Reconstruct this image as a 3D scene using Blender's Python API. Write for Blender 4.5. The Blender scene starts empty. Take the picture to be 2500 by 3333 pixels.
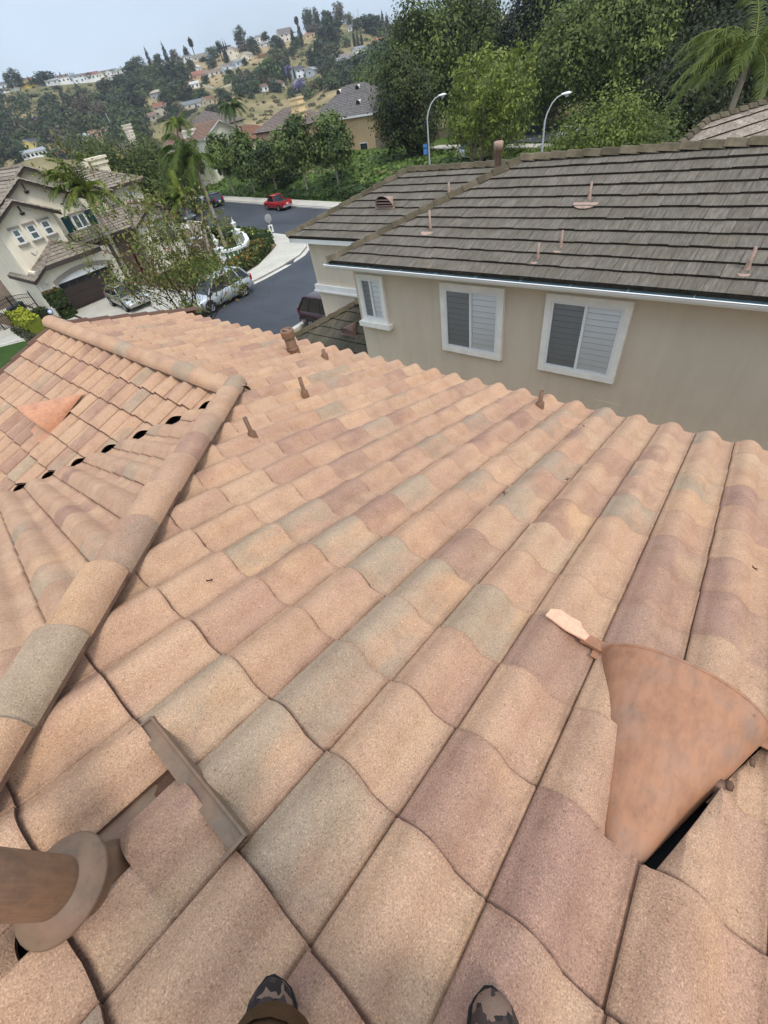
import bpy, bmesh, math, random
import numpy as np
from mathutils import Vector, Matrix
random.seed(7)
R = math.radians
SC = bpy.context.scene
COL = SC.collection

# ------------------------------------------------------------------ camera
# world: +x along the neighbour's wall (away from the street), +y towards the neighbour, z up, camera at the origin
F_PX, PITCH, ROLL, YAW = 1352.0, R(46.101), R(-12.541), R(47.082)
_F = np.array([0, math.cos(PITCH), -math.sin(PITCH)])
_U = np.array([0, math.sin(PITCH), math.cos(PITCH)])
_R = np.array([1.0, 0, 0])
_R2 = math.cos(ROLL) * _R + math.sin(ROLL) * _U
_U2 = -math.sin(ROLL) * _R + math.cos(ROLL) * _U
_WX = np.array([math.cos(YAW), -math.sin(YAW), 0])
_WY = np.array([math.sin(YAW), math.cos(YAW), 0])
def _w(v): return Vector((float(v @ _WX), float(v @ _WY), float(v[2])))
CR, CU, CF = _w(_R2), _w(_U2), _w(_F)
cam_data = bpy.data.cameras.new('camera')
cam = bpy.data.objects.new('camera', cam_data)
COL.objects.link(cam)
cam.matrix_world = Matrix(((CR.x, CU.x, -CF.x, 0), (CR.y, CU.y, -CF.y, 0), (CR.z, CU.z, -CF.z, 0), (0, 0, 0, 1)))
cam_data.sensor_fit = 'VERTICAL'
cam_data.sensor_height = 36.0
cam_data.lens = F_PX / 3333.0 * 36.0
cam_data.clip_start = 0.02
cam_data.clip_end = 6000
SC.camera = cam
def ray(px, py): return CR * (px - 1250.0) - CU * (py - 1666.5) + CF * F_PX
def onX(px, py, x): d = ray(px, py); return d * (x / d.x)
def onY(px, py, y): d = ray(px, py); return d * (y / d.y)
def onZ(px, py, z): d = ray(px, py); return d * (z / d.z)
def at_r(px, py, r): d = ray(px, py); return d * (r / math.hypot(d.x, d.y))
def onP(px, py, p0, n):
    d = ray(px, py); return d * (n.dot(p0) / n.dot(d))
def proj(p):
    p = Vector(p); w = p.dot(CF)
    return 1250 + F_PX * p.dot(CR) / w, 1666.5 - F_PX * p.dot(CU) / w

# ------------------------------------------------------------------ world and light
world = bpy.data.worlds.new('World'); SC.world = world; world.use_nodes = True
nt = world.node_tree; nt.nodes.clear()
SUN_EL, SUN_AZ = R(60), math.atan2(-0.34, 1.0)      # direction to the sun in the xy plane
sky = nt.nodes.new('ShaderNodeTexSky'); sky.sky_type = 'NISHITA'; sky.sun_disc = False
sky.sun_elevation = SUN_EL; sky.sun_rotation = math.pi / 2 - SUN_AZ
sky.air_density = 1.0; sky.dust_density = 3.0; sky.ozone_density = 1.6
tc = nt.nodes.new('ShaderNodeTexCoord')
mp = nt.nodes.new('ShaderNodeMapping'); mp.inputs['Scale'].default_value = (1.0, 1.0, 3.2)
nz = nt.nodes.new('ShaderNodeTexNoise'); nz.inputs['Scale'].default_value = 1.6; nz.inputs['Detail'].default_value = 5
rp = nt.nodes.new('ShaderNodeValToRGB'); rp.color_ramp.elements[0].position = 0.3; rp.color_ramp.elements[1].position = 0.75
rp.color_ramp.elements[0].color = (0.5, 0.5, 0.5, 1); rp.color_ramp.elements[1].color = (0.97, 0.97, 0.97, 1)
mx = nt.nodes.new('ShaderNodeMix'); mx.data_type = 'RGBA'
mx.inputs[7].default_value = (7.3, 8.3, 9.6, 1)
sx_ = nt.nodes.new('ShaderNodeSeparateXYZ'); zr_ = nt.nodes.new('ShaderNodeValToRGB'); zr_.color_ramp.elements[0].position = 0.0; zr_.color_ramp.elements[1].position = 0.75
zr_.color_ramp.elements[0].color = (0.50, 0.53, 0.56, 1); zr_.color_ramp.elements[1].color = (1, 1, 1, 1)      # overcast: the zenith is brighter than the horizon
mz = nt.nodes.new('ShaderNodeMix'); mz.data_type = 'RGBA'; mz.blend_type = 'MULTIPLY'; mz.inputs[0].default_value = 1.0
bg = nt.nodes.new('ShaderNodeBackground'); bg.inputs['Strength'].default_value = 0.13
ow = nt.nodes.new('ShaderNodeOutputWorld')
L = nt.links.new
L(tc.outputs['Generated'], mp.inputs['Vector']); L(mp.outputs[0], nz.inputs['Vector']); L(nz.outputs['Fac'], rp.inputs[0])
L(rp.outputs[0], mx.inputs[0]); L(sky.outputs[0], mx.inputs[6]); L(tc.outputs['Generated'], sx_.inputs[0]); L(sx_.outputs[2], zr_.inputs[0]); L(mx.outputs[2], mz.inputs[6]); L(zr_.outputs[0], mz.inputs[7]); L(mz.outputs[2], bg.inputs['Color']); L(bg.outputs[0], ow.inputs['Surface'])
sd = bpy.data.lights.new('sun', 'SUN'); sd.energy = 1.3; sd.angle = R(11); sd.color = (1.0, 0.95, 0.87)
so = bpy.data.objects.new('sun', sd); COL.objects.link(so)
sdir = Vector((math.cos(SUN_EL) * math.cos(SUN_AZ), math.cos(SUN_EL) * math.sin(SUN_AZ), math.sin(SUN_EL)))
so.rotation_euler = sdir.to_track_quat('Z', 'Y').to_euler()
so.location = (0, 0, 30)
SC.view_settings.view_transform = 'Standard'; SC.view_settings.look = 'None'
SC.view_settings.exposure = 0.56; SC.view_settings.gamma = 1.0

# ------------------------------------------------------------------ objects
def tag(o, label=None, cat=None, group=None, kind=None):
    if label: o['label'] = label
    if cat: o['category'] = cat
    if group: o['group'] = group
    if kind: o['kind'] = kind
    return o
def empty(name, loc=(0, 0, 0), rz=0.0, label=None, cat=None, group=None):
    o = bpy.data.objects.new(name, None); COL.objects.link(o)
    o.location = loc; o.rotation_euler = (0, 0, rz); o.empty_display_size = 0.2
    return tag(o, label, cat, group)
def link_mesh(name, me, parent=None):
    o = bpy.data.objects.new(name, me); COL.objects.link(o)
    if parent: o.parent = parent
    return o
def kids(o): return [c for c in COL.objects if c.parent == o]
def copy_tree(o, parent=None):
    c = o.copy(); COL.objects.link(c)
    if parent: c.parent = parent
    for k in KIDS.get(o.name, ()): copy_tree(k, c)
    return c
KIDS = {}

class MB:
    """collects faces with a material index, a colour attribute 'tv' per face and smooth flag"""
    def __init__(s): s.v = []; s.f = []; s.m = []; s.c = []; s.sm = []; s.uv = {}
    def quad(s, pts, m=0, c=(0.5, 0.5, 0.5), sm=False):
        i = len(s.v); s.v.extend(tuple(p) for p in pts); s.f.append(tuple(range(i, i + len(pts)))); s.m.append(m); s.c.append(c); s.sm.append(sm)
    def raw(s, vs, fs, m=0, c=(0.5, 0.5, 0.5), sm=False):
        i = len(s.v); s.v.extend(tuple(p) for p in vs)
        for f in fs: s.f.append(tuple(i + k for k in f)); s.m.append(m); s.c.append(c); s.sm.append(sm)
    def hexa(s, p, m=0, c=(0.5, 0.5, 0.5)):
        s.raw(p, [(0, 3, 2, 1), (4, 5, 6, 7), (0, 1, 5, 4), (1, 2, 6, 5), (2, 3, 7, 6), (3, 0, 4, 7)], m, c)
    def box(s, c0, c1, m=0, c=(0.5, 0.5, 0.5), bev=0.0):
        x0, y0, z0 = c0; x1, y1, z1 = c1
        s.hexa([(x0, y0, z0), (x1, y0, z0), (x1, y1, z0), (x0, y1, z0), (x0, y0, z1), (x1, y0, z1), (x1, y1, z1), (x0, y1, z1)], m, c)
    def obox(s, o, ax, ay, az, m=0, c=(0.5, 0.5, 0.5)):
        o = Vector(o); ax = Vector(ax); ay = Vector(ay); az = Vector(az)
        s.hexa([o, o + ax, o + ax + ay, o + ay, o + az, o + ax + az, o + ax + ay + az, o + ay + az], m, c)
    def beam(s, a, b, w, h, up=(0, 0, 1), m=0, c=(0.5, 0.5, 0.5)):
        a = Vector(a); b = Vector(b); d = (b - a).normalized(); sd = d.cross(Vector(up)).normalized(); u = sd.cross(d)
        s.obox(a - sd * w / 2 - u * h / 2, b - a, sd * w, u * h, m, c)
    def tube(s, pts, rad, n=8, m=0, c=(0.5, 0.5, 0.5), cap=True):
        pts = [Vector(p) for p in pts]; rings = []
        if not hasattr(rad, '__len__'): rad = [rad] * len(pts)
        for k, p in enumerate(pts):
            d = (pts[min(k + 1, len(pts) - 1)] - pts[max(k - 1, 0)]).normalized()
            a = d.orthogonal().normalized() if k == 0 else (rings[-1][1] - d * rings[-1][1].dot(d)).normalized()
            b = d.cross(a)
            rings.append(([p + (a * math.cos(t) + b * math.sin(t)) * rad[k] for t in [2 * math.pi * j / n for j in range(n)]], a))
        vs = [v for r, _ in rings for v in r]; fs = []
        for k in range(len(pts) - 1):
            for j in range(n): fs.append((k * n + j, k * n + (j + 1) % n, (k + 1) * n + (j + 1) % n, (k + 1) * n + j))
        s.raw(vs, fs, m, c, True)
        if cap:
            s.raw(rings[0][0], [tuple(reversed(range(n)))], m, c); s.raw(rings[-1][0], [tuple(range(n))], m, c)
    def lathe(s, prof, o=(0, 0, 0), n=16, m=0, c=(0.5, 0.5, 0.5), ax=None):
        o = Vector(o); M = Matrix.Identity(3) if ax is None else Vector(ax).to_track_quat('Z', 'Y').to_matrix()
        vs = []; fs = []
        for r, z in prof:
            for j in range(n): vs.append(o + M @ Vector((r * math.cos(2 * math.pi * j / n), r * math.sin(2 * math.pi * j / n), z)))
        for k in range(len(prof) - 1):
            for j in range(n): fs.append((k * n + j, k * n + (j + 1) % n, (k + 1) * n + (j + 1) % n, (k + 1) * n + j))
        s.raw(vs, fs, m, c, True)
    def prism(s, poly, vec, m=0, c=(0.5, 0.5, 0.5), mside=None):
        poly = [Vector(p) for p in poly]; vec = Vector(vec); n = len(poly)
        s.quad([p + vec for p in poly], m, c); s.quad(list(reversed(poly)), m if mside is None else mside, c)
        for k in range(n):
            a, b = poly[k], poly[(k + 1) % n]
            s.quad([a, b, b + vec, a + vec], m if mside is None else mside, c)
    def ico(s, o, r, sc=(1, 1, 1), sub=1, m=0, c=(0.5, 0.5, 0.5), jit=0.0, rnd=random):
        bm = bmesh.new(); bmesh.ops.create_icosphere(bm, subdivisions=sub, radius=1.0)
        bm.verts.ensure_lookup_table()
        vs = [Vector(o) + Vector((v.co.x * sc[0], v.co.y * sc[1], v.co.z * sc[2])) * r * (1 + rnd.uniform(-jit, jit)) for v in bm.verts]
        fs = [tuple(v.index for v in f.verts) for f in bm.faces]; bm.free(); s.raw(vs, fs, m, c, True)
    def mesh(s, name, mats, fix=False):
        me = bpy.data.meshes.new(name); me.from_pydata(s.v, [], s.f)
        for m in (mats if isinstance(mats, (list, tuple)) else [mats]): me.materials.append(m)
        if s.f:
            me.polygons.foreach_set('material_index', s.m); me.polygons.foreach_set('use_smooth', s.sm)
            a = me.attributes.new('tv', 'FLOAT_COLOR', 'FACE')
            arr = np.ones((len(s.f), 4), dtype=np.float32); arr[:, :3] = np.array(s.c, dtype=np.float32)
            a.data.foreach_set('color', arr.ravel())
        if s.uv:
            a = me.attributes.new('tuv', 'FLOAT_VECTOR', 'POINT'); arr = np.zeros((len(s.v), 3), dtype=np.float32)
            for k_, v_ in s.uv.items(): arr[k_] = v_
            a.data.foreach_set('vector', arr.ravel())
        if fix:
            bm = bmesh.new(); bm.from_mesh(me); bmesh.ops.remove_doubles(bm, verts=bm.verts, dist=1e-4)
            bmesh.ops.recalc_face_normals(bm, faces=bm.faces); bm.to_mesh(me); bm.free()
        me.update(); return me
    def build(s, name, mats, parent=None, fix=False, loc=None):
        o = link_mesh(name, s.mesh(name, mats, fix), parent)
        if parent: KIDS.setdefault(parent.name, []).append(o)
        if loc is not None: o.location = loc
        return o

# ------------------------------------------------------------------ materials
def srgb(r, g, b):
    f = lambda c: (c / 255 / 12.92) if c / 255 <= 0.04045 else ((c / 255 + 0.055) / 1.055) ** 2.4
    return (f(r), f(g), f(b), 1)
class NM:
    def __init__(s, name):
        s.mat = bpy.data.materials.new(name); s.mat.use_nodes = True; s.t = s.mat.node_tree
        s.b = s.t.nodes['Principled BSDF']; s.out = s.t.nodes['Material Output']; s.co = None
    def n(s, t, **kw):
        x = s.t.nodes.new(t)
        for k, v in kw.items():
            if k in x.inputs: x.inputs[k].default_value = v
            else: setattr(x, k, v)
        return x
    def l(s, a, b): s.t.links.new(a, b)
    def coord(s):
        if s.co is None: s.co = s.n('ShaderNodeTexCoord').outputs['Object']
        return s.co
    def noise(s, scale, detail=3, rough=0.55, vec=None, dist=0.0):
        x = s.n('ShaderNodeTexNoise', Scale=scale, Detail=detail, Roughness=rough, Distortion=dist); s.l(vec or s.coord(), x.inputs['Vector']); return x.outputs['Fac']
    def map(s, scale=(1, 1, 1), rot=(0, 0, 0), vec=None):
        x = s.n('ShaderNodeMapping', Scale=scale, Rotation=rot); s.l(vec or s.coord(), x.inputs['Vector']); return x.outputs[0]
    def ramp(s, fac, stops):
        x = s.n('ShaderNodeValToRGB'); e = x.color_ramp.elements
        while len(e) < len(stops): e.new(0.5)
        for k, (p, c) in enumerate(stops):
            e[k].position = p; e[k].color = c if len(c) == 4 else (*c, 1)
        s.l(fac, x.inputs[0]); return x.outputs[0]
    def mix(s, fac, a, b, mode='MIX'):
        x = s.n('ShaderNodeMix', data_type='RGBA', blend_type=mode)
        for i, v in ((0, fac), (6, a), (7, b)):
            if hasattr(v, 'node'): s.l(v, x.inputs[i])
            else: x.inputs[i].default_value = v
        return x.outputs[2]
    def math(s, op, a, b=0.0, clamp=False):
        x = s.n('ShaderNodeMath', operation=op, use_clamp=clamp)
        for i, v in ((0, a), (1, b)):
            if hasattr(v, 'node'): s.l(v, x.inputs[i])
            else: x.inputs[i].default_value = v
        return x.outputs[0]
    def attr(s, name='tv'):
        a = s.n('ShaderNodeAttribute', attribute_name=name); sp = s.n('ShaderNodeSeparateColor'); s.l(a.outputs['Color'], sp.inputs[0])
        return a.outputs['Color'], sp.outputs[0], sp.outputs[1], sp.outputs[2]
    def bump(s, h, strength=0.3, dist=0.01):
        x = s.n('ShaderNodeBump', Strength=strength, Distance=dist); s.l(h, x.inputs['Height']); s.l(x.outputs[0], s.b.inputs['Normal'])
    def col(s, c):
        if hasattr(c, 'node'): s.l(c, s.b.inputs['Base Color'])
        else: s.b.inputs['Base Color'].default_value = c
    def rough(s, v): s.b.inputs['Roughness'].default_value = v
    def spec(s, v): s.b.inputs['Specular IOR Level'].default_value = v
def sh(c, k): return (min(c[0] * k, 1), min(c[1] * k, 1), min(c[2] * k, 1), 1)
def plain(name, c, rough=0.6, var=0.15, scale=6.0, bump=0.0, bscale=60, spec=0.3, metal=0.0, streak=None):
    m = NM(name); f = m.noise(scale, 4)
    cc = m.ramp(f, [(0.3, sh(c, 1 - var)), (0.7, sh(c, 1 + var))])
    m.col(cc); m.rough(rough); m.spec(spec); m.b.inputs['Metallic'].default_value = metal
    if bump: m.bump(m.noise(bscale, 3), bump, 0.01)
    return m.mat
def attr_mat(name, rough=0.6, var=0.2, scale=5.0, spec=0.3, bump=0.0, bscale=50):
    """base colour comes from the face attribute, broken by a little noise"""
    m = NM(name); c, _, _, _ = m.attr(); f = m.noise(scale, 3)
    k = m.ramp(f, [(0.25, (1 - var,) * 3), (0.75, (1 + var,) * 3)])
    m.col(m.mix(1.0, c, k, 'MULTIPLY')); m.rough(rough); m.spec(spec)
    if bump: m.bump(m.noise(bscale, 3), bump, 0.01)
    return m.mat
# ------------------------------------------------------------------ the photographer's own roof
SL = R(16.645); TS = math.tan(SL); CS = math.cos(SL); SS = math.sin(SL)
HIPC = 1.95; ZA = -1.52
TW, TE = 0.2945, 0.345
def zA(y): return ZA - TS * y
def clay_material(name, gloss=0.8):
    m = NM(name); col, a, b, c = m.attr()
    ua = m.n('ShaderNodeAttribute', attribute_name='tuv'); us = m.n('ShaderNodeSeparateXYZ'); m.l(ua.outputs['Vector'], us.inputs[0])
    vo = m.n('ShaderNodeVectorMath', operation='SCALE'); m.l(col, vo.inputs[0]); vo.inputs['Scale'].default_value = 41.0
    def tnoise(sx, sy, detail=3, rough=0.55, shift=0.0):
        mp_ = m.n('ShaderNodeMapping', Scale=(sx, sy, 1.0), Location=(shift, shift, 0)); m.l(ua.outputs['Vector'], mp_.inputs['Vector'])
        ad = m.n('ShaderNodeVectorMath', operation='ADD'); m.l(mp_.outputs[0], ad.inputs[0]); m.l(vo.outputs[0], ad.inputs[1]); return m.noise(1.0, detail, rough, ad.outputs[0])
    base = m.ramp(a, [(0.0, srgb(186, 148, 119)), (0.2, srgb(194, 159, 128)), (0.4, srgb(177, 141, 116)), (0.6, srgb(191, 160, 129)), (0.8, srgb(171, 135, 113)), (1.0, srgb(194, 157, 122))])
    pk = m.ramp(tnoise(7.0, 2.2), [(0.40, (0, 0, 0)), (0.66, (0.5, 0.5, 0.5))]); k = m.mix(pk, base, srgb(172, 136, 116))
    og = m.ramp(tnoise(9.0, 1.8, 3, 0.5, 7.3), [(0.54, (0, 0, 0)), (0.74, (0.45, 0.45, 0.45))]); k = m.mix(og, k, srgb(188, 152, 116))
    # flashed colour of the firing: grey-green or mauve, strongest on the barrel side and faded towards the pan
    fl = m.ramp(b, [(0.0, srgb(182, 148, 120)), (0.60, srgb(176, 142, 116)), (0.62, srgb(152, 140, 120)), (0.80, srgb(148, 138, 121)), (0.82, srgb(146, 114, 101)), (0.97, srgb(138, 105, 95)), (1.0, srgb(176, 142, 96))]); fl.node.color_ramp.interpolation = 'CONSTANT'
    side = m.math('MULTIPLY', m.math('SUBTRACT', 0.13, us.outputs[0]), 1.5)
    fac = m.math('ADD', m.math('ADD', tnoise(6.0, 3.0, 4, 0.6, 3.1), side), m.math('MULTIPLY', m.math('SUBTRACT', c, 0.5), 0.36))
    k = m.mix(m.ramp(fac, [(0.38, (0, 0, 0)), (0.62, (0.62, 0.62, 0.62))]), k, fl)
    st = m.ramp(m.noise(5.0, 5, 0.65, None, 0.4), [(0.32, (0.76, 0.71, 0.68)), (0.56, (1.02, 1.02, 1.02))]); k = m.mix(0.6, k, st, 'MULTIPLY')
    # grime and painted shade in the interlock groove, painted shadow line under the lap
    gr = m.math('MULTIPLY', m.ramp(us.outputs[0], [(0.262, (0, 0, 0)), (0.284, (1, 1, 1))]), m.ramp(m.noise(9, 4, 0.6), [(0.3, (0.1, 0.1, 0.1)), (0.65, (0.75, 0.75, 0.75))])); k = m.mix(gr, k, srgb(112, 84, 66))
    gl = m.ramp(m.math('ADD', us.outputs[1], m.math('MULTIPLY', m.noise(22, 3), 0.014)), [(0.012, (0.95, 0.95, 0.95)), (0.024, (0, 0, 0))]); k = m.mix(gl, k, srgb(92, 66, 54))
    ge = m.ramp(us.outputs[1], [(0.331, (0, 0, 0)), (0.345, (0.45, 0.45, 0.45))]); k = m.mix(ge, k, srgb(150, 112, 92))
    # sand grains
    gs = m.ramp(m.noise(240, 2, 0.65), [(0.30, (0.52, 0.49, 0.48)), (0.45, (0.93, 0.93, 0.93)), (0.56, (1.03, 1.03, 1.03)), (0.72, (1.55, 1.52, 1.50))]); k = m.mix(0.85, k, gs, 'MULTIPLY')
    g1 = m.n('ShaderNodeTexVoronoi', Scale=170.0); m.l(m.coord(), g1.inputs['Vector'])
    gv = m.ramp(g1.outputs['Color'], [(0.06, (0.70, 0.66, 0.64)), (0.28, (1, 1, 1)), (0.82, (1, 1, 1)), (1.0, (1.5, 1.46, 1.42))]); k = m.mix(0.65, k, gv, 'MULTIPLY')
    sp = m.ramp(m.noise(70, 2, 0.5), [(0.25, (0.42, 0.35, 0.31)), (0.31, (1, 1, 1))]); k = m.mix(0.6, k, sp, 'MULTIPLY')
    m.col(k); m.rough(gloss); m.spec(0.25); m.bump(m.math('ADD', m.noise(260, 2, 0.6), m.math('MULTIPLY', m.noise(50, 3), 0.7)), 0.45, 0.004); return m.mat
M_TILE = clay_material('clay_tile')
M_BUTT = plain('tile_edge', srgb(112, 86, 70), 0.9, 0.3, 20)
M_DECK = plain('roof_felt', (0.012, 0.011, 0.010, 1), 0.95, 0.3, 3)
M_MORTAR = plain('cap_mortar', srgb(150, 108, 88), 0.95, 0.35, 9, 0.8, 40)
BAR = 0.188
PROF = [(-0.006, 0.004), (0.0, 0.017)] + [(BAR * t, 0.005 + 0.055 * math.sin(math.pi * t) ** 0.88) for t in (0.07, 0.16, 0.28, 0.4, 0.5, 0.6, 0.72, 0.84, 0.93)] + \
       [(BAR * 1.01, 0.0035), (BAR * 1.10, 0.0005), (TW * 0.82, 0.0), (TW * 0.905, 0.001), (TW * 0.925, 0.007), (TW * 0.95, 0.007), (TW * 0.965, -0.004), (TW + 0.004, -0.004)]
rt = random.Random(11)
def pick():
    r = rt.random(); a = rt.random()
    if r < 0.70: b = rt.uniform(0.0, 0.58)
    elif r < 0.86: b = rt.uniform(0.63, 0.79)
    else: b = rt.uniform(0.83, 0.96)
    return (a, b, rt.random())
def tile(mb, o, eu, es, n, i, j, prof=PROF, tw=TW, te=TE, skip_top=0.0, lap=0.07, lift=0.024, c=None, s1=None):
    c = c or pick()
    yaw = rt.gauss(0, 0.0035); dz = rt.uniform(-0.0015, 0.003); ds = rt.uniform(-0.004, 0.004)
    sA, sB = j * te - lap + skip_top, (j + 1) * te + ds
    if s1 is not None: sB = s1
    rows = (sA, sA + (sB - sA) * 0.5, sB)
    vs = []
    for s in rows:
        lf = lift * (s - (j * te - lap)) / (te + lap) + dz
        for u, z in prof:
            vs.append(o + eu * (i * tw + u + yaw * (s - sA)) + es * s + n * (z + lf))
    k = len(prof); fs = []; i0 = len(mb.v)
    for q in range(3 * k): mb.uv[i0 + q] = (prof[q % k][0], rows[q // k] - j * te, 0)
    for r in range(2):
        for q in range(k - 1): fs.append((r * k + q, r * k + q + 1, (r + 1) * k + q + 1, (r + 1) * k + q))
    mb.raw(vs, fs, 0, c, True)
    fr = vs[2 * k:]; low = [p - n * 0.014 - es * 0.001 for p in fr]
    mb.raw(fr + low, [(q, q + 1, k + q + 1, k + q) for q in range(k - 1)], 1, c, False)
    mb.raw([vs[0], vs[2 * k], vs[2 * k] - n * 0.018, vs[0] - n * 0.018], [(0, 1, 2, 3)], 1, c, False)
def field(name, o, eu, es, i0, i1, j0, j1, cuts, parent, holes=(), keep=None):
    n = eu.cross(es).normalized()
    if n.z < 0: n = -n
    mb = MB()
    for j in range(j0, j1):
        for i in range(i0, i1):
            if keep and not keep(i, j): continue
            h = [x for x in holes if x[0] == i and x[1] == j]
            if h and h[0][2] is None: continue
            kw = h[0][2] if h else {}
            tile(mb, o, eu, es, n, i, j, **kw)
    # dark underlay just below the tiles
    a, b, c, d = [o + eu * (i * TW) + es * (j * TE) - n * 0.03 for i, j in ((i0, j0), (i1, j0), (i1, j1), (i0, j1))]
    mb.quad([a, b, c, d], 2)
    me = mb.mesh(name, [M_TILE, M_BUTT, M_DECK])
    bm = bmesh.new(); bm.from_mesh(me)
    for co, no in cuts:
        bmesh.ops.bisect_plane(bm, geom=bm.verts[:] + bm.edges[:] + bm.faces[:], plane_co=co, plane_no=no, clear_outer=True)
    bmesh.ops.recalc_face_normals
    bm.to_mesh(me); bm.free()
    ob = link_mesh(name, me, parent); return ob, n

own = empty('house', (0, 0, -8.6), 0, 'tan clay barrel-tiled roof of the house the photographer stands on', 'house')
def P(o):           # parent helper that keeps world placement
    o.parent = own; o.matrix_parent_inverse = Matrix.Translation((0, 0, 8.6)); return o
T = Vector((-(1.9 + HIPC), 1.9, zA(1.9)))                 # where hip and wing ridge meet
RAKE = -8.85
# slope A, towards the neighbour: seams at x = -0.256 - TW*i, course ends at y = 0.015 + k*TE*CS
oA = Vector((-0.256, 0.015, zA(0.015))); euA = Vector((1, 0, 0)); esA = Vector((0, CS, -SS))
NSEAM = 0
holesA = []
def adopt(o, par):
    o.parent = par; o.matrix_parent_inverse = Matrix.Translation(-Vector(par.location)); return o
# special tiles on slope A: convex pieces, each a tile cut by planes
V = Vector
def cutpiece(o, eu, es, n, i, j, cuts, **kw):
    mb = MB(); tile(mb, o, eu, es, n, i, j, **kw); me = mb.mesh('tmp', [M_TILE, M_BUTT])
    bm = bmesh.new(); bm.from_mesh(me)
    for co, no in cuts:
        bmesh.ops.bisect_plane(bm, geom=bm.verts[:] + bm.edges[:] + bm.faces[:], plane_co=co, plane_no=no, clear_outer=True)
        # a cut face of the tile body, so that the saw cut shows a thickness
        ed = [e for e in bm.edges if e.is_boundary and all(abs((v.co - V(co)).dot(V(no))) < 1e-5 for v in e.verts)]
        if ed:
            r = bmesh.ops.extrude_edge_only(bm, edges=ed)
            for v in [g for g in r['geom'] if isinstance(g, bmesh.types.BMVert)]: v.co -= n * 0.016
            for f in [g for g in r['geom'] if isinstance(g, bmesh.types.BMFace)]: f.material_index = 1; f.smooth = False
    bm.to_mesh(me); bm.free(); return me
nA = euA.cross(esA).normalized(); nA = nA if nA.z > 0 else -nA
GREY = lambda: (rt.random(), rt.uniform(0.63, 0.79), rt.uniform(0.5, 1))
MAUVE = lambda: (rt.random(), rt.uniform(0.83, 0.96), rt.uniform(0.4, 1))
PEACH = lambda: (rt.random(), rt.uniform(0, 0.55), rt.random())
special = {(-3, -2): [[((-0.905, 0, 0), (1, 0, 0))]],
           (-2, -2): [[((-0.852, 0, 0), (-1, 0, 0)), ((0, -0.478, 0), (0, -1, 0))], [((-0.725, 0, 0), (-1, 0, 0)), ((0, -0.478, 0), (0, 1, 0))]],
           (-3, -3): [[((-0.90, 0, 0), (1, 0, 0))], [((-0.90, 0, 0), (-1, 0, 0)), ((0, -0.70, 0), (0, 1, 0))]],
           (-2, -3): [[((-0.74, 0, 0), (-1, 0, 0))], [((-0.74, 0, 0), (1, 0, 0)), ((0, -0.70, 0), (0, 1, 0))]],
           (1, 1): [[((0.175, 0.701, 0), (0.338, 0.091, 0))]],
           (1, 2): [[((0.085, 0.99, 0), (0.30, 0.10, 0))]],
           (2, 1): [[((0.353, 0.338, 0), (-0.333, 0.11, 0))]],
           (2, 2): [[((0.463, 0.671, 0), (-0.301, 0.134, 0))]]}
g_, v_, p_ = lambda c: (rt.random(), 0.70, c), lambda c: (rt.random(), 0.9, c), lambda c: (rt.random(), 0.3, c)
colour = {(0, 2): v_(0.95), (-2, -2): v_(.35), (-3, -2): p_(.3), (-2, 0): g_(.75), (-1, 0): p_(.4), (-3, -1): g_(.45), (-2, -1): g_(.95), (-1, -1): g_(.85), (0, -1): p_(.5), (-1, 1): p_(.6), (-2, 1): g_(.85), (-3, 1): p_(.5),
          (0, 0): v_(.75), (1, 0): v_(.7), (1, -1): v_(.35), (0, -2): v_(.3), (-1, 2): g_(.9), (-2, 2): g_(.8), (-3, 2): g_(.85), (-2, 3): v_(.95), (-4, 2): g_(.8), (-3, 3): p_(.3), (-5, 3): v_(.95), (-4, 1): v_(.2), (-6, 4): v_(.9), (-4, 4): g_(.8), (-4, 3): v_(.85), (-7, 5): v_(.7),
          (-5, 6): g_(.8), (-8, 4): v_(.7), (-9, 6): g_(.8), (1, 3): v_(.9), (1, 5): v_(.9), (0, 6): g_(.8), (-2, 7): g_(.9), (2, 4): v_(.8), (1, 8): g_(.8), (-1, 5): v_(.6), (2, 0): p_(.5), (2, -1): p_(.3), (0, 1): p_(.3), (0, 3): p_(.2), (-1, 3): p_(.4)}
holes = [(i, j, None) for (i, j) in special] + [(i, j, {'c': c}) for (i, j), c in colour.items() if (i, j) not in special]
hipcut = lambda sgn: ((-HIPC, 0, 0), (-sgn / math.sqrt(2), -sgn / math.sqrt(2), 0))   # keep x > -(y+HIPC) for sgn=1
slopeA, _ = field('tiled_slope', oA, euA, esA, -13, 18, -12, 12, [((-HIPC + 0.02, 0, 0), (-0.7071, -0.7071, 0))], None, holes=holes)
slopeA2, _ = field('tmp_slope', oA, euA, esA, -30, -13, 4, 12, [((0, 1.92, 0), (0, -1, 0)), ((RAKE, 0, 0), (-1, 0, 0))], None, holes=holes)
bm = bmesh.new(); bm.from_mesh(slopeA.data); bm.from_mesh(slopeA2.data); bpy.data.objects.remove(slopeA2)
for (i, j), pieces in special.items():
    c = colour.get((i, j), PEACH())
    for cuts in pieces:
        st = rt.getstate(); me = cutpiece(oA, euA, esA, nA, i, j, cuts, c=c, ); rt.setstate(st)
        bm.from_mesh(me); bpy.data.meshes.remove(me)
bm.to_mesh(slopeA.data); bm.free(); slopeA.name = 'tiled_slope'
adopt(slopeA, own); tag(slopeA, 'large clay-tiled slope falling towards the neighbouring house')
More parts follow.
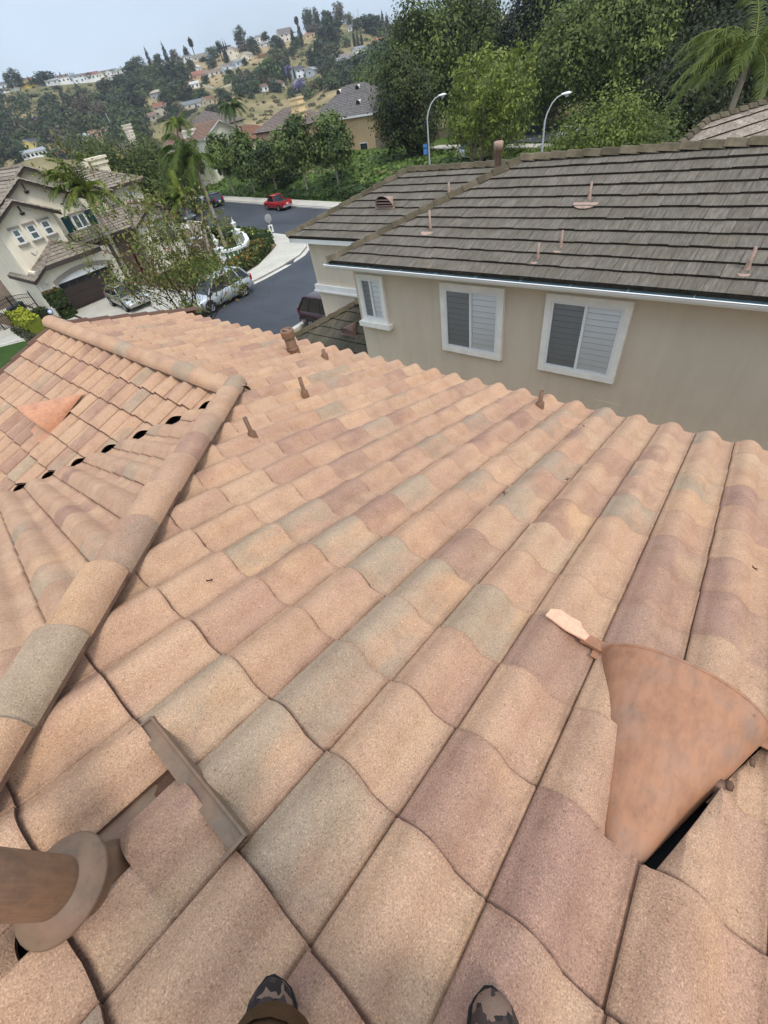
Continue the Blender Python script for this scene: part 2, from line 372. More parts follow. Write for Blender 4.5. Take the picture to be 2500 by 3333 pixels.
# slope B: far side of the wing, falls away from the neighbour; slope C: hip end, falls towards the street
zT = T.z
oB = V((-3.70, 1.88, zT + 0.0)); euB = V((-1, 0, 0)); esB = V((0, -CS, -SS))
valcut = lambda off: ((-(5.75 + off), 0, 0), (0.7071, -0.7071, 0))      # valley Xh = 5.75 - y -> x = y - 5.75 ; keep x < y-5.75
slopeB, _ = field('tiled_slope', oB, euB, esB, -1, 18, 0, 17, [((-5.75 + 0.0, 0, 0), (0.7071, -0.7071, 0)), ((RAKE, 0, 0), (-1, 0, 0))], None)
adopt(slopeB, own); tag(slopeB, 'small tiled slope of the front wing with the cone vent in it')
oC = V((-HIPC, -4.2, ZA)); euC = V((0, 1, 0)); esC = V((-CS, 0, -SS))
slopeC, _ = field('tiled_slope', oC, euC, esC, -8, 21, -10, 23, [((-HIPC - 0.02, 0, 0), (0.7071, 0.7071, 0)), ((-5.75 + 0.04, 0, 0), (-0.7071, 0.7071, 0)), ((0, 1.9, 0), (0, 1, 0))], None)
adopt(slopeC, own); tag(slopeC, 'tiled hip end between the long hip cap and the valley')
# cap tiles
def cap_run(name, p0, p1, n_up, r0=0.118, r1=0.132, expo=0.345, side_drop=0.018, first=True):
    """p0 = high end, p1 = low end; each cap is a tapered half barrel whose low end overlaps the next"""
    p0 = V(p0); p1 = V(p1); d = (p1 - p0).normalized(); s = d.cross(V(n_up)).normalized(); u = s.cross(d).normalized()
    Ln = (p1 - p0).length; k = int(math.ceil(Ln / expo)); mb = MB()
    for q in range(k):
        a = Ln - (q + 1) * expo - 0.06; b = Ln - q * expo + rt.uniform(-0.008, 0.008)
        c = pick()
        if rt.random() < 0.15: c = GREY()
        wob = rt.gauss(0, 0.006); lift = rt.uniform(0, 0.006)
        rows = []
        for tpos, rad, lf in ((a, r0, 0.0), ((a + b) / 2, (r0 + r1) / 2, 0.011), (b, r1, 0.022)):
            ring = []
            for m_ in range(13):
                an = math.pi * (m_ / 12.0)
                ring.append(p0 + d * tpos + s * (math.cos(an) * rad + wob * (tpos - a)) + u * (math.sin(an) ** 0.9 * rad * 0.86 + lf + lift))
            rows.append(ring)
        # skirts
        vs = [v for r in rows for v in r]; fs = []; i0 = len(mb.v)
        for q_ in range(39): mb.uv[i0 + q_] = (0.02 + 0.017 * (q_ % 13), 0.06 + 0.12 * (q_ // 13), 0)
        for r in range(2):
            for m_ in range(12): fs.append((r * 13 + m_, r * 13 + m_ + 1, (r + 1) * 13 + m_ + 1, (r + 1) * 13 + m_))
        mb.raw(vs, fs, 0, c, True)
        fr = rows[2]; inn = [p0 + d * (b - 0.002) + (v - (p0 + d * b)) * 0.88 for v in fr]
        mb.raw(fr + inn, [(m_, m_ + 1, 13 + m_ + 1, 13 + m_) for m_ in range(12)], 1, c)
        for e in (0, 12):
            side = [r[e] for r in rows]; mb.raw(side + [v - u * side_drop for v in side], [(0, 1, 4, 3), (1, 2, 5, 4)], 1, c)
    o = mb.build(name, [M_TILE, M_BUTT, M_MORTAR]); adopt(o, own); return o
up = V((0, 0, 1))
hb = 0.055
cap1 = cap_run('hip_cap', V((-HIPC + 3.2, -3.2, zA(-3.2) + hb)), T + V((-0.08, 0.08, hb)), up, 0.100, 0.113, 0.37)
cap2 = cap_run('ridge_cap', T + V((-0.03, 0.0, hb - 0.012)), V((RAKE - 0.12, 1.9, zT + hb)), up, 0.105, 0.125, 0.37)
tag(cap1, 'row of barrel cap tiles running down the long hip'); tag(cap2, 'row of barrel cap tiles along the wing ridge')
mb = MB()
# mortar lump where the caps meet, and torn mortar flakes along the hip
mb.ico(T + V((0.05, 0.0, 0.085)), 0.07, (1.2, 1.0, 0.8), 2, 0, jit=0.18, rnd=rt)
o = mb.build('mortar', [M_MORTAR]); adopt(o, own)
# rake tiles on the gable edge
mb = MB()
for sgn, y1 in ((1, 4.15), (-1, -1.6)):
    d = V((0, sgn * CS, -SS)); L_ = abs(y1 - 1.9) / CS; k = int(L_ / 0.345) + 1
    for q in range(k):
        a = 0.10 + q * 0.345; b = a + 0.40; c = pick(); n_ = V((0, sgn * SS, CS)); base = V((RAKE, 1.9, zT))
        w0, w1 = 0.05, -0.13
        pts = [(w0, 0.045), (0.0, 0.080), (-0.07, 0.085), (-0.125, 0.06), (w1, 0.0), (w1, -0.12)]
        lf = (0.0, 0.024); rows = []
        for t_, l_ in ((a, 0.0), (b, 0.026)):
            rows.append([base + d * t_ + V((u_, 0, 0)) + n_ * (z_ + l_) for u_, z_ in pts])
        vs = rows[0] + rows[1]; m_ = len(pts)
        mb.raw(vs, [(e, e + 1, m_ + e + 1, m_ + e) for e in range(m_ - 1)], 0, c)
        fr = rows[1]; mb.raw(fr + [v - n_ * 0.018 for v in fr], [(e, e + 1, m_ + e + 1, m_ + e) for e in range(m_ - 1)], 1, c)
o = mb.build('rake_tiles', [M_TILE, M_BUTT]); adopt(o, own)
# walls under the roof
M_STUCCO = plain('tan_stucco', srgb(190, 168, 140), 0.9, 0.08, 2.5, 0.5, 120, 0.1)
mb = MB()
mb.box((RAKE + 0.35, -5.0, -8.6), (8.0, 3.75, zA(3.75) - 0.22))
wl = mb.build('wall', [M_STUCCO]); adopt(wl, own)
mb = MB(); mb.prism([(RAKE + 0.36, 3.6, zA(3.6) - 0.2), (RAKE + 0.36, 1.9, zT - 0.12), (RAKE + 0.36, -2.4, zT - 0.12 - 4.3 * TS)], (0.2, 0, 0)); mb.box((-0.5 + RAKE, 4.02, zA(4.1) - 0.2), (8, 4.06, zA(4.1) - 0.03), 0)
g_ = mb.build('gable', [M_STUCCO]); adopt(g_, own)

# ---------------- metal: vent pipes, cone vents, flashing
def rusty(name, c1, c2, c3, streak=(3, 30, 3)):
    m = NM(name); f = m.noise(7, 5, 0.6); k = m.ramp(f, [(0.3, c1), (0.5, c2), (0.72, c3)])
    s = m.noise(5, 4, 0.6, m.map(streak)); k = m.mix(0.5, k, m.ramp(s, [(0.3, (0.62, 0.62, 0.64)), (0.6, (1.1, 1.08, 1.05))]), 'MULTIPLY')
    d = m.ramp(m.noise(45, 3, 0.6), [(0.3, (0.7, 0.66, 0.62)), (0.42, (1, 1, 1))]); k = m.mix(0.4, k, d, 'MULTIPLY')
    m.col(k); m.rough(0.55); m.spec(0.4); m.bump(m.noise(14, 3), 0.15, 0.01); return m.mat
M_PIPE = rusty('painted_pipe', srgb(112, 84, 66), srgb(130, 98, 74), srgb(104, 82, 68))
M_CONE = rusty('painted_sheet_metal', srgb(148, 104, 78), srgb(164, 118, 88), srgb(150, 118, 98), (7, 2.5, 6))
M_FLASH = rusty('weathered_flashing', srgb(108, 98, 84), srgb(126, 104, 84), srgb(136, 104, 82), (4, 4, 4))
M_BLACK = plain('dark_hollow', (0.006, 0.006, 0.007, 1), 0.9, 0.2)
M_RAW = plain('broken_clay', srgb(226, 178, 148), 0.95, 0.14, 25, 0.6, 50)
def pipe(base, top_px, r, capped=False, label=None, rim=0.006, col_r=1.9):
    b = V(base); d = ray(*top_px); h = 0.5 * (d.x * b.x + d.y * b.y) * 0 + 0
    t_ = math.hypot(b.x, b.y) / math.hypot(d.x, d.y); h = d.z * t_ - b.z
    e = empty('vent_pipe', b, 0, None); adopt(e, own)
    tag(e, label)
    mb = MB(); mb.lathe([(r * 0.86, h - 0.05), (r * 0.86, h), (r, h), (r, -0.05)], b, 16); mb.lathe([(0.001, h - 0.045), (r * 0.86, h - 0.045)], b, 16, 1)
    p = mb.build('pipe', [M_PIPE, M_BLACK]); adopt2(p, e)
    mb = MB(); mb.lathe([(r * 1.02, 0.062), (r * 1.2, 0.05), (r * col_r, 0.036), (r * col_r, -0.05)], b, 16)
    p = mb.build('collar', [M_PIPE]); adopt2(p, e)
    if capped:
        mb = MB(); mb.lathe([(r * 1.22, h - 0.10), (r * 1.26, h - 0.02), (r * 1.2, h), (r * 0.95, h + 0.002), (r * 0.9, h - 0.04)], b, 18)
        mb.lathe([(0.001, h - 0.015), (r * 0.95, h - 0.015)], b, 18, 1)
        mb.obox(b + V((-r * 0.9, -r * 0.35, h - 0.012)), (r * 1.8, 0, 0), (0, r * 0.7, 0), (0, 0, 0.012), 0)
        p = mb.build('pipe_cap', [M_PIPE, M_BLACK]); adopt2(p, e)
    return e
def adopt2(o, par):
    o.parent = par; o.matrix_parent_inverse = Matrix.Translation(-(Vector(par.location))); return o
def onA(px, py, up=0.0): d = ray(px, py); return d * ((ZA + 0.02 + up) / (d.z + TS * d.y))
pipe(onA(955, 1143, 0.03), (936, 1072), 0.075, True, 'fat capped vent pipe near the far eave', col_r=1.15)
pipe(onA(1058, 1162, 0.04), (1056, 1137), 0.024, False, 'shortest stub of a vent pipe')
pipe(onA(993, 1284, 0.04), (977, 1229), 0.020, False, 'slim vent pipe halfway down the slope')
pipe(onA(824, 1420, 0.04), (795, 1360), 0.018, False, 'slim vent pipe beside the hip cap')
pipe(onA(1757, 1321, 0.05), (1764, 1271), 0.022, False, 'slim vent pipe at the eave below the large window')
def cone_vent(name, apex, mouth_c, axis, w, h, nrm, mat, lab, slats=True, apron=0.10, par=None):
    """half cone with its point up the slope and a louvred mouth down the slope"""
    axis = V(axis).normalized(); nrm = V(nrm).normalized(); side = axis.cross(nrm).normalized(); A_ = V(apex); M_ = V(mouth_c)
    e = empty(name, A_); mb = MB(); K = 24; rings = []
    for t_ in (0.0, 0.06, 0.25, 0.5, 0.75, 1.0):
        c0 = A_.lerp(M_, t_); rr = max(t_, 0.015); ring = []
        for q in range(K + 1):
            an = math.pi * q / K
            ring.append(c0 + side * (math.cos(an) * w * 0.5 * rr) + nrm * (math.sin(an) ** 1.0 * h * rr + 0.012))
        rings.append(ring)
    vs = [v for r in rings for v in r]; fs = []
    for r in range(len(rings) - 1):
        for q in range(K): fs.append((r * (K + 1) + q, r * (K + 1) + q + 1, (r + 1) * (K + 1) + q + 1, (r + 1) * (K + 1) + q))
    mb.raw(vs, fs, 0, sm=True)
    fr = rings[-1]; inn = [M_ + (v - M_) * 0.95 - axis * 0.002 for v in fr]
    mb.raw(fr + inn, [(q, q + 1, K + 2 + q, K + 1 + q) for q in range(K)], 0)
    # crimped seam standing proud along the mouth
    mb.tube([v + axis * 0.004 for v in fr], 0.006, 6, 0)
    hood = mb.build('hood', [mat]); adopt2(hood, e)
    mb = MB()
    mb.raw([M_ - axis * 0.03] + [M_ - axis * 0.03 + (v - M_) * 0.94 for v in fr], [tuple([0] + [q + 1, q + 2]) for q in range(K)], 0)
    bk = mb.build('opening', [M_BLACK]); adopt2(bk, e)
    if slats:
        mb = MB()
        for q in (0.12, 0.36, 0.62):
            ww = math.sqrt(max(0, 1 - q * q)) * w * 0.47
            mb.obox(M_ + nrm * (q * h + 0.012) - side * ww - axis * 0.03, side * (2 * ww), axis * 0.035 - nrm * 0.012, nrm * 0.004)
        sl = mb.build('louvre', [mat]); adopt2(sl, e)
    mb = MB(); mb.obox(M_ - side * w * 0.56 - axis * 0.04, side * w * 1.12, axis * apron, nrm * 0.006)
    ap = mb.build('apron', [mat]); adopt2(ap, e)
    if par: e.parent = par; e.matrix_parent_inverse = Matrix.Translation(-V(par.location))
    tag(e, lab); return e
cv = cone_vent('cone_vent', V((0.278, 0.21, zA(0.21) - 0.02)), V((0.318, 0.985, zA(0.985) + 0.035)), (0.0, CS, -SS), 0.55, 0.148, nA, M_CONE, 'big copper-painted half-cone vent near the photographer', par=own)
# sheet-metal tray under the vent, and its far strip
mb = MB(); n_ = nA
mb.quad([V((-0.02, 0.33, zA(0.33) - 0.012)), V((0.68, 0.33, zA(0.33) - 0.012)), V((0.68, 1.02, zA(1.02) - 0.012)), V((-0.02, 1.02, zA(1.02) - 0.012))], 1)
mb.obox(V((-0.045, 0.985, zA(0.985) + 0.05)), (0.22, 0.0, -0.01), (0, 0.055 * CS, -0.055 * SS), n_ * 0.012, 0)
mb.obox(V((0.35, 0.99, zA(0.99) + 0.028)), (0.25, 0.0, 0.0), (0, 0.05 * CS, -0.05 * SS), n_ * 0.012, 0)
tr = mb.build('vent_tray', [M_CONE, M_BLACK]); adopt2(tr, own)
# broken piece of tile lodged above the lifted tile
mb = MB()
cpts = [(-0.215, 1.012, 0.078), (-0.195, 1.032, 0.076), (-0.150, 1.045, 0.072), (-0.118, 1.060, 0.064), (-0.082, 1.052, 0.056), (-0.060, 1.062, 0.046), (-0.030, 1.040, 0.036), (-0.046, 1.012, 0.044), (-0.075, 1.004, 0.054), (-0.10, 0.99, 0.066), (-0.15, 0.992, 0.076), (-0.19, 0.996, 0.079)]
for q_ in ([(-0.205, 0.995, 0.098), (-0.115, 0.975, 0.092), (-0.12, 1.062, 0.086), (-0.165, 1.07, 0.090), (-0.20, 1.045, 0.096)], [(-0.1145, 0.975, 0.092), (-0.03, 0.99, 0.068), (-0.022, 1.03, 0.058), (-0.06, 1.05, 0.064), (-0.075, 1.075, 0.066), (-0.1195, 1.062, 0.086)]):
    mb.prism([V((x, y, zA(y) + z)) for x, y, z in q_], n_ * 0.008, 0)
CRUMBS = [(rt.uniform(0.2, 0.62), rt.uniform(0.99, 1.10), 0.012, rt.uniform(0.005, 0.011)) for q in range(14)] + [(0.475, 0.70, 0.045, 0.026), (0.50, 0.735, 0.045, 0.016), (0.555, 0.86, 0.045, 0.013)]
ch = mb.build('broken_tile', [M_RAW, M_BUTT]); adopt2(ch, own); tag(ch, 'pale freshly broken chip of tile above the cone vent')

# the wide flue with its storm collar and T-shaped flashing, bottom left
_d = onA(212, 2888) - onA(180, 2806); pb = V((-0.862 + _d.x, -0.575 + _d.y, zA(-0.575 + _d.y) + 0.02))
e = empty('flue_pipe', pb); e.parent = own; e.matrix_parent_inverse = Matrix.Translation(-V(own.location)); tag(e, 'wide brown flue pipe with a storm collar at the lower left')
mb = MB(); mb.lathe([(0.060, -0.05), (0.060, 0.62), (0.054, 0.62), (0.054, 0.55)], pb, 28)
o = mb.build('pipe', [M_PIPE]); adopt2(o, e)
mb = MB(); cz = 0.115
mb.lathe([(0.060, cz + 0.022), (0.064, cz + 0.020), (0.105, cz - 0.004), (0.109, cz - 0.010), (0.106, cz - 0.014), (0.062, cz + 0.008)], pb, 32)
o = mb.build('storm_collar', [M_FLASH]); adopt2(o, e)
mb = MB(); mb.lathe([(0.062, cz), (0.072, 0.05), (0.092, 0.0), (0.105, -0.04)], pb, 28)
o = mb.build('flashing_cone', [M_PIPE]); adopt2(o, e)
mb = MB()
zf = lambda y, k=0.0: zA(y) + k
mb.quad([V((-0.95, -0.60, zf(-0.60, -0.004))), V((-0.80, -0.60, zf(-0.60, -0.004))), V((-0.80, -0.29, zf(-0.29, 0.004))), V((-0.95, -0.29, zf(-0.29, 0.004)))], 0)
a0, a1 = -1.075, -0.545
def strip(y0, y1, k0, k1, th=0.012): mb.hexa([V((a0, y0, zf(y0, k0))), V((a1, y0, zf(y0, k0))), V((a1, y1, zf(y1, k1))), V((a0, y1, zf(y1, k1))),
                                             V((a0, y0, zf(y0, k0 + th))), V((a1, y0, zf(y0, k0 + th))), V((a1, y1, zf(y1, k1 + th))), V((a0, y1, zf(y1, k1 + th)))], 0)
strip(-0.306, -0.262, 0.067, 0.070, 0.006)
mb.hexa([V((a0, -0.262, zf(-0.262, 0.055))), V((a1, -0.262, zf(-0.262, 0.055))), V((a1, -0.250, zf(-0.250, 0.055))), V((a0, -0.250, zf(-0.250, 0.055))),
         V((a0, -0.262, zf(-0.262, 0.084))), V((a1, -0.262, zf(-0.262, 0.084))), V((a1, -0.255, zf(-0.255, 0.083))), V((a0, -0.255, zf(-0.255, 0.083)))], 0)
for xx in (a0, a1 - 0.01): mb.obox(V((xx, -0.33, zf(-0.33, 0.07))), (0.010, 0, 0), (0, 0.07, -0.07 * TS), (0, 0, 0.012), 0)
o = mb.build('flashing', [M_FLASH, M_CONE]); adopt2(o, e)

# vent in slope B
nB = V((0, -SS, CS)); zB = lambda y: zT - TS * (1.9 - y)
cone_vent('cone_vent', V((-6.33, 1.16, zB(1.16) + 0.05)), V((-6.47, 0.58, zB(0.58) + 0.05)), (-0.1, -CS, -SS), 0.62, 0.34, nB, rusty('orange_sheet_metal', srgb(184, 130, 98), srgb(198, 144, 110), srgb(174, 124, 98), (20, 4, 6)), 'orange half-cone vent on the small far slope', par=own, apron=0.22)
# leaf litter and twigs on the tiles
M_TWIG = plain('dry_twig', srgb(74, 52, 36), 0.9, 0.3)
mb = MB()
for x, y, z_, s_ in CRUMBS: mb.ico(V((x, y, zA(y) + z_)), s_, (0.9, 1.2, 0.7), 1, 1, jit=0.4, rnd=rt)
for px, py in ((1898, 1386), (1790, 1378), (1845, 1560), (1640, 1605), (2360, 2245), (680, 1890), (2455, 1850), (2390, 2250)):
    p = onA(px, py, 0.05)
    for q in range(3):
        d_ = V((rt.uniform(-1, 1), rt.uniform(-1, 1), rt.uniform(-.1, .2))).normalized() * rt.uniform(0.006, 0.018); mb.tube([p - d_, p, p + d_ + V((0.004, 0.006, 0.004))], 0.0025, 5)
o = mb.build('twig_litter', [M_TWIG, M_BUTT]); tag(o, 'dead twigs and crumbs of mortar scattered on the tile slope', 'litter', kind='stuff')
# ------------------------------------------------------------------ building helpers
def clip_poly(poly, k, lim, keep_ge):
    out = []; n = len(poly)
    for a in range(n):
        p, q = poly[a], poly[(a + 1) % n]
        ip = p[k] >= lim - 1e-9 if keep_ge else p[k] <= lim + 1e-9
        iq = q[k] >= lim - 1e-9 if keep_ge else q[k] <= lim + 1e-9
        if ip: out.append(p)
        if ip != iq:
            t = (lim - p[k]) / (q[k] - p[k]); out.append((p[0] + (q[0] - p[0]) * t, p[1] + (q[1] - p[1]) * t))
    return out
def roof_plane(mb, poly, eave, expo=0.33, lift=0.04, tw=None, rnd=random, jit=0.0, mt=0, mbutt=1, colf=None, thick=0.05, under=None):
    """courses of flat tiles on a planar polygon; eave = direction of the eave line"""
    poly = [V(p) for p in poly]; u = V(eave).normalized()
    n = V((0, 0, 0))
    for a in range(len(poly)): n += poly[a].cross(poly[(a + 1) % len(poly)])
    n.normalize()
    if n.z < 0: n = -n
    v = n.cross(u)
    if v.z < 0: v = -v
    o = min(poly, key=lambda p: p.dot(v)); q = [((p - o).dot(u), (p - o).dot(v)) for p in poly]
    vmax = max(p[1] for p in q); k = 0; umin = min(p[0] for p in q); umax = max(p[0] for p in q)
    while k * expo < vmax - 1e-4:
        v0, v1 = k * expo, min((k + 1) * expo, vmax)
        s = clip_poly(clip_poly(q, 1, v0, True), 1, v1, False)
        if len(s) >= 3:
            cells = []
            if tw:
                a = umin - (tw * 0.5 if k % 2 else 0) - rnd.random() * 0.02
                while a < umax:
                    c = clip_poly(clip_poly(s, 0, a + 0.003, True), 0, a + tw - 0.003, False)
                    if len(c) >= 3: cells.append(c)
                    a += tw
            else: cells = [s]
            for c in cells:
                col = colf(rnd) if colf else (rnd.random(), rnd.random(), rnd.random())
                dv = rnd.uniform(-jit, jit); dz = rnd.uniform(0, jit * 0.35)
                P3 = []
                for a, b in c:
                    low = abs(b - v0) < 1e-6
                    P3.append(o + u * a + v * (b + (dv if low and k else 0)) + n * (lift * (1 - (b - v0) / expo) + dz + 0.004))
                mb.quad(P3, mt, col)
                m_ = len(c)
                for e in range(m_):
                    if abs(c[e][1] - v0) < 1e-6 and abs(c[(e + 1) % m_][1] - v0) < 1e-6:
                        A_, B_ = P3[e], P3[(e + 1) % m_]; h = n * (lift + dz + 0.01); mb.quad([A_, B_, B_ - h, A_ - h], mbutt, col)
                    elif tw and dz > 0.002:
                        A_, B_ = P3[e], P3[(e + 1) % m_]; h = n * (dz + 0.006); mb.quad([A_, B_, B_ - h, A_ - h], mbutt, col)
        k += 1
    mb.prism(poly if under is None else poly, -n * thick, mbutt if under is None else under, mside=mbutt if under is None else under)
    return n
def vcaps(mb, p0, p1, w=0.22, h=0.10, expo=0.38, m=0, rnd=random, lift=0.03, cf=None):
    """V shaped ridge caps from the high end p0 to the low end p1"""
    p0 = V(p0); p1 = V(p1); d = (p1 - p0).normalized(); s = d.cross(V((0, 0, 1))).normalized(); u = s.cross(d); L_ = (p1 - p0).length; k = max(1, int(round(L_ / expo))); e = L_ / k
    for q in range(k):
        a, b = q * e - 0.04, (q + 1) * e; c = cf(rnd) if cf else (rnd.random(), rnd.random(), rnd.random()); sec = []
        for t, l in ((a, 0.0), (b, lift)):
            bb = p0 + d * t + u * l
            sec.append([bb - s * w / 2 - u * h * 0.55, bb - s * w * 0.17 + u * h * 0.35, bb + s * w * 0.17 + u * h * 0.35, bb + s * w / 2 - u * h * 0.55])
        mb.raw(sec[0] + sec[1], [(0, 1, 5, 4), (1, 2, 6, 5), (2, 3, 7, 6), (7, 6, 5, 4), (0, 3, 2, 1)], m, c)
def rect_win(par, o, u, out, w, h, trim=0.10, trim_d=0.05, frame=0.045, kind='slide', mt=None, label=None, sill=0.0, depth=0.04, bl=True, name='window', flip=False, trimtop=None):
    """window with raised trim; o = lower left corner of the clear opening seen from outside"""
    u = V(u).normalized(); out = V(out).normalized(); z = V((0, 0, 1)); mt = mt or WM; o = V(o) + out * (0.066 if bl else 0.066)
    mb = MB()
    def bar(a0, a1, b0, b1, d0, d1, m): mb.obox(o + u * a0 + z * b0 + out * d0, u * (a1 - a0), z * (b1 - b0), out * (d1 - d0), m)
    t = trim
    if t > 0:
        tt = trimtop or t
        bar(-t, w + t, h, h + tt, -0.08, trim_d, 0); bar(-t, w + t, -t, 0, -0.08, trim_d, 0); bar(-t, 0, 0, h, -0.08, trim_d, 0); bar(w, w + t, 0, h, -0.08, trim_d, 0)
    if sill: bar(-t - 0.10, w + t + 0.10, -t - 0.12, -t + 0.002, -0.08, trim_d + sill, 0)
    f = frame
    bar(0, w, h - f, h, -0.064, 0.022, 1); bar(0, w, 0, f, -0.064, 0.022, 1); bar(0, f, f, h - f, -0.064, 0.022, 1); bar(w - f, w, f, h - f, -0.064, 0.022, 1)
    if kind == 'slide': bar(w * 0.5 - f * 0.55, w * 0.5 + f * 0.55, f, h - f, -0.028, 0.026, 1)
    elif kind == 'hung': bar(f, w - f, h * 0.5 - f * 0.5, h * 0.5 + f * 0.5, -0.028, 0.024, 1)
    elif kind == 'grid':
        bar(f, w - f, h * 0.5 - 0.015, h * 0.5 + 0.015, -0.028, 0.02, 1); bar(w * 0.5 - 0.015, w * 0.5 + 0.015, f, h - f, -0.027, 0.021, 1)
    wo = mb.build(name, [mt['trim'], mt['frame']]); adopt2(wo, par)
    if label: wo['label'] = label
    def child(nm, m_, mats):
        c = m_.build(nm, mats); c.parent = wo; c.matrix_parent_inverse = wo.matrix_world.inverted() if False else Matrix.Identity(4); return c
    a0, a1, b0, b1 = f, w - f, f, h - f
    halves = [(a0, w * 0.5 - f * 0.5, b0, b1), (w * 0.5 + f * 0.5, a1, b0, b1)] if kind == 'slide' else [(a0, a1, h * .5 + f * .5, b1), (a0, a1, b0, h * .5 - f * .5)] if kind == 'hung' else [(a0, a1, b0, b1)]
    for q, (x0, x1, y0, y1) in enumerate(halves):
        g = MB(); g.quad([o + u * x0 + z * y0 - out * 0.010, o + u * x1 + z * y0 - out * 0.010, o + u * x1 + z * y1 - out * 0.010, o + u * x0 + z * y1 - out * 0.010], 0)
        scr = (kind == 'slide' and q == (1 if flip else 0) and mt.get('screen'))
        child('insect_screen' if scr else 'pane', g, [mt['screen'] if scr else mt['glass']])
        if bl:
            g = MB(); ns = max(3, int((y1 - y0) / mt.get('pitch', 0.09)))
            for s_ in range(ns):
                zz = y0 + (y1 - y0) * s_ / ns; hh = (y1 - y0) / ns
                g.quad([o + u * x0 + z * (zz + 0.004) - out * 0.014, o + u * x1 + z * (zz + 0.004) - out * 0.014, o + u * x1 + z * (zz + hh - 0.010) - out * 0.034, o + u * x0 + z * (zz + hh - 0.010) - out * 0.034], 0)
            g.quad([o + u * x0 + z * y0 - out * 0.06, o + u * x1 + z * y0 - out * 0.06, o + u * x1 + z * y1 - out * 0.06, o + u * x0 + z * y1 - out * 0.06], 1)
            child('blind', g, [mt['blind'], mt['dark']])
        else:
            g = MB(); g.quad([o + u * x0 + z * y0 - out * 0.06, o + u * x1 + z * y0 - out * 0.06, o + u * x1 + z * y1 - out * 0.06, o + u * x0 + z * y1 - out * 0.06], 0)
            child('room_behind', g, [mt['dark']])
    return wo
def glassy(name, c, alpha, rough=0.05):
    m = NM(name); tr = m.n('ShaderNodeBsdfTransparent'); gl = m.n('ShaderNodeBsdfGlossy', Roughness=rough); di = m.n('ShaderNodeBsdfDiffuse'); di.inputs['Color'].default_value = c
    m1 = m.n('ShaderNodeMixShader'); m1.inputs[0].default_value = alpha; m.l(tr.outputs[0], m1.inputs[1]); m.l(di.outputs[0], m1.inputs[2])
    fr = m.n('ShaderNodeFresnel', IOR=1.3); m2 = m.n('ShaderNodeMixShader'); m.l(fr.outputs[0], m2.inputs[0]); m.l(m1.outputs[0], m2.inputs[1]); m.l(gl.outputs[0], m2.inputs[2])
    m.l(m2.outputs[0], m.out.inputs['Surface']); return m.mat
M_WHITE = plain('white_trim', (0.74, 0.74, 0.72, 1), 0.55, 0.05, 3)
M_VINYL = plain('white_vinyl', (0.80, 0.81, 0.80, 1), 0.35, 0.03, 3)
M_NTRIM = plain('cream_trim', srgb(240, 237, 228), 0.85, 0.07, 5, 0.4, 90)
M_GLASS = glassy('window_glass', (0.14, 0.18, 0.17, 1), 0.03)
M_SCREEN = glassy('insect_screen', (0.07, 0.075, 0.075, 1), 0.5, 0.45)
M_BLIND = plain('window_blind', srgb(246, 250, 249), 0.5, 0.03, 2)
M_DARK = plain('dark_room', (0.012, 0.013, 0.014, 1), 0.8, 0.2)
WM = {'trim': M_NTRIM, 'frame': M_VINYL, 'glass': M_GLASS, 'screen': M_SCREEN, 'blind': M_BLIND, 'dark': M_DARK, 'pitch': 0.115}

# ------------------------------------------------------------------ the neighbouring house on the right
def shake_material(name, dark, light, moss=None, streak=60, mossamt=0.5):
    m = NM(name); col, a, b, c = m.attr()
    k = m.ramp(a, [(0.0, dark), (0.5, sh(tuple((x + y) / 2 for x, y in zip(dark, light)), 1.0)), (1.0, light)])
    s = m.noise(1.0, 4, 0.7, m.map((streak * 0.45, 3.0, 3.0)))
    k = m.mix(0.8, k, m.ramp(s, [(0.28, (0.42, 0.42, 0.42)), (0.5, (0.95, 0.95, 0.95)), (0.72, (1.6, 1.57, 1.52))]), 'MULTIPLY')
    if moss:
        f = m.ramp(m.noise(2.2, 5, 0.65), [(0.42, (0, 0, 0)), (0.66, (mossamt,) * 3)]); k = m.mix(f, k, moss)
    m.col(k); m.rough(0.92); m.spec(0.15); m.bump(s, 0.6, 0.02); return m.mat
M_NROOF = shake_material('grey_shake_tile', srgb(97, 91, 83), srgb(120, 113, 103), srgb(90, 84, 70), 60, 0.5)
M_NBUTT = plain('mossy_shaded_edge', srgb(56, 50, 41), 0.95, 0.5, 8)  # moss tone and the shade of the butt edges put into one dark colour
M_NCAP = shake_material('mossy_cap_tile', srgb(86, 78, 64), srgb(110, 100, 83), srgb(80, 74, 56), 8, 0.8)
def stucco(name, c, var=0.06):
    m = NM(name); f = m.noise(0.9, 5, 0.6); k = m.ramp(f, [(0.3, sh(c, 1 - var)), (0.7, sh(c, 1 + var))])
    s = m.ramp(m.noise(1.4, 4, 0.6, m.map((3.0, 3.0, 0.35))), [(0.25, (0.86, 0.85, 0.83)), (0.55, (1, 1, 1))]); k = m.mix(0.55, k, s, 'MULTIPLY')
    g = m.ramp(m.noise(70, 3, 0.7), [(0.3, (0.88, 0.88, 0.88)), (0.7, (1.1, 1.1, 1.1))]); k = m.mix(0.7, k, g, 'MULTIPLY')
    m.col(k); m.rough(0.95); m.spec(0.08); m.bump(m.noise(85, 3, 0.7), 0.55, 0.012); return m.mat
M_NWALL = stucco('beige_stucco', srgb(214, 200, 180))
M_GUT_IN = plain('gutter_inside', srgb(128, 146, 152), 0.6, 0.15, 4)
nb = empty('house', (-4, 12, -9.4), 0, 'beige stucco house with a weathered grey flat-tile roof and three white sliding windows', 'house')
WY, GY, EV = 8.6, 8.15, -3.06
mt_ = math.tan(R(19.0)); rn = random.Random(21)
def ncol(r): a = min(1, max(0, r.gauss(0.5, 0.14))); return (a, r.random(), r.random())
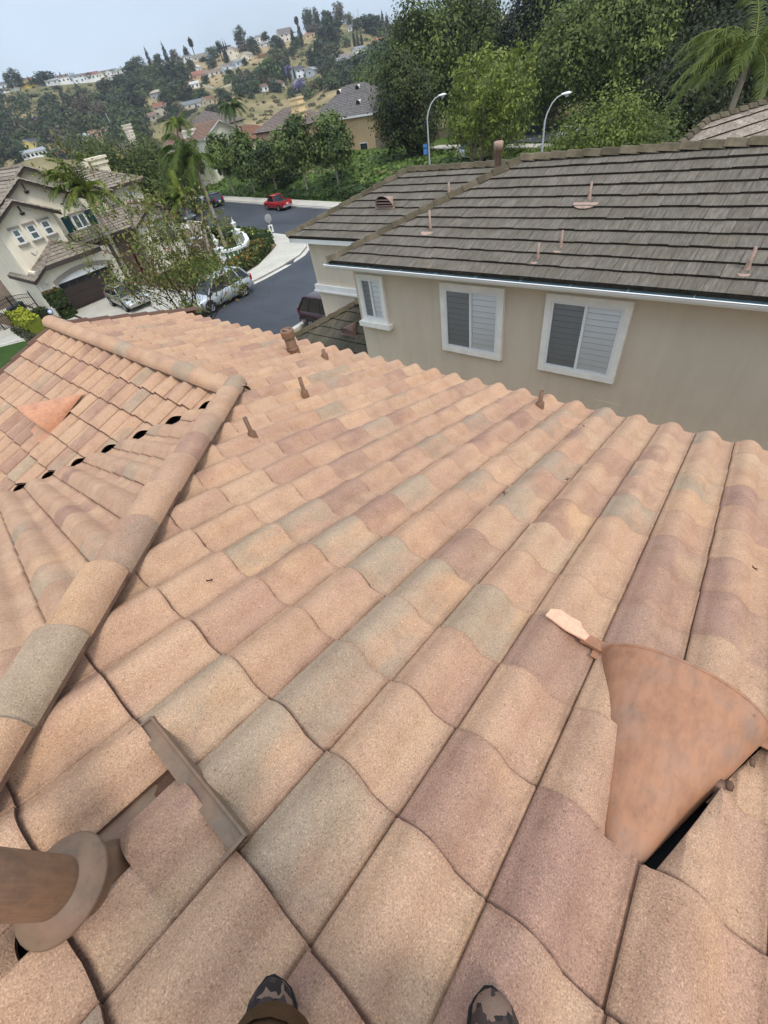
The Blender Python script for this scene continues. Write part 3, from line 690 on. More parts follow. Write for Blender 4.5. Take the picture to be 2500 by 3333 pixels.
zr = EV + (11.55 - 8.12) * mt_
# main roof: front slope, hip end, rear slope
xl, xr = -8.74, 6.0; xh = xl + (11.55 - 8.12)
mb = MB()
roof_plane(mb, [(xl, 8.12, EV), (xr, 8.12, EV), (xr, 11.55, zr), (xh, 11.55, zr)], (1, 0, 0), 0.3295, 0.036, 0.31, rn, 0.013, colf=ncol)
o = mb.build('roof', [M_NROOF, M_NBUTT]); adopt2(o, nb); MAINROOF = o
mb = MB()
roof_plane(mb, [(xl, 8.12, EV), (xh, 11.55, zr), (xl, 14.98, EV)], (0, 1, 0), 0.3295, 0.036, 0.31, rn, 0.013, colf=ncol)
roof_plane(mb, [(xr, 14.98, EV), (xl, 14.98, EV), (xh, 11.55, zr), (xr, 11.55, zr)], (1, 0, 0), 0.3295, 0.030, None, rn, 0.0, colf=ncol)
# front section roof, set back
x2, y2, x2h, y2r, z2 = -12.22, 9.88, -9.55, 12.70, EV - 0.05 + 2.82 * mt_
e2 = EV - 0.05
roof_plane(mb, [(x2, y2, e2), (-6.0, y2, e2), (-6.0, y2r, z2), (x2 + 2.82, y2r, z2)], (1, 0, 0), 0.3295, 0.036, 0.31, rn, 0.013, colf=ncol)
roof_plane(mb, [(x2, y2, e2), (x2 + 2.82, y2r, z2), (x2, 2 * y2r - y2, e2)], (0, 1, 0), 0.3295, 0.036, 0.31, rn, 0.013, colf=ncol)
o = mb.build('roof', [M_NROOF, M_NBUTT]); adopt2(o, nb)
mb = MB()
vcaps(mb, (xh, 11.55, zr + 0.05), (xl - 0.02, 8.10, EV + 0.04), 0.24, 0.11, 0.36, rnd=rn); vcaps(mb, (xr, 11.55, zr + 0.06), (xh - 0.05, 11.55, zr + 0.06), 0.24, 0.11, 0.36, rnd=rn)
vcaps(mb, (x2 + 2.82, y2r, z2 + 0.05), (x2 - 0.02, y2 - 0.02, e2 + 0.04), 0.24, 0.11, 0.36, rnd=rn); vcaps(mb, (-6.1, y2r, z2 + 0.05), (x2 + 2.8, y2r, z2 + 0.05), 0.24, 0.11, 0.36, rnd=rn)
vcaps(mb, (xh, 11.55, zr + 0.05), (xl, 14.98, EV + 0.04), 0.24, 0.11, 0.36, rnd=rn)
o = mb.build('ridge_cap', [M_NCAP]); adopt2(o, nb); o['label'] = 'mossy brown cap tiles along the hips and ridges'
mb = MB(); wx0 = -8.42
mb.box((wx0, WY, -9.4), (6.0, 14.5, EV - 0.12)); mb.box((-11.72, 10.2, -9.4), (wx0 - 0.003, 15.2, e2 - 0.16))
mb.box((wx0 + 0.0, WY - 0.006, -5.62), (wx0 + 0.0 + 0.001, WY - 0.005, -5.6))
# access patch low on the wall
mb.obox(V((-1.9, WY - 0.008, -6.15)), (0.52, 0, 0), (0, 0, 0.62), (0, 0.02, 0), 0)
o = mb.build('wall', [M_NWALL]); adopt2(o, nb)
mb = MB()     # eaves and fascia
mb.box((xl + 0.05, 8.22, EV - 0.16), (xr, 8.60, EV - 0.125), 0); mb.box((xl + 0.02, 8.2, EV - 0.17), (xr, 8.225, EV + 0.0), 0)
mb.box((x2 + 0.04, y2 + 0.02, e2 - 0.17), (wx0 + 0.3, y2 + 0.05, e2 - 0.0), 0); mb.box((x2 + 0.05, y2 + 0.06, e2 - 0.17), (wx0, 10.2, e2 - 0.145), 0)
mb.box((x2 + 0.02, y2 + 0.02, e2 - 0.17), (x2 + 0.05, 15.4, e2 - 0.0), 0)
# belt course on the front section
mb.box((-11.80, 10.12, -4.72), (wx0 - 0.005, 10.199, -4.56), 0); mb.box((-11.86, 10.10, -4.78), (wx0 - 0.006, 10.205, -4.725), 0); mb.box((-11.80, 10.2, -4.72), (-11.722, 15.0, -4.56), 0)
o = mb.build('trim', [M_WHITE]); adopt2(o, nb)
mb = MB()     # gutter: open trough with a rolled lip
gx0, gx1 = xl - 0.05, xr; gz = EV - 0.13
prof = [(8.19, gz + 0.115), (8.19, gz), (8.02, gz), (7.985, gz + 0.05), (7.975, gz + 0.085), (7.962, gz + 0.10), (7.975, gz + 0.108), (7.990, gz + 0.09)]
for a in range(len(prof) - 1):
    (ya, za), (yb, zb) = prof[a], prof[a + 1]
    mb.quad([(gx0, ya, za), (gx1, ya, za), (gx1, yb, zb), (gx0, yb, zb)], 1 if a < 2 else 0)
mb.quad([(gx0, 7.994, gz + 0.088), (gx1, 7.994, gz + 0.088), (gx1, 8.03, gz + 0.004), (gx0, 8.03, gz + 0.004)], 1)
mb.quad([(gx0, y, z) for y, z in prof[:6]], 0)
for q in range(12): mb.box((-7.4 + q * 0.95, 7.975, gz + 0.088), (-7.392 + q * 0.95, 8.19, gz + 0.096), 1)
o = mb.build('gutter', [M_VINYL, M_GUT_IN]); adopt2(o, nb)
def nwin(x0, x1, z0, z1, t=0.13, **kw): return rect_win(nb, (x0 + t, WY, z0 + t), (1, 0, 0), (0, -1, 0), x1 - x0 - 2 * t, z1 - z0 - 2 * t, t, 0.03, 0.05, **kw)
nwin(-8.26, -7.40, -4.63, -3.44, 0.10, sill=0.08, label='small sliding window with a projecting sill')
nwin(-5.71, -4.12, -5.03, -3.44, 0.12, label='square sliding window between the two others')
nwin(-3.22, -1.63, -5.05, -3.44, 0.12, label='square sliding window nearest the photographer')
# lower roof over the ground-floor front
mb = MB(); pz = -5.0; py_ = WY + 0.0
ap, bl, br, tr_ = V((-10.0, 10.2, -5.0)), V((-12.95, 8.2, -6.22)), V((-8.3, 8.2, -6.22)), V((-8.43, 10.2, -5.0))
roof_plane(mb, [bl, br, tr_, ap], (1, 0, 0), 0.33, 0.032, 0.31, rn, 0.01, colf=ncol)
roof_plane(mb, [bl, ap, V((-12.95, 12.2, -6.22))], (0, 1, 0), 0.33, 0.032, 0.31, rn, 0.01, colf=ncol)
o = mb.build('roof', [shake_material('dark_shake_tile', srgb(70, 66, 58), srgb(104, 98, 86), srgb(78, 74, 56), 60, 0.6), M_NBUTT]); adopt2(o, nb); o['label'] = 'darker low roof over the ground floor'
mb = MB(); vcaps(mb, ap + V((0, 0, 0.05)), bl + V((0, 0, 0.04)), 0.24, 0.11, 0.36, rnd=rn); vcaps(mb, tr_ + V((0, -0.1, 0.1)), ap + V((0, -0.1, 0.1)), 0.24, 0.09, 0.36, rnd=rn)
o = mb.build('ridge_cap', [M_NCAP]); adopt2(o, nb)
mb = MB(); mb.box((-12.5, 8.6, -9.4), (-8.43, 10.19, -6.35)); mb.box((-12.85, 8.25, -6.42), (-8.44, 8.6, -6.30), 1); o = mb.build('wall', [M_NWALL, M_WHITE]); adopt2(o, nb)
# pipes and vents of the neighbouring roof
nN = V((0, -math.sin(R(19)), math.cos(R(19))))
def onN(px, py, up=0.0, y0=8.12, z0=EV): return onP(px, py, V((0, y0, z0 + up)), nN)
M_NPIPE = rusty('sun_bleached_pipe', srgb(146, 120, 106), srgb(170, 142, 126), srgb(136, 112, 98))
def npipe(px, py, h, r=0.03, lab=None, y0=8.12, z0=EV, plate=0.16, cap=False):
    b = onN(px, py, 0.03, y0, z0); e = empty('vent_pipe', b); adopt2(e, nb); tag(e, lab)
    mb = MB(); mb.lathe([(r * 0.8, h - 0.04), (r * 0.8, h), (r, h), (r, -0.08)], b, 12); mb.lathe([(0.001, h - 0.035), (r * 0.8, h - 0.035)], b, 12, 1)
    if cap: mb.lathe([(r * 1.25, h - 0.14), (r * 1.25, h + 0.01), (r * 0.95, h + 0.01)], b, 12)
    o = mb.build('pipe', [M_NPIPE, M_BLACK]); adopt2(o, e)
    mb = MB(); mb.lathe([(r * 1.05, 0.10), (r * 1.6, 0.03), (r * 2.0, -0.02)], b, 12)
    o = mb.build('collar', [M_NPIPE]); adopt2(o, e); mb = MB()
    if plate:
        s_ = V((0, -math.cos(R(19)), -math.sin(R(19)))); c0 = b + s_ * 0.14
        mb.prism([c0 + V((math.cos(t) * plate, 0, 0)) + s_ * (math.sin(t) * plate * 0.75) for t in [math.pi * q / 9 for q in range(10)]], nN * 0.012)
        o = mb.build('flashing', [M_NPIPE]); adopt2(o, e)
    return e
npipe(1401, 742, 0.34, 0.022, 'kinked thin pipe with a square flashing'); npipe(1918, 645, 0.26, 0.022, 'thin pipe with a wide rounded flashing plate', plate=0.24)
npipe(1825, 802, 0.26, 0.02, 'thin pipe near the eave above the large window', plate=0.07); npipe(1750, 838, 0.24, 0.02, 'thin pipe closest to the gutter', plate=0.07)
npipe(2432, 872, 0.28, 0.024, 'thin pipe by the right frame edge', plate=0.08)
npipe(1462, 630, 0.24, 0.026, 'thin pipe behind the hip', y0=y2, z0=e2, plate=0)
pb_ = at_r(1620, 545, 13.6); e = empty('vent_pipe', pb_); adopt2(e, nb); tag(e, 'fat capped flue behind the ridge')
mb = MB(); mb.lathe([(0.085, -0.9), (0.085, 0.33), (0.11, 0.33), (0.115, 0.48), (0.09, 0.5), (0.06, 0.44)], pb_, 14); o = mb.build('pipe', [M_NPIPE]); adopt2(o, e)
def vent_on(px, py, lab, y0, z0, sc=1.0, pl=None):
    b = onN(px, py, 0.03, y0, z0); ax = V((0, -math.cos(R(19)), -math.sin(R(19))))
    return cone_vent('cone_vent', b - ax * 0.46 * sc, b, ax, 0.62 * sc, 0.30 * sc, nN, M_NPIPE, lab, par=nb, apron=0.08)
vent_on(1253, 676, 'pink half-cone vent on the front roof', y2, e2)
b = onP(1140, 1092, ap, V((0, -math.sin(R(31.4)), math.cos(R(31.4)))))
ax = V((0, -math.cos(R(31.4)), -math.sin(R(31.4))))
cone_vent('cone_vent', b - ax * 0.5 + V((0, 0, 0.03)), b + V((0, 0, 0.03)), ax, 0.62, 0.30, V((0, -math.sin(R(31.4)), math.cos(R(31.4)))), rusty('brown_vent', srgb(120, 96, 84), srgb(138, 110, 96), srgb(110, 88, 76)), 'brown half-cone vent on the low roof', par=nb, apron=0.10)

# ------------------------------------------------------------------ roof of a further house, behind the neighbour
fb = empty('house', (-0.5, 17.5, -9.4), 0, 'pale brown tiled roof beyond the neighbouring ridge at the right edge', 'house')
du = (V((math.sin(R(25)), math.cos(R(25)), 0)))          # eave direction
dv = V((du.y, -du.x, 0))
A0 = at_r(2195, 500, 14.6); up_ = (dv * -math.cos(R(20)) + V((0, 0, math.sin(R(20)))))
# plane through A0, rising away from the camera side
nF = du.cross(up_); nF = nF if nF.z > 0 else -nF
Ctop = onP(2300, 396, A0, nF); Dt = onP(2620, 285, A0, nF); Rr = onP(2700, 440, A0, nF)
low = onP(2165, 512, A0, nF); low2 = onP(2800, 500, A0, nF)
mb = MB(); pl = [low, low2, Ctop + du * 6.0, Ctop]
roof_plane(mb, pl, du, 0.36, 0.035, 0.31, rn, 0.008, colf=ncol)
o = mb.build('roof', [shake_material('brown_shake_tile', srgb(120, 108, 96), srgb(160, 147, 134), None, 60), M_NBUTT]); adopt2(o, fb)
mb = MB(); vcaps(mb, Ctop + V((0, 0, .05)), low + V((0, 0, .04)), 0.22, 0.08, 0.36, rnd=rn); vcaps(mb, Ctop + du * 6 + V((0, 0, .05)), Ctop + V((0, 0, .05)), 0.24, 0.10, 0.36, rnd=rn)
o = mb.build('ridge_cap', [M_NCAP]); adopt2(o, fb)
mb = MB(); c0 = low - dv * 0.4 + du * .4
mb.prism([V((p.x, p.y, -9.4)) for p in (c0, low2 - dv * .4, Ctop + du * 5.6, Ctop + du * 0.5)], (0, 0, low.z + 9.4 - 0.2)); o = mb.build('wall', [M_NWALL]); adopt2(o, fb)
# ------------------------------------------------------------------ land
def sst(a, b, x):
    t = min(1.0, max(0.0, (x - a) / (b - a))); return t * t * (3 - 2 * t)
RIDGE_R = 620.0
_rp = [(-900, 560), (-300, 360), (0, 292), (84, 276), (203, 266), (301, 256), (357, 248), (497, 216), (555, 203), (659, 184), (760, 146), (850, 134), (912, 114), (989, 102), (1050, 74), (1158, 63), (1267, 68), (1339, 74), (1400, 72), (1700, 30), (2200, -60), (2800, -180), (3600, -330)]
_rid = []
for _px, _py in _rp:
    _d = ray(_px, _py); _rid.append((math.atan2(-_d.x, _d.y), _d.z / math.hypot(_d.x, _d.y)))     # azimuth from +y towards -x
_rid.sort()
def ridge_h(az):
    if az <= _rid[0][0]: return _rid[0][1] * RIDGE_R
    for (a0, h0), (a1, h1) in zip(_rid, _rid[1:]):
        if az <= a1: t = (az - a0) / (a1 - a0); return (h0 + (h1 - h0) * t) * RIDGE_R
    return _rid[-1][1] * RIDGE_R
def ykerb(x): return 38.2 - 0.155 * x
def G(x, y):
    r = math.hypot(x, y); z = -9.4 - 1.6 * sst(22, 44, y)
    d = y - ykerb(x) - 3.2; z += 1.9 * sst(0, 9, d)
    w = sst(105, 185, r)
    if w > 0:
        az = math.atan2(-x, y); 
        if az < -2.2: az = 3.9
        s = (r - 175) / (RIDGE_R - 175); zr_ = ridge_h(az)
        if s <= 0: zh = -21
        elif s <= 1: zh = -21 + (zr_ + 21) * (s ** 1.55) + 3.0 * math.sin(az * 38 + r * 0.012) * s * (1 - s) * 3
        else: zh = zr_ - (r - RIDGE_R) * 0.16
        z = z * (1 - w) + zh * w
    return z
def hit(px, py, rmax=900, gf=None):
    gf = gf or G; d = ray(px, py); k = 1 / math.hypot(d.x, d.y); d = d * k; r = 12.0
    while r < rmax:
        p = d * r
        if p.z < gf(p.x, p.y):
            lo, hi = r - max(0.5, r * 0.01), r
            for _ in range(24):
                m_ = (lo + hi) / 2; p = d * m_
                if p.z < gf(p.x, p.y): hi = m_
                else: lo = m_
            return d * hi
        r += max(0.5, r * 0.01)
    p = d * RIDGE_R; return V((p.x, p.y, G(p.x, p.y)))
def ground(x, y, up=0.0): return V((x, y, G(x, y) + up))
# terrain sheet: polar grid, fine near the scene
rs = [0.0] + [4 + 2.2 * k for k in range(30)] + [70 * 1.045 ** k for k in range(0, 82)]
azs = [math.pi * 2 * k / 360 for k in range(360)]
vs = [(0, 0, G(0, 0) - 0.02)]; fs = []
for r in rs[1:]:
    for a in azs:
        x, y = -r * math.sin(a), r * math.cos(a); vs.append((x, y, G(x, y) - 0.02))
n_ = len(azs)
for k in range(n_): fs.append((0, 1 + k, 1 + (k + 1) % n_))
for q in range(len(rs) - 2):
    for k in range(n_): a = 1 + q * n_ + k; b = 1 + q * n_ + (k + 1) % n_; fs.append((a, a + n_, b + n_, b))
me = bpy.data.meshes.new('terrain'); me.from_pydata(vs, [], fs); me.polygons.foreach_set('use_smooth', [True] * len(fs))
m = NM('dry_hillside'); f = m.noise(0.010, 6, 0.62); f2 = m.noise(0.045, 5, 0.6)
k = m.ramp(m.math('ADD', m.math('MULTIPLY', f, 0.6), m.math('MULTIPLY', f2, 0.4)), [(0.36, srgb(80, 86, 56)), (0.46, srgb(116, 110, 76)), (0.56, srgb(146, 131, 100)), (0.68, srgb(178, 154, 116))])
k = m.mix(0.6, k, m.ramp(m.noise(0.35, 4, 0.6), [(0.3, (0.72, 0.75, 0.7)), (0.6, (1.08, 1.05, 1.0))]), 'MULTIPLY')
m.col(k); m.rough(0.95); m.spec(0.05); me.materials.append(m.mat)
tag(link_mesh('terrain', me), 'dry grassy hills and the ground of the neighbourhood', None, None, 'structure')
def drape(name, poly, off, mat, step=2.0, kind='structure', label=None, thick=0.0):
    bm = bmesh.new(); vv = [bm.verts.new((x, y, 0)) for x, y in poly]; bm.faces.new(vv)
    xs = [p[0] for p in poly]; ys = [p[1] for p in poly]
    for lo, hi, no in ((min(xs), max(xs), (1, 0, 0)), (min(ys), max(ys), (0, 1, 0))):
        c = lo + step
        while c < hi:
            co = (c, 0, 0) if no[0] else (0, c, 0)
            bmesh.ops.bisect_plane(bm, geom=bm.verts[:] + bm.edges[:] + bm.faces[:], plane_co=co, plane_no=no); c += step
    bmesh.ops.triangulate(bm, faces=[f_ for f_ in bm.faces if len(f_.verts) > 4])
    for v in bm.verts: v.co.z = G(v.co.x, v.co.y) + off
    if thick:
        bm.normal_update()
        be = [e for e in bm.edges if e.is_boundary]; r = bmesh.ops.extrude_edge_only(bm, edges=be)
        for v in [g for g in r['geom'] if isinstance(g, bmesh.types.BMVert)]: v.co.z -= thick
    bm.normal_update(); bmesh.ops.recalc_face_normals(bm, faces=bm.faces)
    up_ = sum(f_.normal.z for f_ in bm.faces)
    if up_ < 0: bmesh.ops.reverse_faces(bm, faces=bm.faces)
    me = bpy.data.meshes.new(name); bm.to_mesh(me); bm.free(); me.materials.append(mat)
    return tag(link_mesh(name, me), label, None, None, kind)
m = NM('asphalt'); f = m.noise(0.12, 5, 0.6); k = m.ramp(f, [(0.3, srgb(50, 54, 60)), (0.7, srgb(72, 76, 82))])
cr = m.n('ShaderNodeTexVoronoi', Scale=0.22, feature='DISTANCE_TO_EDGE'); wv = m.n('ShaderNodeVectorMath', operation='ADD'); nzv = m.n('ShaderNodeTexNoise', Scale=0.8, Detail=4); m.l(m.coord(), nzv.inputs['Vector']); m.l(m.coord(), wv.inputs[0]); m.l(nzv.outputs['Color'], wv.inputs[1]); m.l(wv.outputs[0], cr.inputs['Vector'])
k = m.mix(m.ramp(cr.outputs['Distance'], [(0.0, (0.45, 0.45, 0.45)), (0.008, (0, 0, 0))]), k, srgb(34, 36, 40))
k = m.mix(0.6, k, m.ramp(m.noise(1.0, 4, 0.7, m.map((0.05, 0.8, 1), (0, 0, R(-9)))), [(0.3, (0.8, 0.8, 0.82)), (0.65, (1.15, 1.15, 1.13))]), 'MULTIPLY')
m.col(k); m.rough(0.8); m.spec(0.3); m.bump(m.noise(40, 2), 0.3, 0.01); M_ASPH = m.mat
def concrete(name, c, joints=None):
    m = NM(name); k = m.ramp(m.noise(0.5, 5, 0.65), [(0.3, sh(c, 0.84)), (0.7, sh(c, 1.1))])
    k = m.mix(0.5, k, m.ramp(m.noise(6, 4, 0.6), [(0.3, (0.86, 0.85, 0.83)), (0.6, (1.05, 1.05, 1.05))]), 'MULTIPLY')
    if joints:
        sx = m.n('ShaderNodeSeparateXYZ'); m.l(m.coord(), sx.inputs[0])
        for ax_ in joints:
            g = m.math('FRACT', m.math('DIVIDE', sx.outputs[ax_], 2.4)); k = m.mix(m.ramp(g, [(0.0, (0.75,) * 3), (0.018, (0, 0, 0))]), k, sh(c, 0.45))
    m.col(k); m.rough(0.9); m.spec(0.15); return m.mat
M_CONC = concrete('pale_concrete', srgb(188, 184, 172), (0, 1)); M_DRIVE = concrete('driveway_concrete', srgb(176, 172, 160)); M_KERB = concrete('kerb_concrete', srgb(196, 192, 182))
def lawn_mat(name, c0, c1): 
    m = NM(name); k = m.ramp(m.noise(0.8, 5, 0.65), [(0.3, c0), (0.7, c1)]); k = m.mix(0.6, k, m.ramp(m.noise(18, 3, 0.7), [(0.3, (0.55, 0.6, 0.5)), (0.65, (1.3, 1.3, 1.2))]), 'MULTIPLY'); m.col(k); m.rough(0.95); m.spec(0.1); m.bump(m.noise(30, 3), 0.8, 0.05); return m.mat
M_LAWN = lawn_mat('lawn', srgb(44, 66, 30), srgb(66, 88, 40)); M_COVER = lawn_mat('ground_cover', srgb(58, 78, 38), srgb(100, 118, 58)); M_SOIL = plain('planter_soil', srgb(92, 76, 58), 0.95, 0.35, 1.5)
road = [(-20, -70), (-20, 29), (-14, 32), (30, 27), (30, 33.5)] + [(x, ykerb(x)) for x in range(10, -141, -10)] + [(x, 32.4 - 0.155 * (x + 41.5)) for x in (-140, -120, -100, -80, -60, -48)] + [(-41.5, 32.4), (-37.5, 31.4), (-34.5, 29.9), (-32.7, 28.2), (-31, 25.8), (-30.1, 23), (-29.9, 20.6), (-30.1, 16), (-30.3, 10), (-30.3, -70)]
drape('road', road, 0.03, M_ASPH, 2.0, label='dark asphalt street that curves between the houses')
# pavement on our side of the corner house, round the corner, and along the far street
corner_out = [(-30.3, -70), (-30.3, 10), (-30.1, 16), (-29.9, 20.6), (-30.1, 23), (-31, 25.8), (-32.7, 28.2), (-34.5, 29.9), (-37.5, 31.4), (-41.5, 32.4), (-60, 35.3), (-100, 41.5), (-140, 47.7)]
corner_in = [(-140, 45.8), (-100, 39.6), (-60, 33.4), (-48, 31.2), (-41.8, 30.4), (-38.6, 29.4), (-36.4, 27.9), (-34.6, 25.6), (-32.6, 22.6), (-32.0, 20), (-32.0, 10), (-32.0, -70)]
drape('pavement', corner_out + corner_in, 0.15, M_CONC, 2.0, label='pale concrete pavement round the street corner', thick=0.25)
drape('pavement', [(x, ykerb(x) + 0.4) for x in range(20, -141, -10)] + [(x, ykerb(x) + 2.6) for x in range(-140, 21, 10)], 0.15, M_CONC, 2.0, label='pale concrete pavement behind the parked pickup', thick=0.25)
def kerb_strip(name, pts, w, lab, side=1):
    mb = MB(); L_ = []; 
    for a in range(len(pts) - 1):
        p, q = V((*pts[a], 0)), V((*pts[a + 1], 0)); k = max(1, int((q - p).length / 2.0))
        for e in range(k): L_.append(p.lerp(q, e / k))
    L_.append(V((*pts[-1], 0))); rows = []
    for a, p in enumerate(L_):
        d = (L_[min(a + 1, len(L_) - 1)] - L_[max(a - 1, 0)]).normalized(); s = V((-d.y, d.x, 0)) * side; z = G(p.x, p.y)
        rows.append([V((p.x, p.y, z - 0.1)) + s * 0.0, V((p.x, p.y, z + 0.165)), V((p.x, p.y, z + 0.165)) - s * w, V((p.x, p.y, z + 0.0)) - s * w, V((p.x, p.y, z + 0.036)) + s * 0.0, V((p.x, p.y, z + 0.036)) + s * 0.45])
    vs = [v for r in rows for v in r]; fs = []
    for a in range(len(rows) - 1):
        i = a * 6
        for e in ((0, 1), (1, 2), (2, 3), (4, 5)): fs.append((i + e[0], i + e[1], i + 6 + e[1], i + 6 + e[0]))
    mb.raw(vs, fs); return tag(mb.build(name, [M_KERB]), lab, None, None, 'structure')
kerb_strip('kerb', corner_out, 0.18, 'concrete kerb and gutter round the corner', -1)
kerb_strip('kerb', [(x, ykerb(x)) for x in range(20, -141, -10)], 0.18, 'concrete kerb and gutter beside the parked pickup', -1)
kerb_strip('kerb', [(-20, -70), (-20, 29), (-14, 32), (30, 27)], 0.18, 'concrete kerb in front of the beige neighbour', 1)
drape('driveway', [(-30.4, 9.6), (-30.4, 17.4), (-32.1, 16.9), (-41.6, 16.2), (-41.6, 10.4), (-32.1, 10.0)], 0.17, M_DRIVE, 2.0, label='concrete driveway in front of the brown garage door')
drape('pavement', [(-41.6, 8.1), (-41.6, 9.6), (-52, 9.6), (-52, 7.9)], 0.05, M_CONC, 2.0, label='side path behind the iron gate')
drape('pavement', [(-32.1, 8.6), (-32.1, 10.0), (-41.6, 10.3), (-41.6, 8.6)], 0.06, M_CONC, 2.0, label='path of square slabs beside the driveway')
drape('lawn', [(-33.5, 3.2), (-33.2, 4.6), (-34.6, 6.0), (-37.2, 6.7), (-40, 6.2), (-41.5, 4.2), (-41.5, -8), (-33.5, -8)], 0.07, M_LAWN, 2.0, label='small round-cornered lawn with a pale edging strip')
kerb_strip('lawn_edging', [(-33.4, 3.0), (-33.1, 4.7), (-34.5, 6.15), (-37.2, 6.9), (-40.1, 6.4), (-41.6, 4.3)], 0.18, 'curved concrete edging of the small lawn', 1)
drape('driveway', [(-41.6, 4.4), (-40.2, 6.6), (-42, 7.2), (-50, 6.6), (-50, -10), (-41.6, -10)], 0.08, M_DRIVE, 2.0, label='round-ended concrete patio at the left edge')
drape('lawn', [(-33.0, 18.0), (-33.2, 22), (-36, 25.4), (-39, 27.3), (-42.6, 28.2), (-43.4, 24), (-41.6, 18)], 0.10, M_LAWN, 2.0, label='patch of grass inside the white balustrade')
drape('planting_bank', [(x, ykerb(x) + 2.7) for x in range(30, -141, -6)] + [(x, ykerb(x) + 40) for x in range(-140, 31, 10)], 0.06, M_COVER, 3.0, label='planted bank climbing behind the far pavement')
drape('front_yard', [(-32.1, -30), (-32.1, 22), (-33.0, 23.5), (-36.4, 27.8), (-41.8, 30.3), (-60, 33.2), (-75, 35.2), (-75, -30)], 0.03, M_SOIL, 3.0, label='mulched yard around the gabled house')
drape('front_yard', [(-20.1, -20), (-20.1, 8.0), (-9, 8.0), (-9, -20)], 0.05, M_COVER, 3.0, label='front yard below the photographed roof')
# second road that passes under the big trees, and its pavement
drape('road', [(-44, 70), (-20, 62), (0, 52), (22, 42), (30, 48), (6, 60), (-14, 71), (-40, 80)], 0.24, M_ASPH, 3.0, label='second road glimpsed under the tall trees')
drape('pavement', [(-46, 67), (-22, 59.4), (-2, 49.6), (20, 39.6), (21, 41.2), (-1, 51.3), (-21, 61.2), (-45, 69)], 0.30, M_CONC, 3.0, label='pavement strip glimpsed under the tall trees', thick=0.3)
# ------------------------------------------------------------------ the gabled house across the street
def z4(zx, zy, x): return onX(zx * 0.5425, 450 + zy * 0.5425, x)
def z7(zx, zy, x): return onX(zx * 0.27125, 700 + zy * 0.27125, x)
hl = empty('house', (-46, 14, -9.4), 0, 'cream stucco house with three stacked gables, brown garage door and blue-green shutters', 'house')
M_LWALL = stucco('cream_stucco', srgb(234, 224, 202), 0.05)
M_LROOF = shake_material('tan_flat_tile', srgb(122, 112, 100), srgb(152, 141, 127), None, 14)
M_LBUTT = plain('brown_fascia', srgb(66, 58, 52), 0.7, 0.12, 3)
M_GTRIM = plain('grey_stucco_trim', srgb(140, 132, 122), 0.9, 0.1, 3)
M_SHUT = plain('teal_shutter', srgb(20, 58, 66), 0.5, 0.1, 4)
M_GDOOR = plain('brown_garage_door', srgb(58, 48, 44), 0.5, 0.08, 3)
M_RED = plain('red_door', srgb(150, 26, 26), 0.4, 0.08, 3)
LM = {'trim': M_WHITE, 'frame': M_VINYL, 'glass': M_GLASS, 'blind': plain('grey_curtain', srgb(150, 158, 152), 0.7, 0.06, 3), 'dark': M_DARK, 'pitch': 0.14}
rl = random.Random(5)
def lcol(r): a = min(1, max(0, r.gauss(0.5, 0.16))); return (a, r.random(), r.random())
XG, X1, X2, X3, XM = -41.7, -43.2, -44.3, -45.3, -46.6
def yz(p): return p.y, p.z
def stack_gable(x, peak, rend, depth, ov=0.45, ground_z=-9.4, wall_x=None, yl=None):
    """front gable: peak and right rake end given on the rake plane x+ov"""
    py_, pz = yz(peak); ry, rz = yz(rend); sl = (pz - rz) / (ry - py_); ly = 2 * py_ - ry
    mb = MB(); xo = x + ov
    roof_plane(mb, [V((xo, ry, rz)), V((xo - depth, ry, rz)), V((xo - depth, py_, pz)), V((xo, py_, pz))], (1, 0, 0), 0.36, 0.03, None, rl, colf=lcol, thick=0.14)
    roof_plane(mb, [V((xo, ly, rz)), V((xo - depth, ly, rz)), V((xo - depth, py_, pz)), V((xo, py_, pz))], (1, 0, 0), 0.36, 0.03, None, rl, colf=lcol, thick=0.14)
    vcaps(mb, (xo - depth, py_, pz + .04), (xo + 0.05, py_, pz + .04), 0.26, 0.1, 0.4, rnd=rl, cf=lcol)
    for yy in (ry, ly):
        vcaps(mb, (xo, py_, pz + 0.03), (xo, yy, rz + 0.03), 0.24, 0.10, 0.4, rnd=rl, cf=lcol)
        s_ = 1 if yy > py_ else -1
        mb.prism([V((xo + 0.01, py_, pz - 0.05)), V((xo + 0.01, yy, rz - 0.05)), V((xo + 0.01, yy, rz - 0.24)), V((xo + 0.01, py_, pz - 0.24))], (0.05, 0, 0), 1)
    o = mb.build('roof', [M_LROOF, M_LBUTT]); adopt2(o, hl)
    mb = MB(); wl_, wr_ = ly + 0.5, ry - 0.5; zt = lambda y_: pz - 0.16 - sl * abs(y_ - py_)
    if yl is not None: wl_ = yl
    mb.prism([V((x, wl_, ground_z)), V((x, wr_, ground_z)), V((x, wr_, zt(wr_))), V((x, py_, zt(py_))), V((x, wl_, zt(wl_)))], (-depth, 0, 0))
    o = mb.build('wall', [M_LWALL]); adopt2(o, hl)
    return wl_, wr_, py_, pz
pk1, e1 = z4(68, 372, X1 + .45), z4(362, 437, X1 + .45)
pk2, e2_ = z4(107, 240, X2 + .45), z4(505, 345, X2 + .45)
pk3, e3 = z4(138, 165, X3 + .45), z4(676, 315, X3 + .45)
g1 = stack_gable(X1, pk1, e1, 5, yl=9.75); g2 = stack_gable(X2, pk2, e2_, 6, yl=10.6); g3 = stack_gable(X3, pk3, e3, 8, yl=11.4)
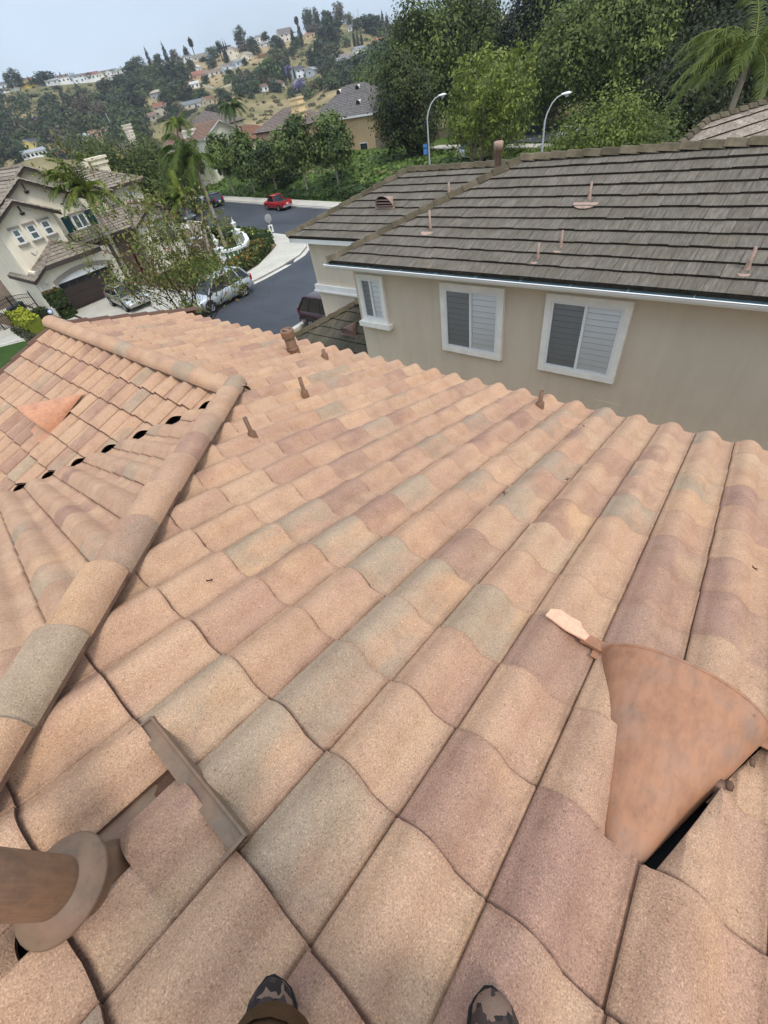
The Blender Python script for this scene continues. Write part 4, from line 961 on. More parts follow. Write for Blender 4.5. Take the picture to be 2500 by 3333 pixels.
# gable vents: slots over a projecting ledge
for x, a, b in ((X1, z4(100, 415, X1), z4(133, 455, X1)), (X2, z4(125, 280, X2), z4(158, 325, X2))):
    mb = MB(); top, bot = a, b
    for q in range(6):
        p = V((x + 0.003, top.y + (bot.y - top.y) * 0.5, top.z + (bot.z + 0.12 - top.z) * q / 5)); mb.obox(p, (0.006, 0, 0), (0, 0.13, 0), (0, 0, 0.05), 1)
    pm = V((x, top.y + (bot.y - top.y) * 0.5 - 0.10, bot.z)); mb.obox(pm, (0.12, 0, 0), (0, 0.32, 0), (0, 0, 0.09), 0); mb.obox(pm + V((0, 0.05, -0.08)), (0.08, 0, 0), (0, 0.22, 0), (0, 0, 0.08), 0)
    o = mb.build('gable_vent', [M_LBUTT, M_DARK]); adopt2(o, hl)
def lwin(tl, br, x, kind, lab=None, top=True, **kw):
    a = z7(*tl, x); b = z7(*br, x); y0, y1, zz0, zz1 = a.y, b.y, b.z, a.z
    w_ = rect_win(hl, (x, y0, zz0), (0, 1, 0), (1, 0, 0), y1 - y0, zz1 - zz0, 0.0, frame=0.085, kind=kind, mt=LM, label=lab, **kw)
    mb = MB(); mb.obox(V((x - 0.02, y0 - 0.12, zz1)), (0.16, 0, 0), (0, y1 - y0 + 0.24, 0), (0, 0, 0.14), 0); c = mb.build('lintel', [M_GTRIM]); c.parent = w_; mb = MB(); mb.obox(V((x - 0.02, y0 - 0.12, zz0 - 0.11)), (0.18, 0, 0), (0, y1 - y0 + 0.24, 0), (0, 0, 0.11), 0)
    c = mb.build('sill', [M_GTRIM]); c.parent = w_; return y0, y1, zz0, zz1
lwin((118, 185), (325, 330), X1, 'hung', 'left one of three matching sash windows'); lwin((290, 130), (500, 272), X1, 'hung', 'middle one of three matching sash windows'); lwin((465, 78), (665, 215), X1, 'hung', 'right one of three matching sash windows')
a = z4(398, 432, X2); b = z4(540, 515, X2)
bw = lwin((835, 10), (1080, 128), X2, 'slide', 'wide sliding window between the shutters')
by0, by1, bz0, bz1 = bw
for lab, yy in (('left', by0 - 0.72), ('right', by1 + 0.10)):
    mb = MB(); mb.obox(V((X2, yy, bz0 - 0.1)), (0.05, 0, 0), (0, 0.62, 0), (0, 0, bz1 - bz0 + 0.15), 0)
    for q in range(12): mb.obox(V((X2 + 0.05, yy + 0.06, bz0 + (bz1 - bz0) * q / 12)), (0.015, 0, 0), (0, 0.5, 0), (0, 0, 0.05), 0)
    o = mb.build('shutter', [M_SHUT]); adopt2(o, hl)
a = z4(572, 375, X3); b = z4(638, 440, X3)
w_ = rect_win(hl, (X3, a.y, b.z), (0, 1, 0), (1, 0, 0), b.y - a.y, a.z - b.z, 0.0, frame=0.09, kind='grid', mt=LM, label='small four-pane window with dark glass', bl=False)
mb = MB(); mb.obox(V((X3 - 0.02, a.y - 0.1, a.z)), (0.16, 0, 0), (0, b.y - a.y + 0.2, 0), (0, 0, 0.13)); c = mb.build('lintel', [M_GTRIM]); c.parent = w_; mb = MB(); mb.obox(V((X3 - 0.02, a.y - 0.1, b.z - 0.11)), (0.18, 0, 0), (0, b.y - a.y + 0.2, 0), (0, 0, 0.11)); c = mb.build('sill', [M_GTRIM]); c.parent = w_
# main block with hip roof at the right
er = z4(862, 238, XM + 0.5); wr = z4(850, 270, XM)
yR = er.y; eZ = er.z; pit = math.tan(R(24)); yL = 8.6; xe = XM + 0.5; run = 3.8
mb = MB(); zt = eZ + run * pit
roof_plane(mb, [V((xe, yL, eZ)), V((xe, yR, eZ)), V((xe - run, yR - run, zt)), V((xe - run, yL, zt))], (0, 1, 0), 0.36, 0.03, None, rl, colf=lcol, thick=0.14)
roof_plane(mb, [V((xe, yR, eZ)), V((xe - 2 * run, yR, eZ)), V((xe - run, yR - run, zt))], (1, 0, 0), 0.36, 0.03, None, rl, colf=lcol, thick=0.14)
roof_plane(mb, [V((xe - 2 * run, yL, eZ)), V((xe - 2 * run, yR, eZ)), V((xe - run, yR - run, zt)), V((xe - run, yL, zt))], (0, 1, 0), 0.36, 0.03, None, rl, colf=lcol, thick=0.14)
vcaps(mb, (xe - run, yR - run, zt + .05), (xe, yR, eZ + .05), 0.26, 0.1, 0.4, rnd=rl, cf=lcol); vcaps(mb, (xe - run, yL, zt + .05), (xe - run, yR - run, zt + .05), 0.26, 0.1, 0.4, rnd=rl, cf=lcol)
mb.box((xe, yL, eZ - 0.2), (xe + 0.04, yR + 0.04, eZ + 0.02), 1); mb.box((xe - 2 * run, yR, eZ - 0.2), (xe, yR + 0.04, eZ + 0.02), 1)
o = mb.build('roof', [M_LROOF, M_LBUTT]); adopt2(o, hl)
mb = MB(); mb.box((XM - 6.6, 9.9, -9.4), (XM, yR - 0.5, eZ - 0.14)); o = mb.build('wall', [M_LWALL]); adopt2(o, hl)
a = z4(750, 296, XM); b = z4(820, 385, XM)
rect_win(hl, (XM, a.y, b.z + 0.1), (0, 1, 0), (1, 0, 0), b.y - a.y, a.z - b.z - 0.1, 0.06, 0.03, frame=0.08, kind='hung', mt=LM, label='white sash window under the hip eave')
# chimney behind
cb = at_r(330, 560, 56); mb = MB(); cx, cy = cb.x, cb.y
mb.box((cx - 0.5, cy - 0.7, -9.4), (cx + 0.5, cy + 0.7, cb.z + 0.9)); mb.box((cx - 0.62, cy - 0.82, cb.z + 0.55), (cx + 0.62, cy + 0.82, cb.z + 0.72)); mb.box((cx - 0.66, cy - 0.86, cb.z + 0.9), (cx + 0.66, cy + 0.86, cb.z + 1.08)); mb.box((cx - 0.56, cy - 0.76, cb.z - 0.45), (cx + 0.56, cy + 0.76, cb.z - 0.3))
mb.box((cx - 0.35, cy - 1.5, -3), (cx + 0.35, cy - 0.9, cb.z + 0.95))
o = mb.build('chimney', [stucco('pale_stucco', srgb(226, 216, 192))]); adopt2(o, hl)
# garage wing
zE = z7(525, 625, XG + .5); zC = z7(1200, 380, XG + .5); zB = z7(410, 800, XG + .5); gy1 = zC.y; gz = (zE.z + zC.z) / 2; hipTop = z7(620, 305, X1); 
hipTop = V((X1 + 0.0, hipTop.y, hipTop.z))
lE = V((XG + .5, zE.y, gz)); rE = V((XG + .5, 16.6, gz)); lB = V((XG + .5, zB.y, zB.z))
bk = V((X1 - 6, zB.y, zB.z)); slp = (gz - zB.z) / (zE.y - zB.y)
topL = V((X1, zB.y + (hipTop.z - zB.z) / max(slp, 0.3), hipTop.z))
rE = V((XG + .5, zC.y, gz)); apx = V((X1, topL.y, hipTop.z))
mb = MB()
roof_plane(mb, [lE, rE, apx], (0, 1, 0), 0.36, 0.03, None, rl, colf=lcol, thick=0.06)
roof_plane(mb, [lB, lE, apx, V((X1 - 0.02, 9.74, zB.z + (9.74 - zB.y) * slp)), V((X1 - 4, 9.74, zB.z + (9.74 - zB.y) * slp)), V((X1 - 4, zB.y, zB.z))], (1, 0, 0), 0.36, 0.03, None, rl, colf=lcol, thick=0.12)
vcaps(mb, apx + V((0, 0, .05)), lE + V((0, 0, .05)), 0.24, 0.1, 0.4, rnd=rl, cf=lcol); vcaps(mb, lE + V((0, 0, .04)), lB + V((0, 0, .04)), 0.22, 0.1, 0.4, rnd=rl, cf=lcol)
vcaps(mb, apx + V((0.05, 0, 0.05)), rE + V((0, 0, .05)), 0.22, 0.1, 0.4, rnd=rl, cf=lcol)
mb.prism([apx, rE, V((X1, rE.y, gz))], (0.02, 0.02, 0), 1)
mb.box((XG + .5, lE.y, gz - 0.26), (XG + .54, rE.y, gz + 0.02), 1); mb.box((X1 - 4, zB.y - 0.04, zB.z - 0.22), (XG + .5, zB.y, zB.z + 0.02), 1)
mb.prism([lE + V((0.0, 0, 0.02)), lB + V((0, 0, 0.02)), lB + V((0, 0, -0.24)), lE + V((0, 0, -0.24))], (0.04, 0, 0), 1)
o = mb.build('roof', [M_LROOF, M_LBUTT]); adopt2(o, hl); o['label'] = 'low roof over the garage'
gd0, gd1, gtop = 10.75, 15.25, -7.35
mb = MB(); yl0 = 9.7
arch = [(gd0 - 0.08 + (gd1 - gd0 + 0.16) * q / 12, gtop + 0.42 * math.sin(math.pi * q / 12) ** 0.8) for q in range(13)]
mb.prism([V((XG, yl0, -9.45)), V((XG, gd0, -9.45)), V((XG, gd0, gtop))] + [V((XG, y_, z_)) for y_, z_ in arch[1:-1]] + [V((XG, gd1, gtop)), V((XG, gd1, -9.45)), V((XG, 15.75, -9.45)), V((XG, 15.75, gz - 0.1)), V((XG, zE.y, gz - 0.1)), V((XG, yl0, zB.z + (yl0 - zB.y) * slp - 0.14))], (-0.28, 0, 0))
mb.box((X1 - 4, yl0 + 0.004, -9.45), (XG - 0.285, yl0 + 0.2, zB.z)); mb.box((X1 - 0.2, yl0 + 0.205, -9.45), (XG - 0.285, 15.74, gz - 0.2))
o = mb.build('wall', [M_LWALL]); adopt2(o, hl)
mb = MB()   # raised arched band and white head board
for (ya, za), (yb, zb) in zip(arch, arch[1:]): mb.prism([V((XG, ya, za)), V((XG, yb, zb)), V((XG, yb, zb + 0.28)), V((XG, ya, za + 0.28))], (0.07, 0, 0), 0)
o = mb.build('arch_trim', [M_GTRIM]); adopt2(o, hl)
mb = MB(); mb.prism([V((XG - 0.13, gd0, gtop))] + [V((XG - 0.13, y_, z_ - 0.003)) for y_, z_ in arch[1:-1]] + [V((XG - 0.13, gd1, gtop))], (0.06, 0, 0)); mb.box((XG - 0.2, gd0, -9.4), (XG - 0.02, gd0 + 0.09, gtop)); mb.box((XG - 0.2, gd1 - 0.09, -9.4), (XG - 0.02, gd1, gtop))
o = mb.build('garage_frame', [M_WHITE]); adopt2(o, hl)
mb = MB(); ph = (gtop + 9.25) / 4
for q in range(4):
    zb = -9.25 + q * ph; mb.box((XG - 0.24, gd0 + 0.09, zb), (XG - 0.19, gd1 - 0.09, zb + ph - 0.012), 0)
    for c in range(8):
        yy = gd0 + 0.2 + c * 0.52
        if q < 3:
            for zz in (zb + 0.07, zb + ph * 0.55): mb.box((XG - 0.19, yy, zz), (XG - 0.178, yy + 0.40, zz + 0.16), 0)
gdoor = mb.build('garage_door', [M_GDOOR]); adopt2(gdoor, hl)
mb = MB()
for c in range(6):
    yy = gd0 + 0.22 + c * 0.69; mb.box((XG - 0.195, yy, -9.25 + 3 * ph + 0.09), (XG - 0.18, yy + 0.56, -9.25 + 4 * ph - 0.08), 0)
c = mb.build('window', [M_GLASS if False else M_DARK]); c.parent = gdoor
mb = MB(); mb.lathe([(0.0, 0.0), (0.07, 0.02), (0.09, 0.12), (0.06, 0.2), (0.0, 0.22)], V((XG + 0.08, 10.2, -7.1)), 10); o = mb.build('wall_lamp', [M_WHITE]); adopt2(o, hl)
b = z7(445, 500, -42.6); 
cone_vent('cone_vent', V((X1 + 0.75, b.y + 0.35, b.z + 0.35)), V((X1 + 0.75, b.y - 0.1, b.z + 0.1)), (0, -1, -0.5), 0.5, 0.28, V((0, -0.45, 0.9)), plain('grey_vent', srgb(178, 168, 156)), 'small cone vent on the garage roof', par=hl, apron=0.06)
# white downpipe on the left side wall
mb = MB(); mb.tube([V((XG - 0.6, 9.66, -6.6)), V((XG - 0.6, 9.66, -9.3))], 0.05, 8); mb.tube([V((XG - 0.8, 9.66, -6.7)), V((XG - 0.8, 9.66, -9.3))], 0.02, 6); o = mb.build('downpipe', [M_WHITE]); adopt2(o, hl)
# entry: stone arch, recessed red door, low roof; then the room with the arched window
M_STONE = None
m = NM('ledge_stone'); bk_ = m.n('ShaderNodeTexBrick', Scale=4.0); bk_.inputs['Color1'].default_value = srgb(122, 98, 80); bk_.inputs['Color2'].default_value = srgb(92, 80, 70); bk_.inputs['Mortar'].default_value = srgb(60, 52, 46); bk_.inputs['Mortar Size'].default_value = 0.03; bk_.inputs['Row Height'].default_value = 0.18; bk_.inputs['Brick Width'].default_value = 0.6
m.l(m.map((1, 1, 1), (R(90), 0, R(90))), bk_.inputs['Vector']); k = m.mix(0.6, bk_.outputs[0], m.ramp(m.noise(6, 4), [(0.3, (0.7, 0.7, 0.7)), (0.7, (1.25, 1.2, 1.15))]), 'MULTIPLY'); m.col(k); m.rough(0.9); m.bump(bk_.outputs['Fac'], -0.6, 0.03); M_STONE = m.mat
XE = -43.4
dc = onX(445, 800, XE); dy0 = dc.y - 0.7; dy1 = dc.y + 0.8; dtop = dc.z + 0.35
ea = onX(353, 763, XE + .6); eb = onX(431, 737, XE + .6)
ezz = eb.z
mb = MB(); ar = [(dy0 + (dy1 - dy0) * q / 10, dtop - 0.35 + 0.42 * math.sin(math.pi * q / 10)) for q in range(11)]
sy0, sy1 = 15.0, dy1 + 0.9
mb.prism([V((XE, sy0, -9.4)), V((XE, dy0, -9.4)), V((XE, dy0, ar[0][1]))] + [V((XE, y_, z_)) for y_, z_ in ar[1:-1]] + [V((XE, dy1, ar[-1][1])), V((XE, dy1, -9.4)), V((XE, sy1, -9.4)), V((XE, sy1, ezz - 0.1)), V((XE, sy0, ezz - 0.1))], (-0.5, 0, 0))
o = mb.build('entry_arch', [M_STONE]); adopt2(o, hl)
mb = MB(); mb.box((XE - 1.7, dy0 - 0.1, -9.4), (XE - 1.65, dy0 + 0.9, -7.3), 0); mb.box((XE - 1.65, dy0 + 0.78, -8.4), (XE - 1.58, dy0 + 0.84, -8.25), 1); o = mb.build('door', [M_RED, M_DARK]); adopt2(o, hl)
mb = MB(); mb.box((XE - 1.9, dy0 - 1.0, -9.4), (XE - 1.71, dy1 + 1.0, ezz)); mb.box((XE - 1.7, dy1 + 0.02, -9.4), (XE - 0.51, dy1 + 0.2, ezz - 0.3)); o = mb.build('wall', [M_LWALL]); adopt2(o, hl)
xw = XE + 0.6; rise = math.tan(R(24)) * 3.0; yq0 = 14.3; yq1 = eb.y
mb = MB()
roof_plane(mb, [V((xw, yq0, ezz)), V((xw, yq1, ezz)), V((xw - 3.0, yq1 + 1.6, ezz + rise)), V((xw - 3.0, yq0, ezz + rise))], (0, 1, 0), 0.36, 0.03, None, rl, colf=lcol, thick=0.12)
mb.box((xw, yq0, ezz - 0.24), (xw + 0.04, yq1, ezz + 0.02), 1)
# right room: front gable
rpk = onX(478, 684, xw + 0.6); rl_y, rl_z = eb.y, ezz; ppy, ppz = rl_y + 2.1, ezz + 1.15; rr_y = ppy + 2.1
for sgn in (-1, 1):
    ye = ppy + sgn * 2.3; ze = ppz - 2.3 * 0.55
    roof_plane(mb, [V((xw + 0.5, ye, ze)), V((xw - 3.4, ye, ze)), V((xw - 3.4, ppy, ppz)), V((xw + 0.5, ppy, ppz))], (1, 0, 0), 0.36, 0.03, None, rl, colf=lcol, thick=0.12)
    vcaps(mb, (xw + 0.5, ppy, ppz + .03), (xw + 0.5, ye, ze + .03), 0.22, 0.1, 0.4, rnd=rl, cf=lcol)
    mb.prism([V((xw + .51, ppy, ppz - .04)), V((xw + .51, ye, ze - .04)), V((xw + .51, ye, ze - .24)), V((xw + .51, ppy, ppz - .24))], (0.04, 0, 0), 1)
vcaps(mb, (xw - 3.4, ppy, ppz + .04), (xw + .52, ppy, ppz + .04), 0.24, 0.1, 0.4, rnd=rl, cf=lcol)
o = mb.build('roof', [M_LROOF, M_LBUTT]); adopt2(o, hl); o['label'] = 'low roof over the entry and the arched-window room'
XR = xw + 0.05; wy0, wy1 = ppy - 1.85, ppy + 1.85
mb = MB(); mb.prism([V((XR, wy0, -9.4)), V((XR, wy1, -9.4)), V((XR, wy1, ppz - 0.2 - 1.85 * .55)), V((XR, ppy, ppz - 0.2)), V((XR, wy0, ppz - 0.2 - 1.85 * .55))], (-4, 0, 0)); o = mb.build('wall', [M_LWALL]); adopt2(o, hl)
aw = onX(500, 745, XR); ay0 = aw.y; ay1 = ay0 + 1.7; az0 = aw.z - 1.3; az1 = aw.z - 0.1
w_ = rect_win(hl, (XR, ay0, az0), (0, 1, 0), (1, 0, 0), ay1 - ay0, az1 - az0, 0, frame=0.08, kind='slide', mt=LM, label='arched window behind the foreground tree')
mb = MB(); arc = [(ay0 + (ay1 - ay0) * q / 12, az1 + 0.5 * math.sin(math.pi * q / 12)) for q in range(13)]
mb.prism([V((XR, y_, z_)) for y_, z_ in arc], (0.012, 0, 0), 1)
for (ya, za), (yb, zb) in zip(arc, arc[1:]): mb.prism([V((XR, ya, za)), V((XR, yb, zb)), V((XR, yb, zb + 0.2)), V((XR, ya, za + 0.2))], (0.08, 0, 0), 0)
c = mb.build('arch', [M_GTRIM, LM['blind']]); c.parent = w_
# ------------------------------------------------------------------ plants
def leaf_material(name, rough=0.55, trans=0.22, spec=0.25):
    m = NM(name); c, _, _, _ = m.attr(); k = m.mix(0.5, c, m.ramp(m.noise(1.3, 3), [(0.3, (0.75, 0.78, 0.7)), (0.7, (1.25, 1.2, 1.15))]), 'MULTIPLY')
    m.col(k); m.rough(rough); m.spec(spec)
    tl = m.n('ShaderNodeBsdfTranslucent'); m.l(k, tl.inputs['Color']); mxs = m.n('ShaderNodeMixShader'); mxs.inputs[0].default_value = trans
    m.l(m.b.outputs[0], mxs.inputs[1]); m.l(tl.outputs[0], mxs.inputs[2]); m.l(mxs.outputs[0], m.out.inputs['Surface']); return m.mat
M_LEAF = leaf_material('leaf')
M_BARK = plain('bark', srgb(112, 98, 82), 0.95, 0.3, 5, 0.8, 20); M_PALEBARK = plain('pale_bark', srgb(168, 156, 138), 0.9, 0.2, 6, 0.6, 20); M_DARKBARK = plain('dark_bark', srgb(66, 54, 44), 0.95, 0.3, 6, 0.6, 20)
def leaf_mesh(name, pos, nrm, size, col, asp=1.8, rg=None, bend=0.0):
    """one mesh of leaf-sized rhombi; pos,nrm (N,3), size (N,), col (N,3)"""
    N = len(pos); rg = rg or np.random.default_rng(1)
    nrm = nrm / (np.linalg.norm(nrm, axis=1, keepdims=True) + 1e-9)
    t = rg.normal(size=(N, 3)); t -= nrm * (t * nrm).sum(1, keepdims=True); t /= np.linalg.norm(t, axis=1, keepdims=True) + 1e-9
    b = np.cross(nrm, t); s = size[:, None]
    P_ = np.stack([pos - t * s * asp / 2, pos + b * s * 0.5 + nrm * s * 0.12, pos + t * s * asp / 2, pos - b * s * 0.5 + nrm * s * 0.12], 1).reshape(-1, 3)
    me = bpy.data.meshes.new(name); me.vertices.add(4 * N); me.vertices.foreach_set('co', P_.astype(np.float32).ravel())
    me.loops.add(4 * N); me.loops.foreach_set('vertex_index', np.arange(4 * N, dtype=np.int32)); me.polygons.add(N)
    me.polygons.foreach_set('loop_start', np.arange(0, 4 * N, 4, dtype=np.int32))
    a = me.attributes.new('tv', 'FLOAT_COLOR', 'FACE'); c4 = np.ones((N, 4), np.float32); c4[:, :3] = col; a.data.foreach_set('color', c4.ravel())
    me.materials.append(M_LEAF); me.update(calc_edges=True); return me
def lin(c): return np.array(c[:3])
def crown(name, lobes, n, size, c0, c1, seed=1, up=0.35, hollow=0.55, asp=1.8, lobe_var=0.25, flat=1.0):
    """lobes: list of (cx,cy,cz,rx,ry,rz)"""
    rg = np.random.default_rng(seed); lb = np.array(lobes, float); vol = (lb[:, 3] * lb[:, 4] * lb[:, 5]) ** (2 / 3); p = vol / vol.sum()
    idx = rg.choice(len(lb), n, p=p); d = rg.normal(size=(n, 3)); d /= np.linalg.norm(d, axis=1, keepdims=True)
    # clumps: pull directions towards a few random sub-centres of each lobe
    sub = rg.normal(size=(len(lb), 14, 3)); sub /= np.linalg.norm(sub, axis=2, keepdims=True); pk = sub[idx, rg.integers(0, 14, n)]
    w = rg.uniform(0.35, 1.0, (n, 1)); d = d * (1 - w) * 1.1 + pk * w; d /= np.linalg.norm(d, axis=1, keepdims=True)
    rr = hollow + (1.08 - hollow) * rg.random((n, 1)) ** 0.6; bumps = 1 + 0.16 * np.sin(pk[:, :1] * 9 + pk[:, 1:2] * 7)
    pos = lb[idx, :3] + d * lb[idx, 3:6] * rr * bumps
    nrm = d * 0.85 + rg.normal(size=(n, 3)) * 0.38 + np.array([0, 0, up]); lv = rg.normal(0, lobe_var, len(lb)); sv = rg.normal(0, lobe_var * 0.8, (len(lb), 14))
    t = np.clip(0.5 + lv[idx] + (pk[:, 2] * 0 + rg.normal(0, 0.09, n)) + sv[idx, np.argmax((sub[idx] * pk[:, None, :]).sum(2), 1)], 0, 1)[:, None]
    col = (lin(c0) * (1 - t) + lin(c1) * t) * 1.2
    return leaf_mesh(name, pos, nrm, size * rg.uniform(0.6, 1.35, n), col, asp, rg)
def round_lobes(rg, n, H, Wd, z0, sub=0.45, shape=0.5):
    out = []
    for k in range(n):
        t = (k + 0.5) / n; z = z0 + (H - z0) * (0.12 + 0.80 * t); env = math.sin(math.pi * min(1, (0.18 + 0.80 * t)) ** 0.9) ** shape
        a = rg.random() * 6.283 + k * 2.4; rad = Wd * 0.5 * env * rg.uniform(0.25, 0.62); r = Wd * sub * 0.5 * (0.65 + 0.6 * env) * rg.uniform(0.8, 1.15)
        out.append((math.cos(a) * rad, math.sin(a) * rad, z, r, r, r * rg.uniform(0.75, 1.05)))
    return out
def limbs(mb, lobes, z0, r0, rg, lean=(0, 0), n=None, m=0, H=None):
    top = max(l[2] for l in lobes)
    tr_ = [V((lean[0] * t * t, lean[1] * t * t, top * 0.8 * t)) for t in (0, 0.15, 0.35, 0.6, 0.85, 1.0)]
    mb.tube(tr_, [r0 * 1.25, r0, r0 * 0.85, r0 * 0.6, r0 * 0.35, r0 * 0.15], 7, m)
    for l in lobes:
        zb = max(z0 * 0.7, l[2] * 0.45); k = zb / (top * 0.8 + 1e-6); b = V((lean[0] * k * k, lean[1] * k * k, zb)); e_ = V(l[:3])
        mid = b.lerp(e_, 0.5) + V((rg.uniform(-.2, .2), rg.uniform(-.2, .2), 0.25)); mb.tube([b, mid, e_], [r0 * 0.45, r0 * 0.28, r0 * 0.1], 5, m)
def tree_proto(name, H, Wd, z0, nl, nleaf, size, c0, c1, seed, bark=None, shape=0.5, sub=0.5, r0=None, lean=(0, 0), up=0.35, hollow=0.55, asp=1.7):
    rg = random.Random(seed); lobes = round_lobes(rg, nl, H, Wd, z0, sub, shape)
    e = empty(name); me = crown('crown', lobes, nleaf, size, c0, c1, seed, up, hollow, asp); o = link_mesh('crown', me, e); KIDS.setdefault(e.name, []).append(o)
    mb = MB(); limbs(mb, lobes, z0, r0 or H * 0.02, rg, lean); o = mb.build('trunk', [bark or M_BARK]); o.parent = e; KIDS[e.name].append(o); return e
USED = {}
def place(proto, p, label, cat, group=None, rz=None, s=1.0, sz=None, rnd=random):
    if USED.get(proto.name): o = copy_tree(proto)
    else: USED[proto.name] = True; o = proto
    o.location = p; o.rotation_euler = (0, 0, rnd.uniform(0, 6.28) if rz is None else rz); o.scale = (s, s, s * (sz or 1))
    o['label'] = label; o['category'] = cat
    if group: o['group'] = group
    return o
GRN_D0, GRN_D1 = srgb(38, 48, 26), srgb(76, 88, 44); GRN_M0, GRN_M1 = srgb(54, 72, 34), srgb(104, 122, 58); GRN_B0, GRN_B1 = srgb(74, 96, 40), srgb(136, 150, 66); OLV0, OLV1 = srgb(60, 62, 42), srgb(104, 102, 70)
rp_ = random.Random(77)
# --- street trees on the bank behind the pickup
SG = 'leafy street trees on the bank behind the far pavement'
for k, (px, py, tpx, tpy, w, lab) in enumerate([(765, 635, 690, 440, 6.2, 'leafy street tree with a leaning pale trunk, left of the dark blue car'), (832, 632, 800, 425, 6.8, 'fullest street tree, its trunk between the dark blue car and the red pickup'),
        (905, 633, 900, 450, 5.4, 'street tree whose pale trunk rises straight above the red pickup'), (1005, 634, 955, 380, 6.0, 'tall narrow street tree in front of the tan house window'),
        (1103, 603, 1080, 380, 8.0, 'broad street tree growing on the ivy bank before the tan house'), (655, 628, 630, 470, 5.5, 'street tree half hidden behind the tall leaning palm')]):
    b = hit(px, py); r = math.hypot(b.x, b.y); d = ray(tpx, tpy); H = d.z * r / math.hypot(d.x, d.y) - b.z
    pr = tree_proto('street_tree', H, w * 1.12, H * 0.40, 16, 5200, 0.27, srgb(44, 60, 30), srgb(104, 120, 62), 100 + k, M_PALEBARK, 0.6, 0.36, 0.15, hollow=0.3)
    place(pr, b - V((0, 0, 0.1)), lab, 'tree', SG, 0.0)
# --- big trees at the right
def tall(px, py, r, tpx, tpy, w, nl, nleaf, size, c0, c1, seed, lab, name='tree', z0f=0.2, shape=0.45, sub=0.48, bark=None, hollow=0.5):
    d0 = ray(px, py); k = r / math.hypot(d0.x, d0.y); p = V((d0.x * k, d0.y * k, 0)); p.z = G(p.x, p.y); d = ray(tpx, tpy); H = d.z * r / math.hypot(d.x, d.y) - p.z
    pr = tree_proto(name, H, w * 1.2, H * z0f, int(nl * 1.9), int(nleaf * 3.8), size * 0.46, c0, c1, seed, bark, shape, sub * .86, hollow=hollow * .7); return place(pr, p - V((0, 0, 0.2)), lab, 'tree', None, 0.0)
tall(1330, 510, 78, 1345, 150, 7.6, 22, 9000, 0.42, srgb(30, 38, 20), srgb(74, 82, 40), 201, 'very dark bushy evergreen hiding the corner of the tan house', z0f=0.05)
tall(1390, 480, 96, 1345, 20, 14, 26, 7000, 0.6, srgb(40, 52, 24), srgb(96, 110, 50), 202, 'tall olive-green tree rising above the dark evergreen, cut by the skyline', z0f=0.1)
tall(1520, 460, 104, 1480, -60, 13, 26, 7000, 0.6, srgb(38, 48, 24), srgb(88, 100, 48), 203, 'tall dense tree cut off by the top edge, beside the skyline gap', z0f=0.1)
tall(1600, 470, 66, 1590, 190, 9, 18, 5200, 0.42, srgb(68, 82, 38), srgb(124, 132, 64), 204, 'yellow-green tree right behind the curved street lamp with a blue sign', z0f=0.2)
tall(1730, 420, 98, 1730, -90, 13, 24, 6500, 0.6, srgb(20, 26, 18), srgb(46, 54, 32), 205, 'blackish conifer standing between the two bright green trees', z0f=0.03, shape=0.35)
tall(1930, 400, 84, 1950, -120, 17, 30, 10000, 0.5, srgb(58, 74, 36), srgb(110, 122, 60), 206, 'largest bright green tree, in the middle of the wooded right side', z0f=0.2)
tall(1800, 400, 78, 1820, 60, 9, 18, 5200, 0.48, srgb(56, 72, 34), srgb(106, 118, 58), 207, 'bright green side tree leaning against the largest one', z0f=0.25)
tall(2200, 380, 90, 2230, -250, 17, 28, 8500, 0.6, srgb(24, 30, 16), srgb(62, 68, 36), 208, 'huge dark tree left of the palms', z0f=0.05)
tall(2190, 450, 62, 2200, 170, 9, 18, 5600, 0.42, srgb(32, 38, 22), srgb(76, 80, 46), 209, 'dull dark green tree low beside the pale house roof', z0f=0.12)
tall(2330, 380, 74, 2340, 60, 12, 20, 6000, 0.55, srgb(26, 34, 18), srgb(62, 70, 36), 210, 'dark tree directly behind the palm trunks', z0f=0.05)
tall(2560, 330, 84, 2600, -250, 15, 24, 6500, 0.6, srgb(24, 32, 18), srgb(60, 68, 36), 211, 'dark tree at the far right edge behind the palms', z0f=0.05)
tall(1640, 430, 82, 1660, 230, 8, 16, 4200, 0.45, srgb(48, 64, 34), srgb(96, 112, 62), 212, 'mid-green tree with bare stems right of the second street lamp', z0f=0.25)
tall(2040, 300, 128, 2060, -180, 22, 30, 7000, 0.8, srgb(26, 34, 20), srgb(58, 70, 36), 213, 'dark wooded crown high behind the largest bright tree', z0f=0.03)
tall(1290, 300, 150, 1260, 150, 22, 24, 6000, 0.8, srgb(34, 46, 26), srgb(72, 88, 48), 214, 'broad dark tree beyond the ridge of the tan house', z0f=0.03)
tall(1190, 240, 170, 1170, 235, 14, 14, 2600, 0.8, srgb(76, 92, 36), srgb(128, 140, 60), 215, 'rounded lime-green tree peeping over the tan house ridge', z0f=0.0)
# light bushes nearer the neighbour's ridge
tall(1960, 500, 47, 1990, 330, 9.5, 18, 5200, 0.30, srgb(66, 82, 32), srgb(116, 126, 56), 221, 'bright leafy shrub just above the neighbouring ridge', 'shrub', z0f=0.1)
tall(1830, 520, 50, 1850, 440, 5, 10, 2200, 0.28, srgb(58, 74, 32), srgb(106, 118, 54), 222, 'low green shrub left of the bright leafy shrub', 'shrub', z0f=0.05)
tall(2080, 490, 52, 2090, 400, 7, 12, 3000, 0.30, srgb(46, 60, 30), srgb(90, 104, 50), 223, 'darker shrub right of the bright leafy shrub', 'shrub', z0f=0.05)
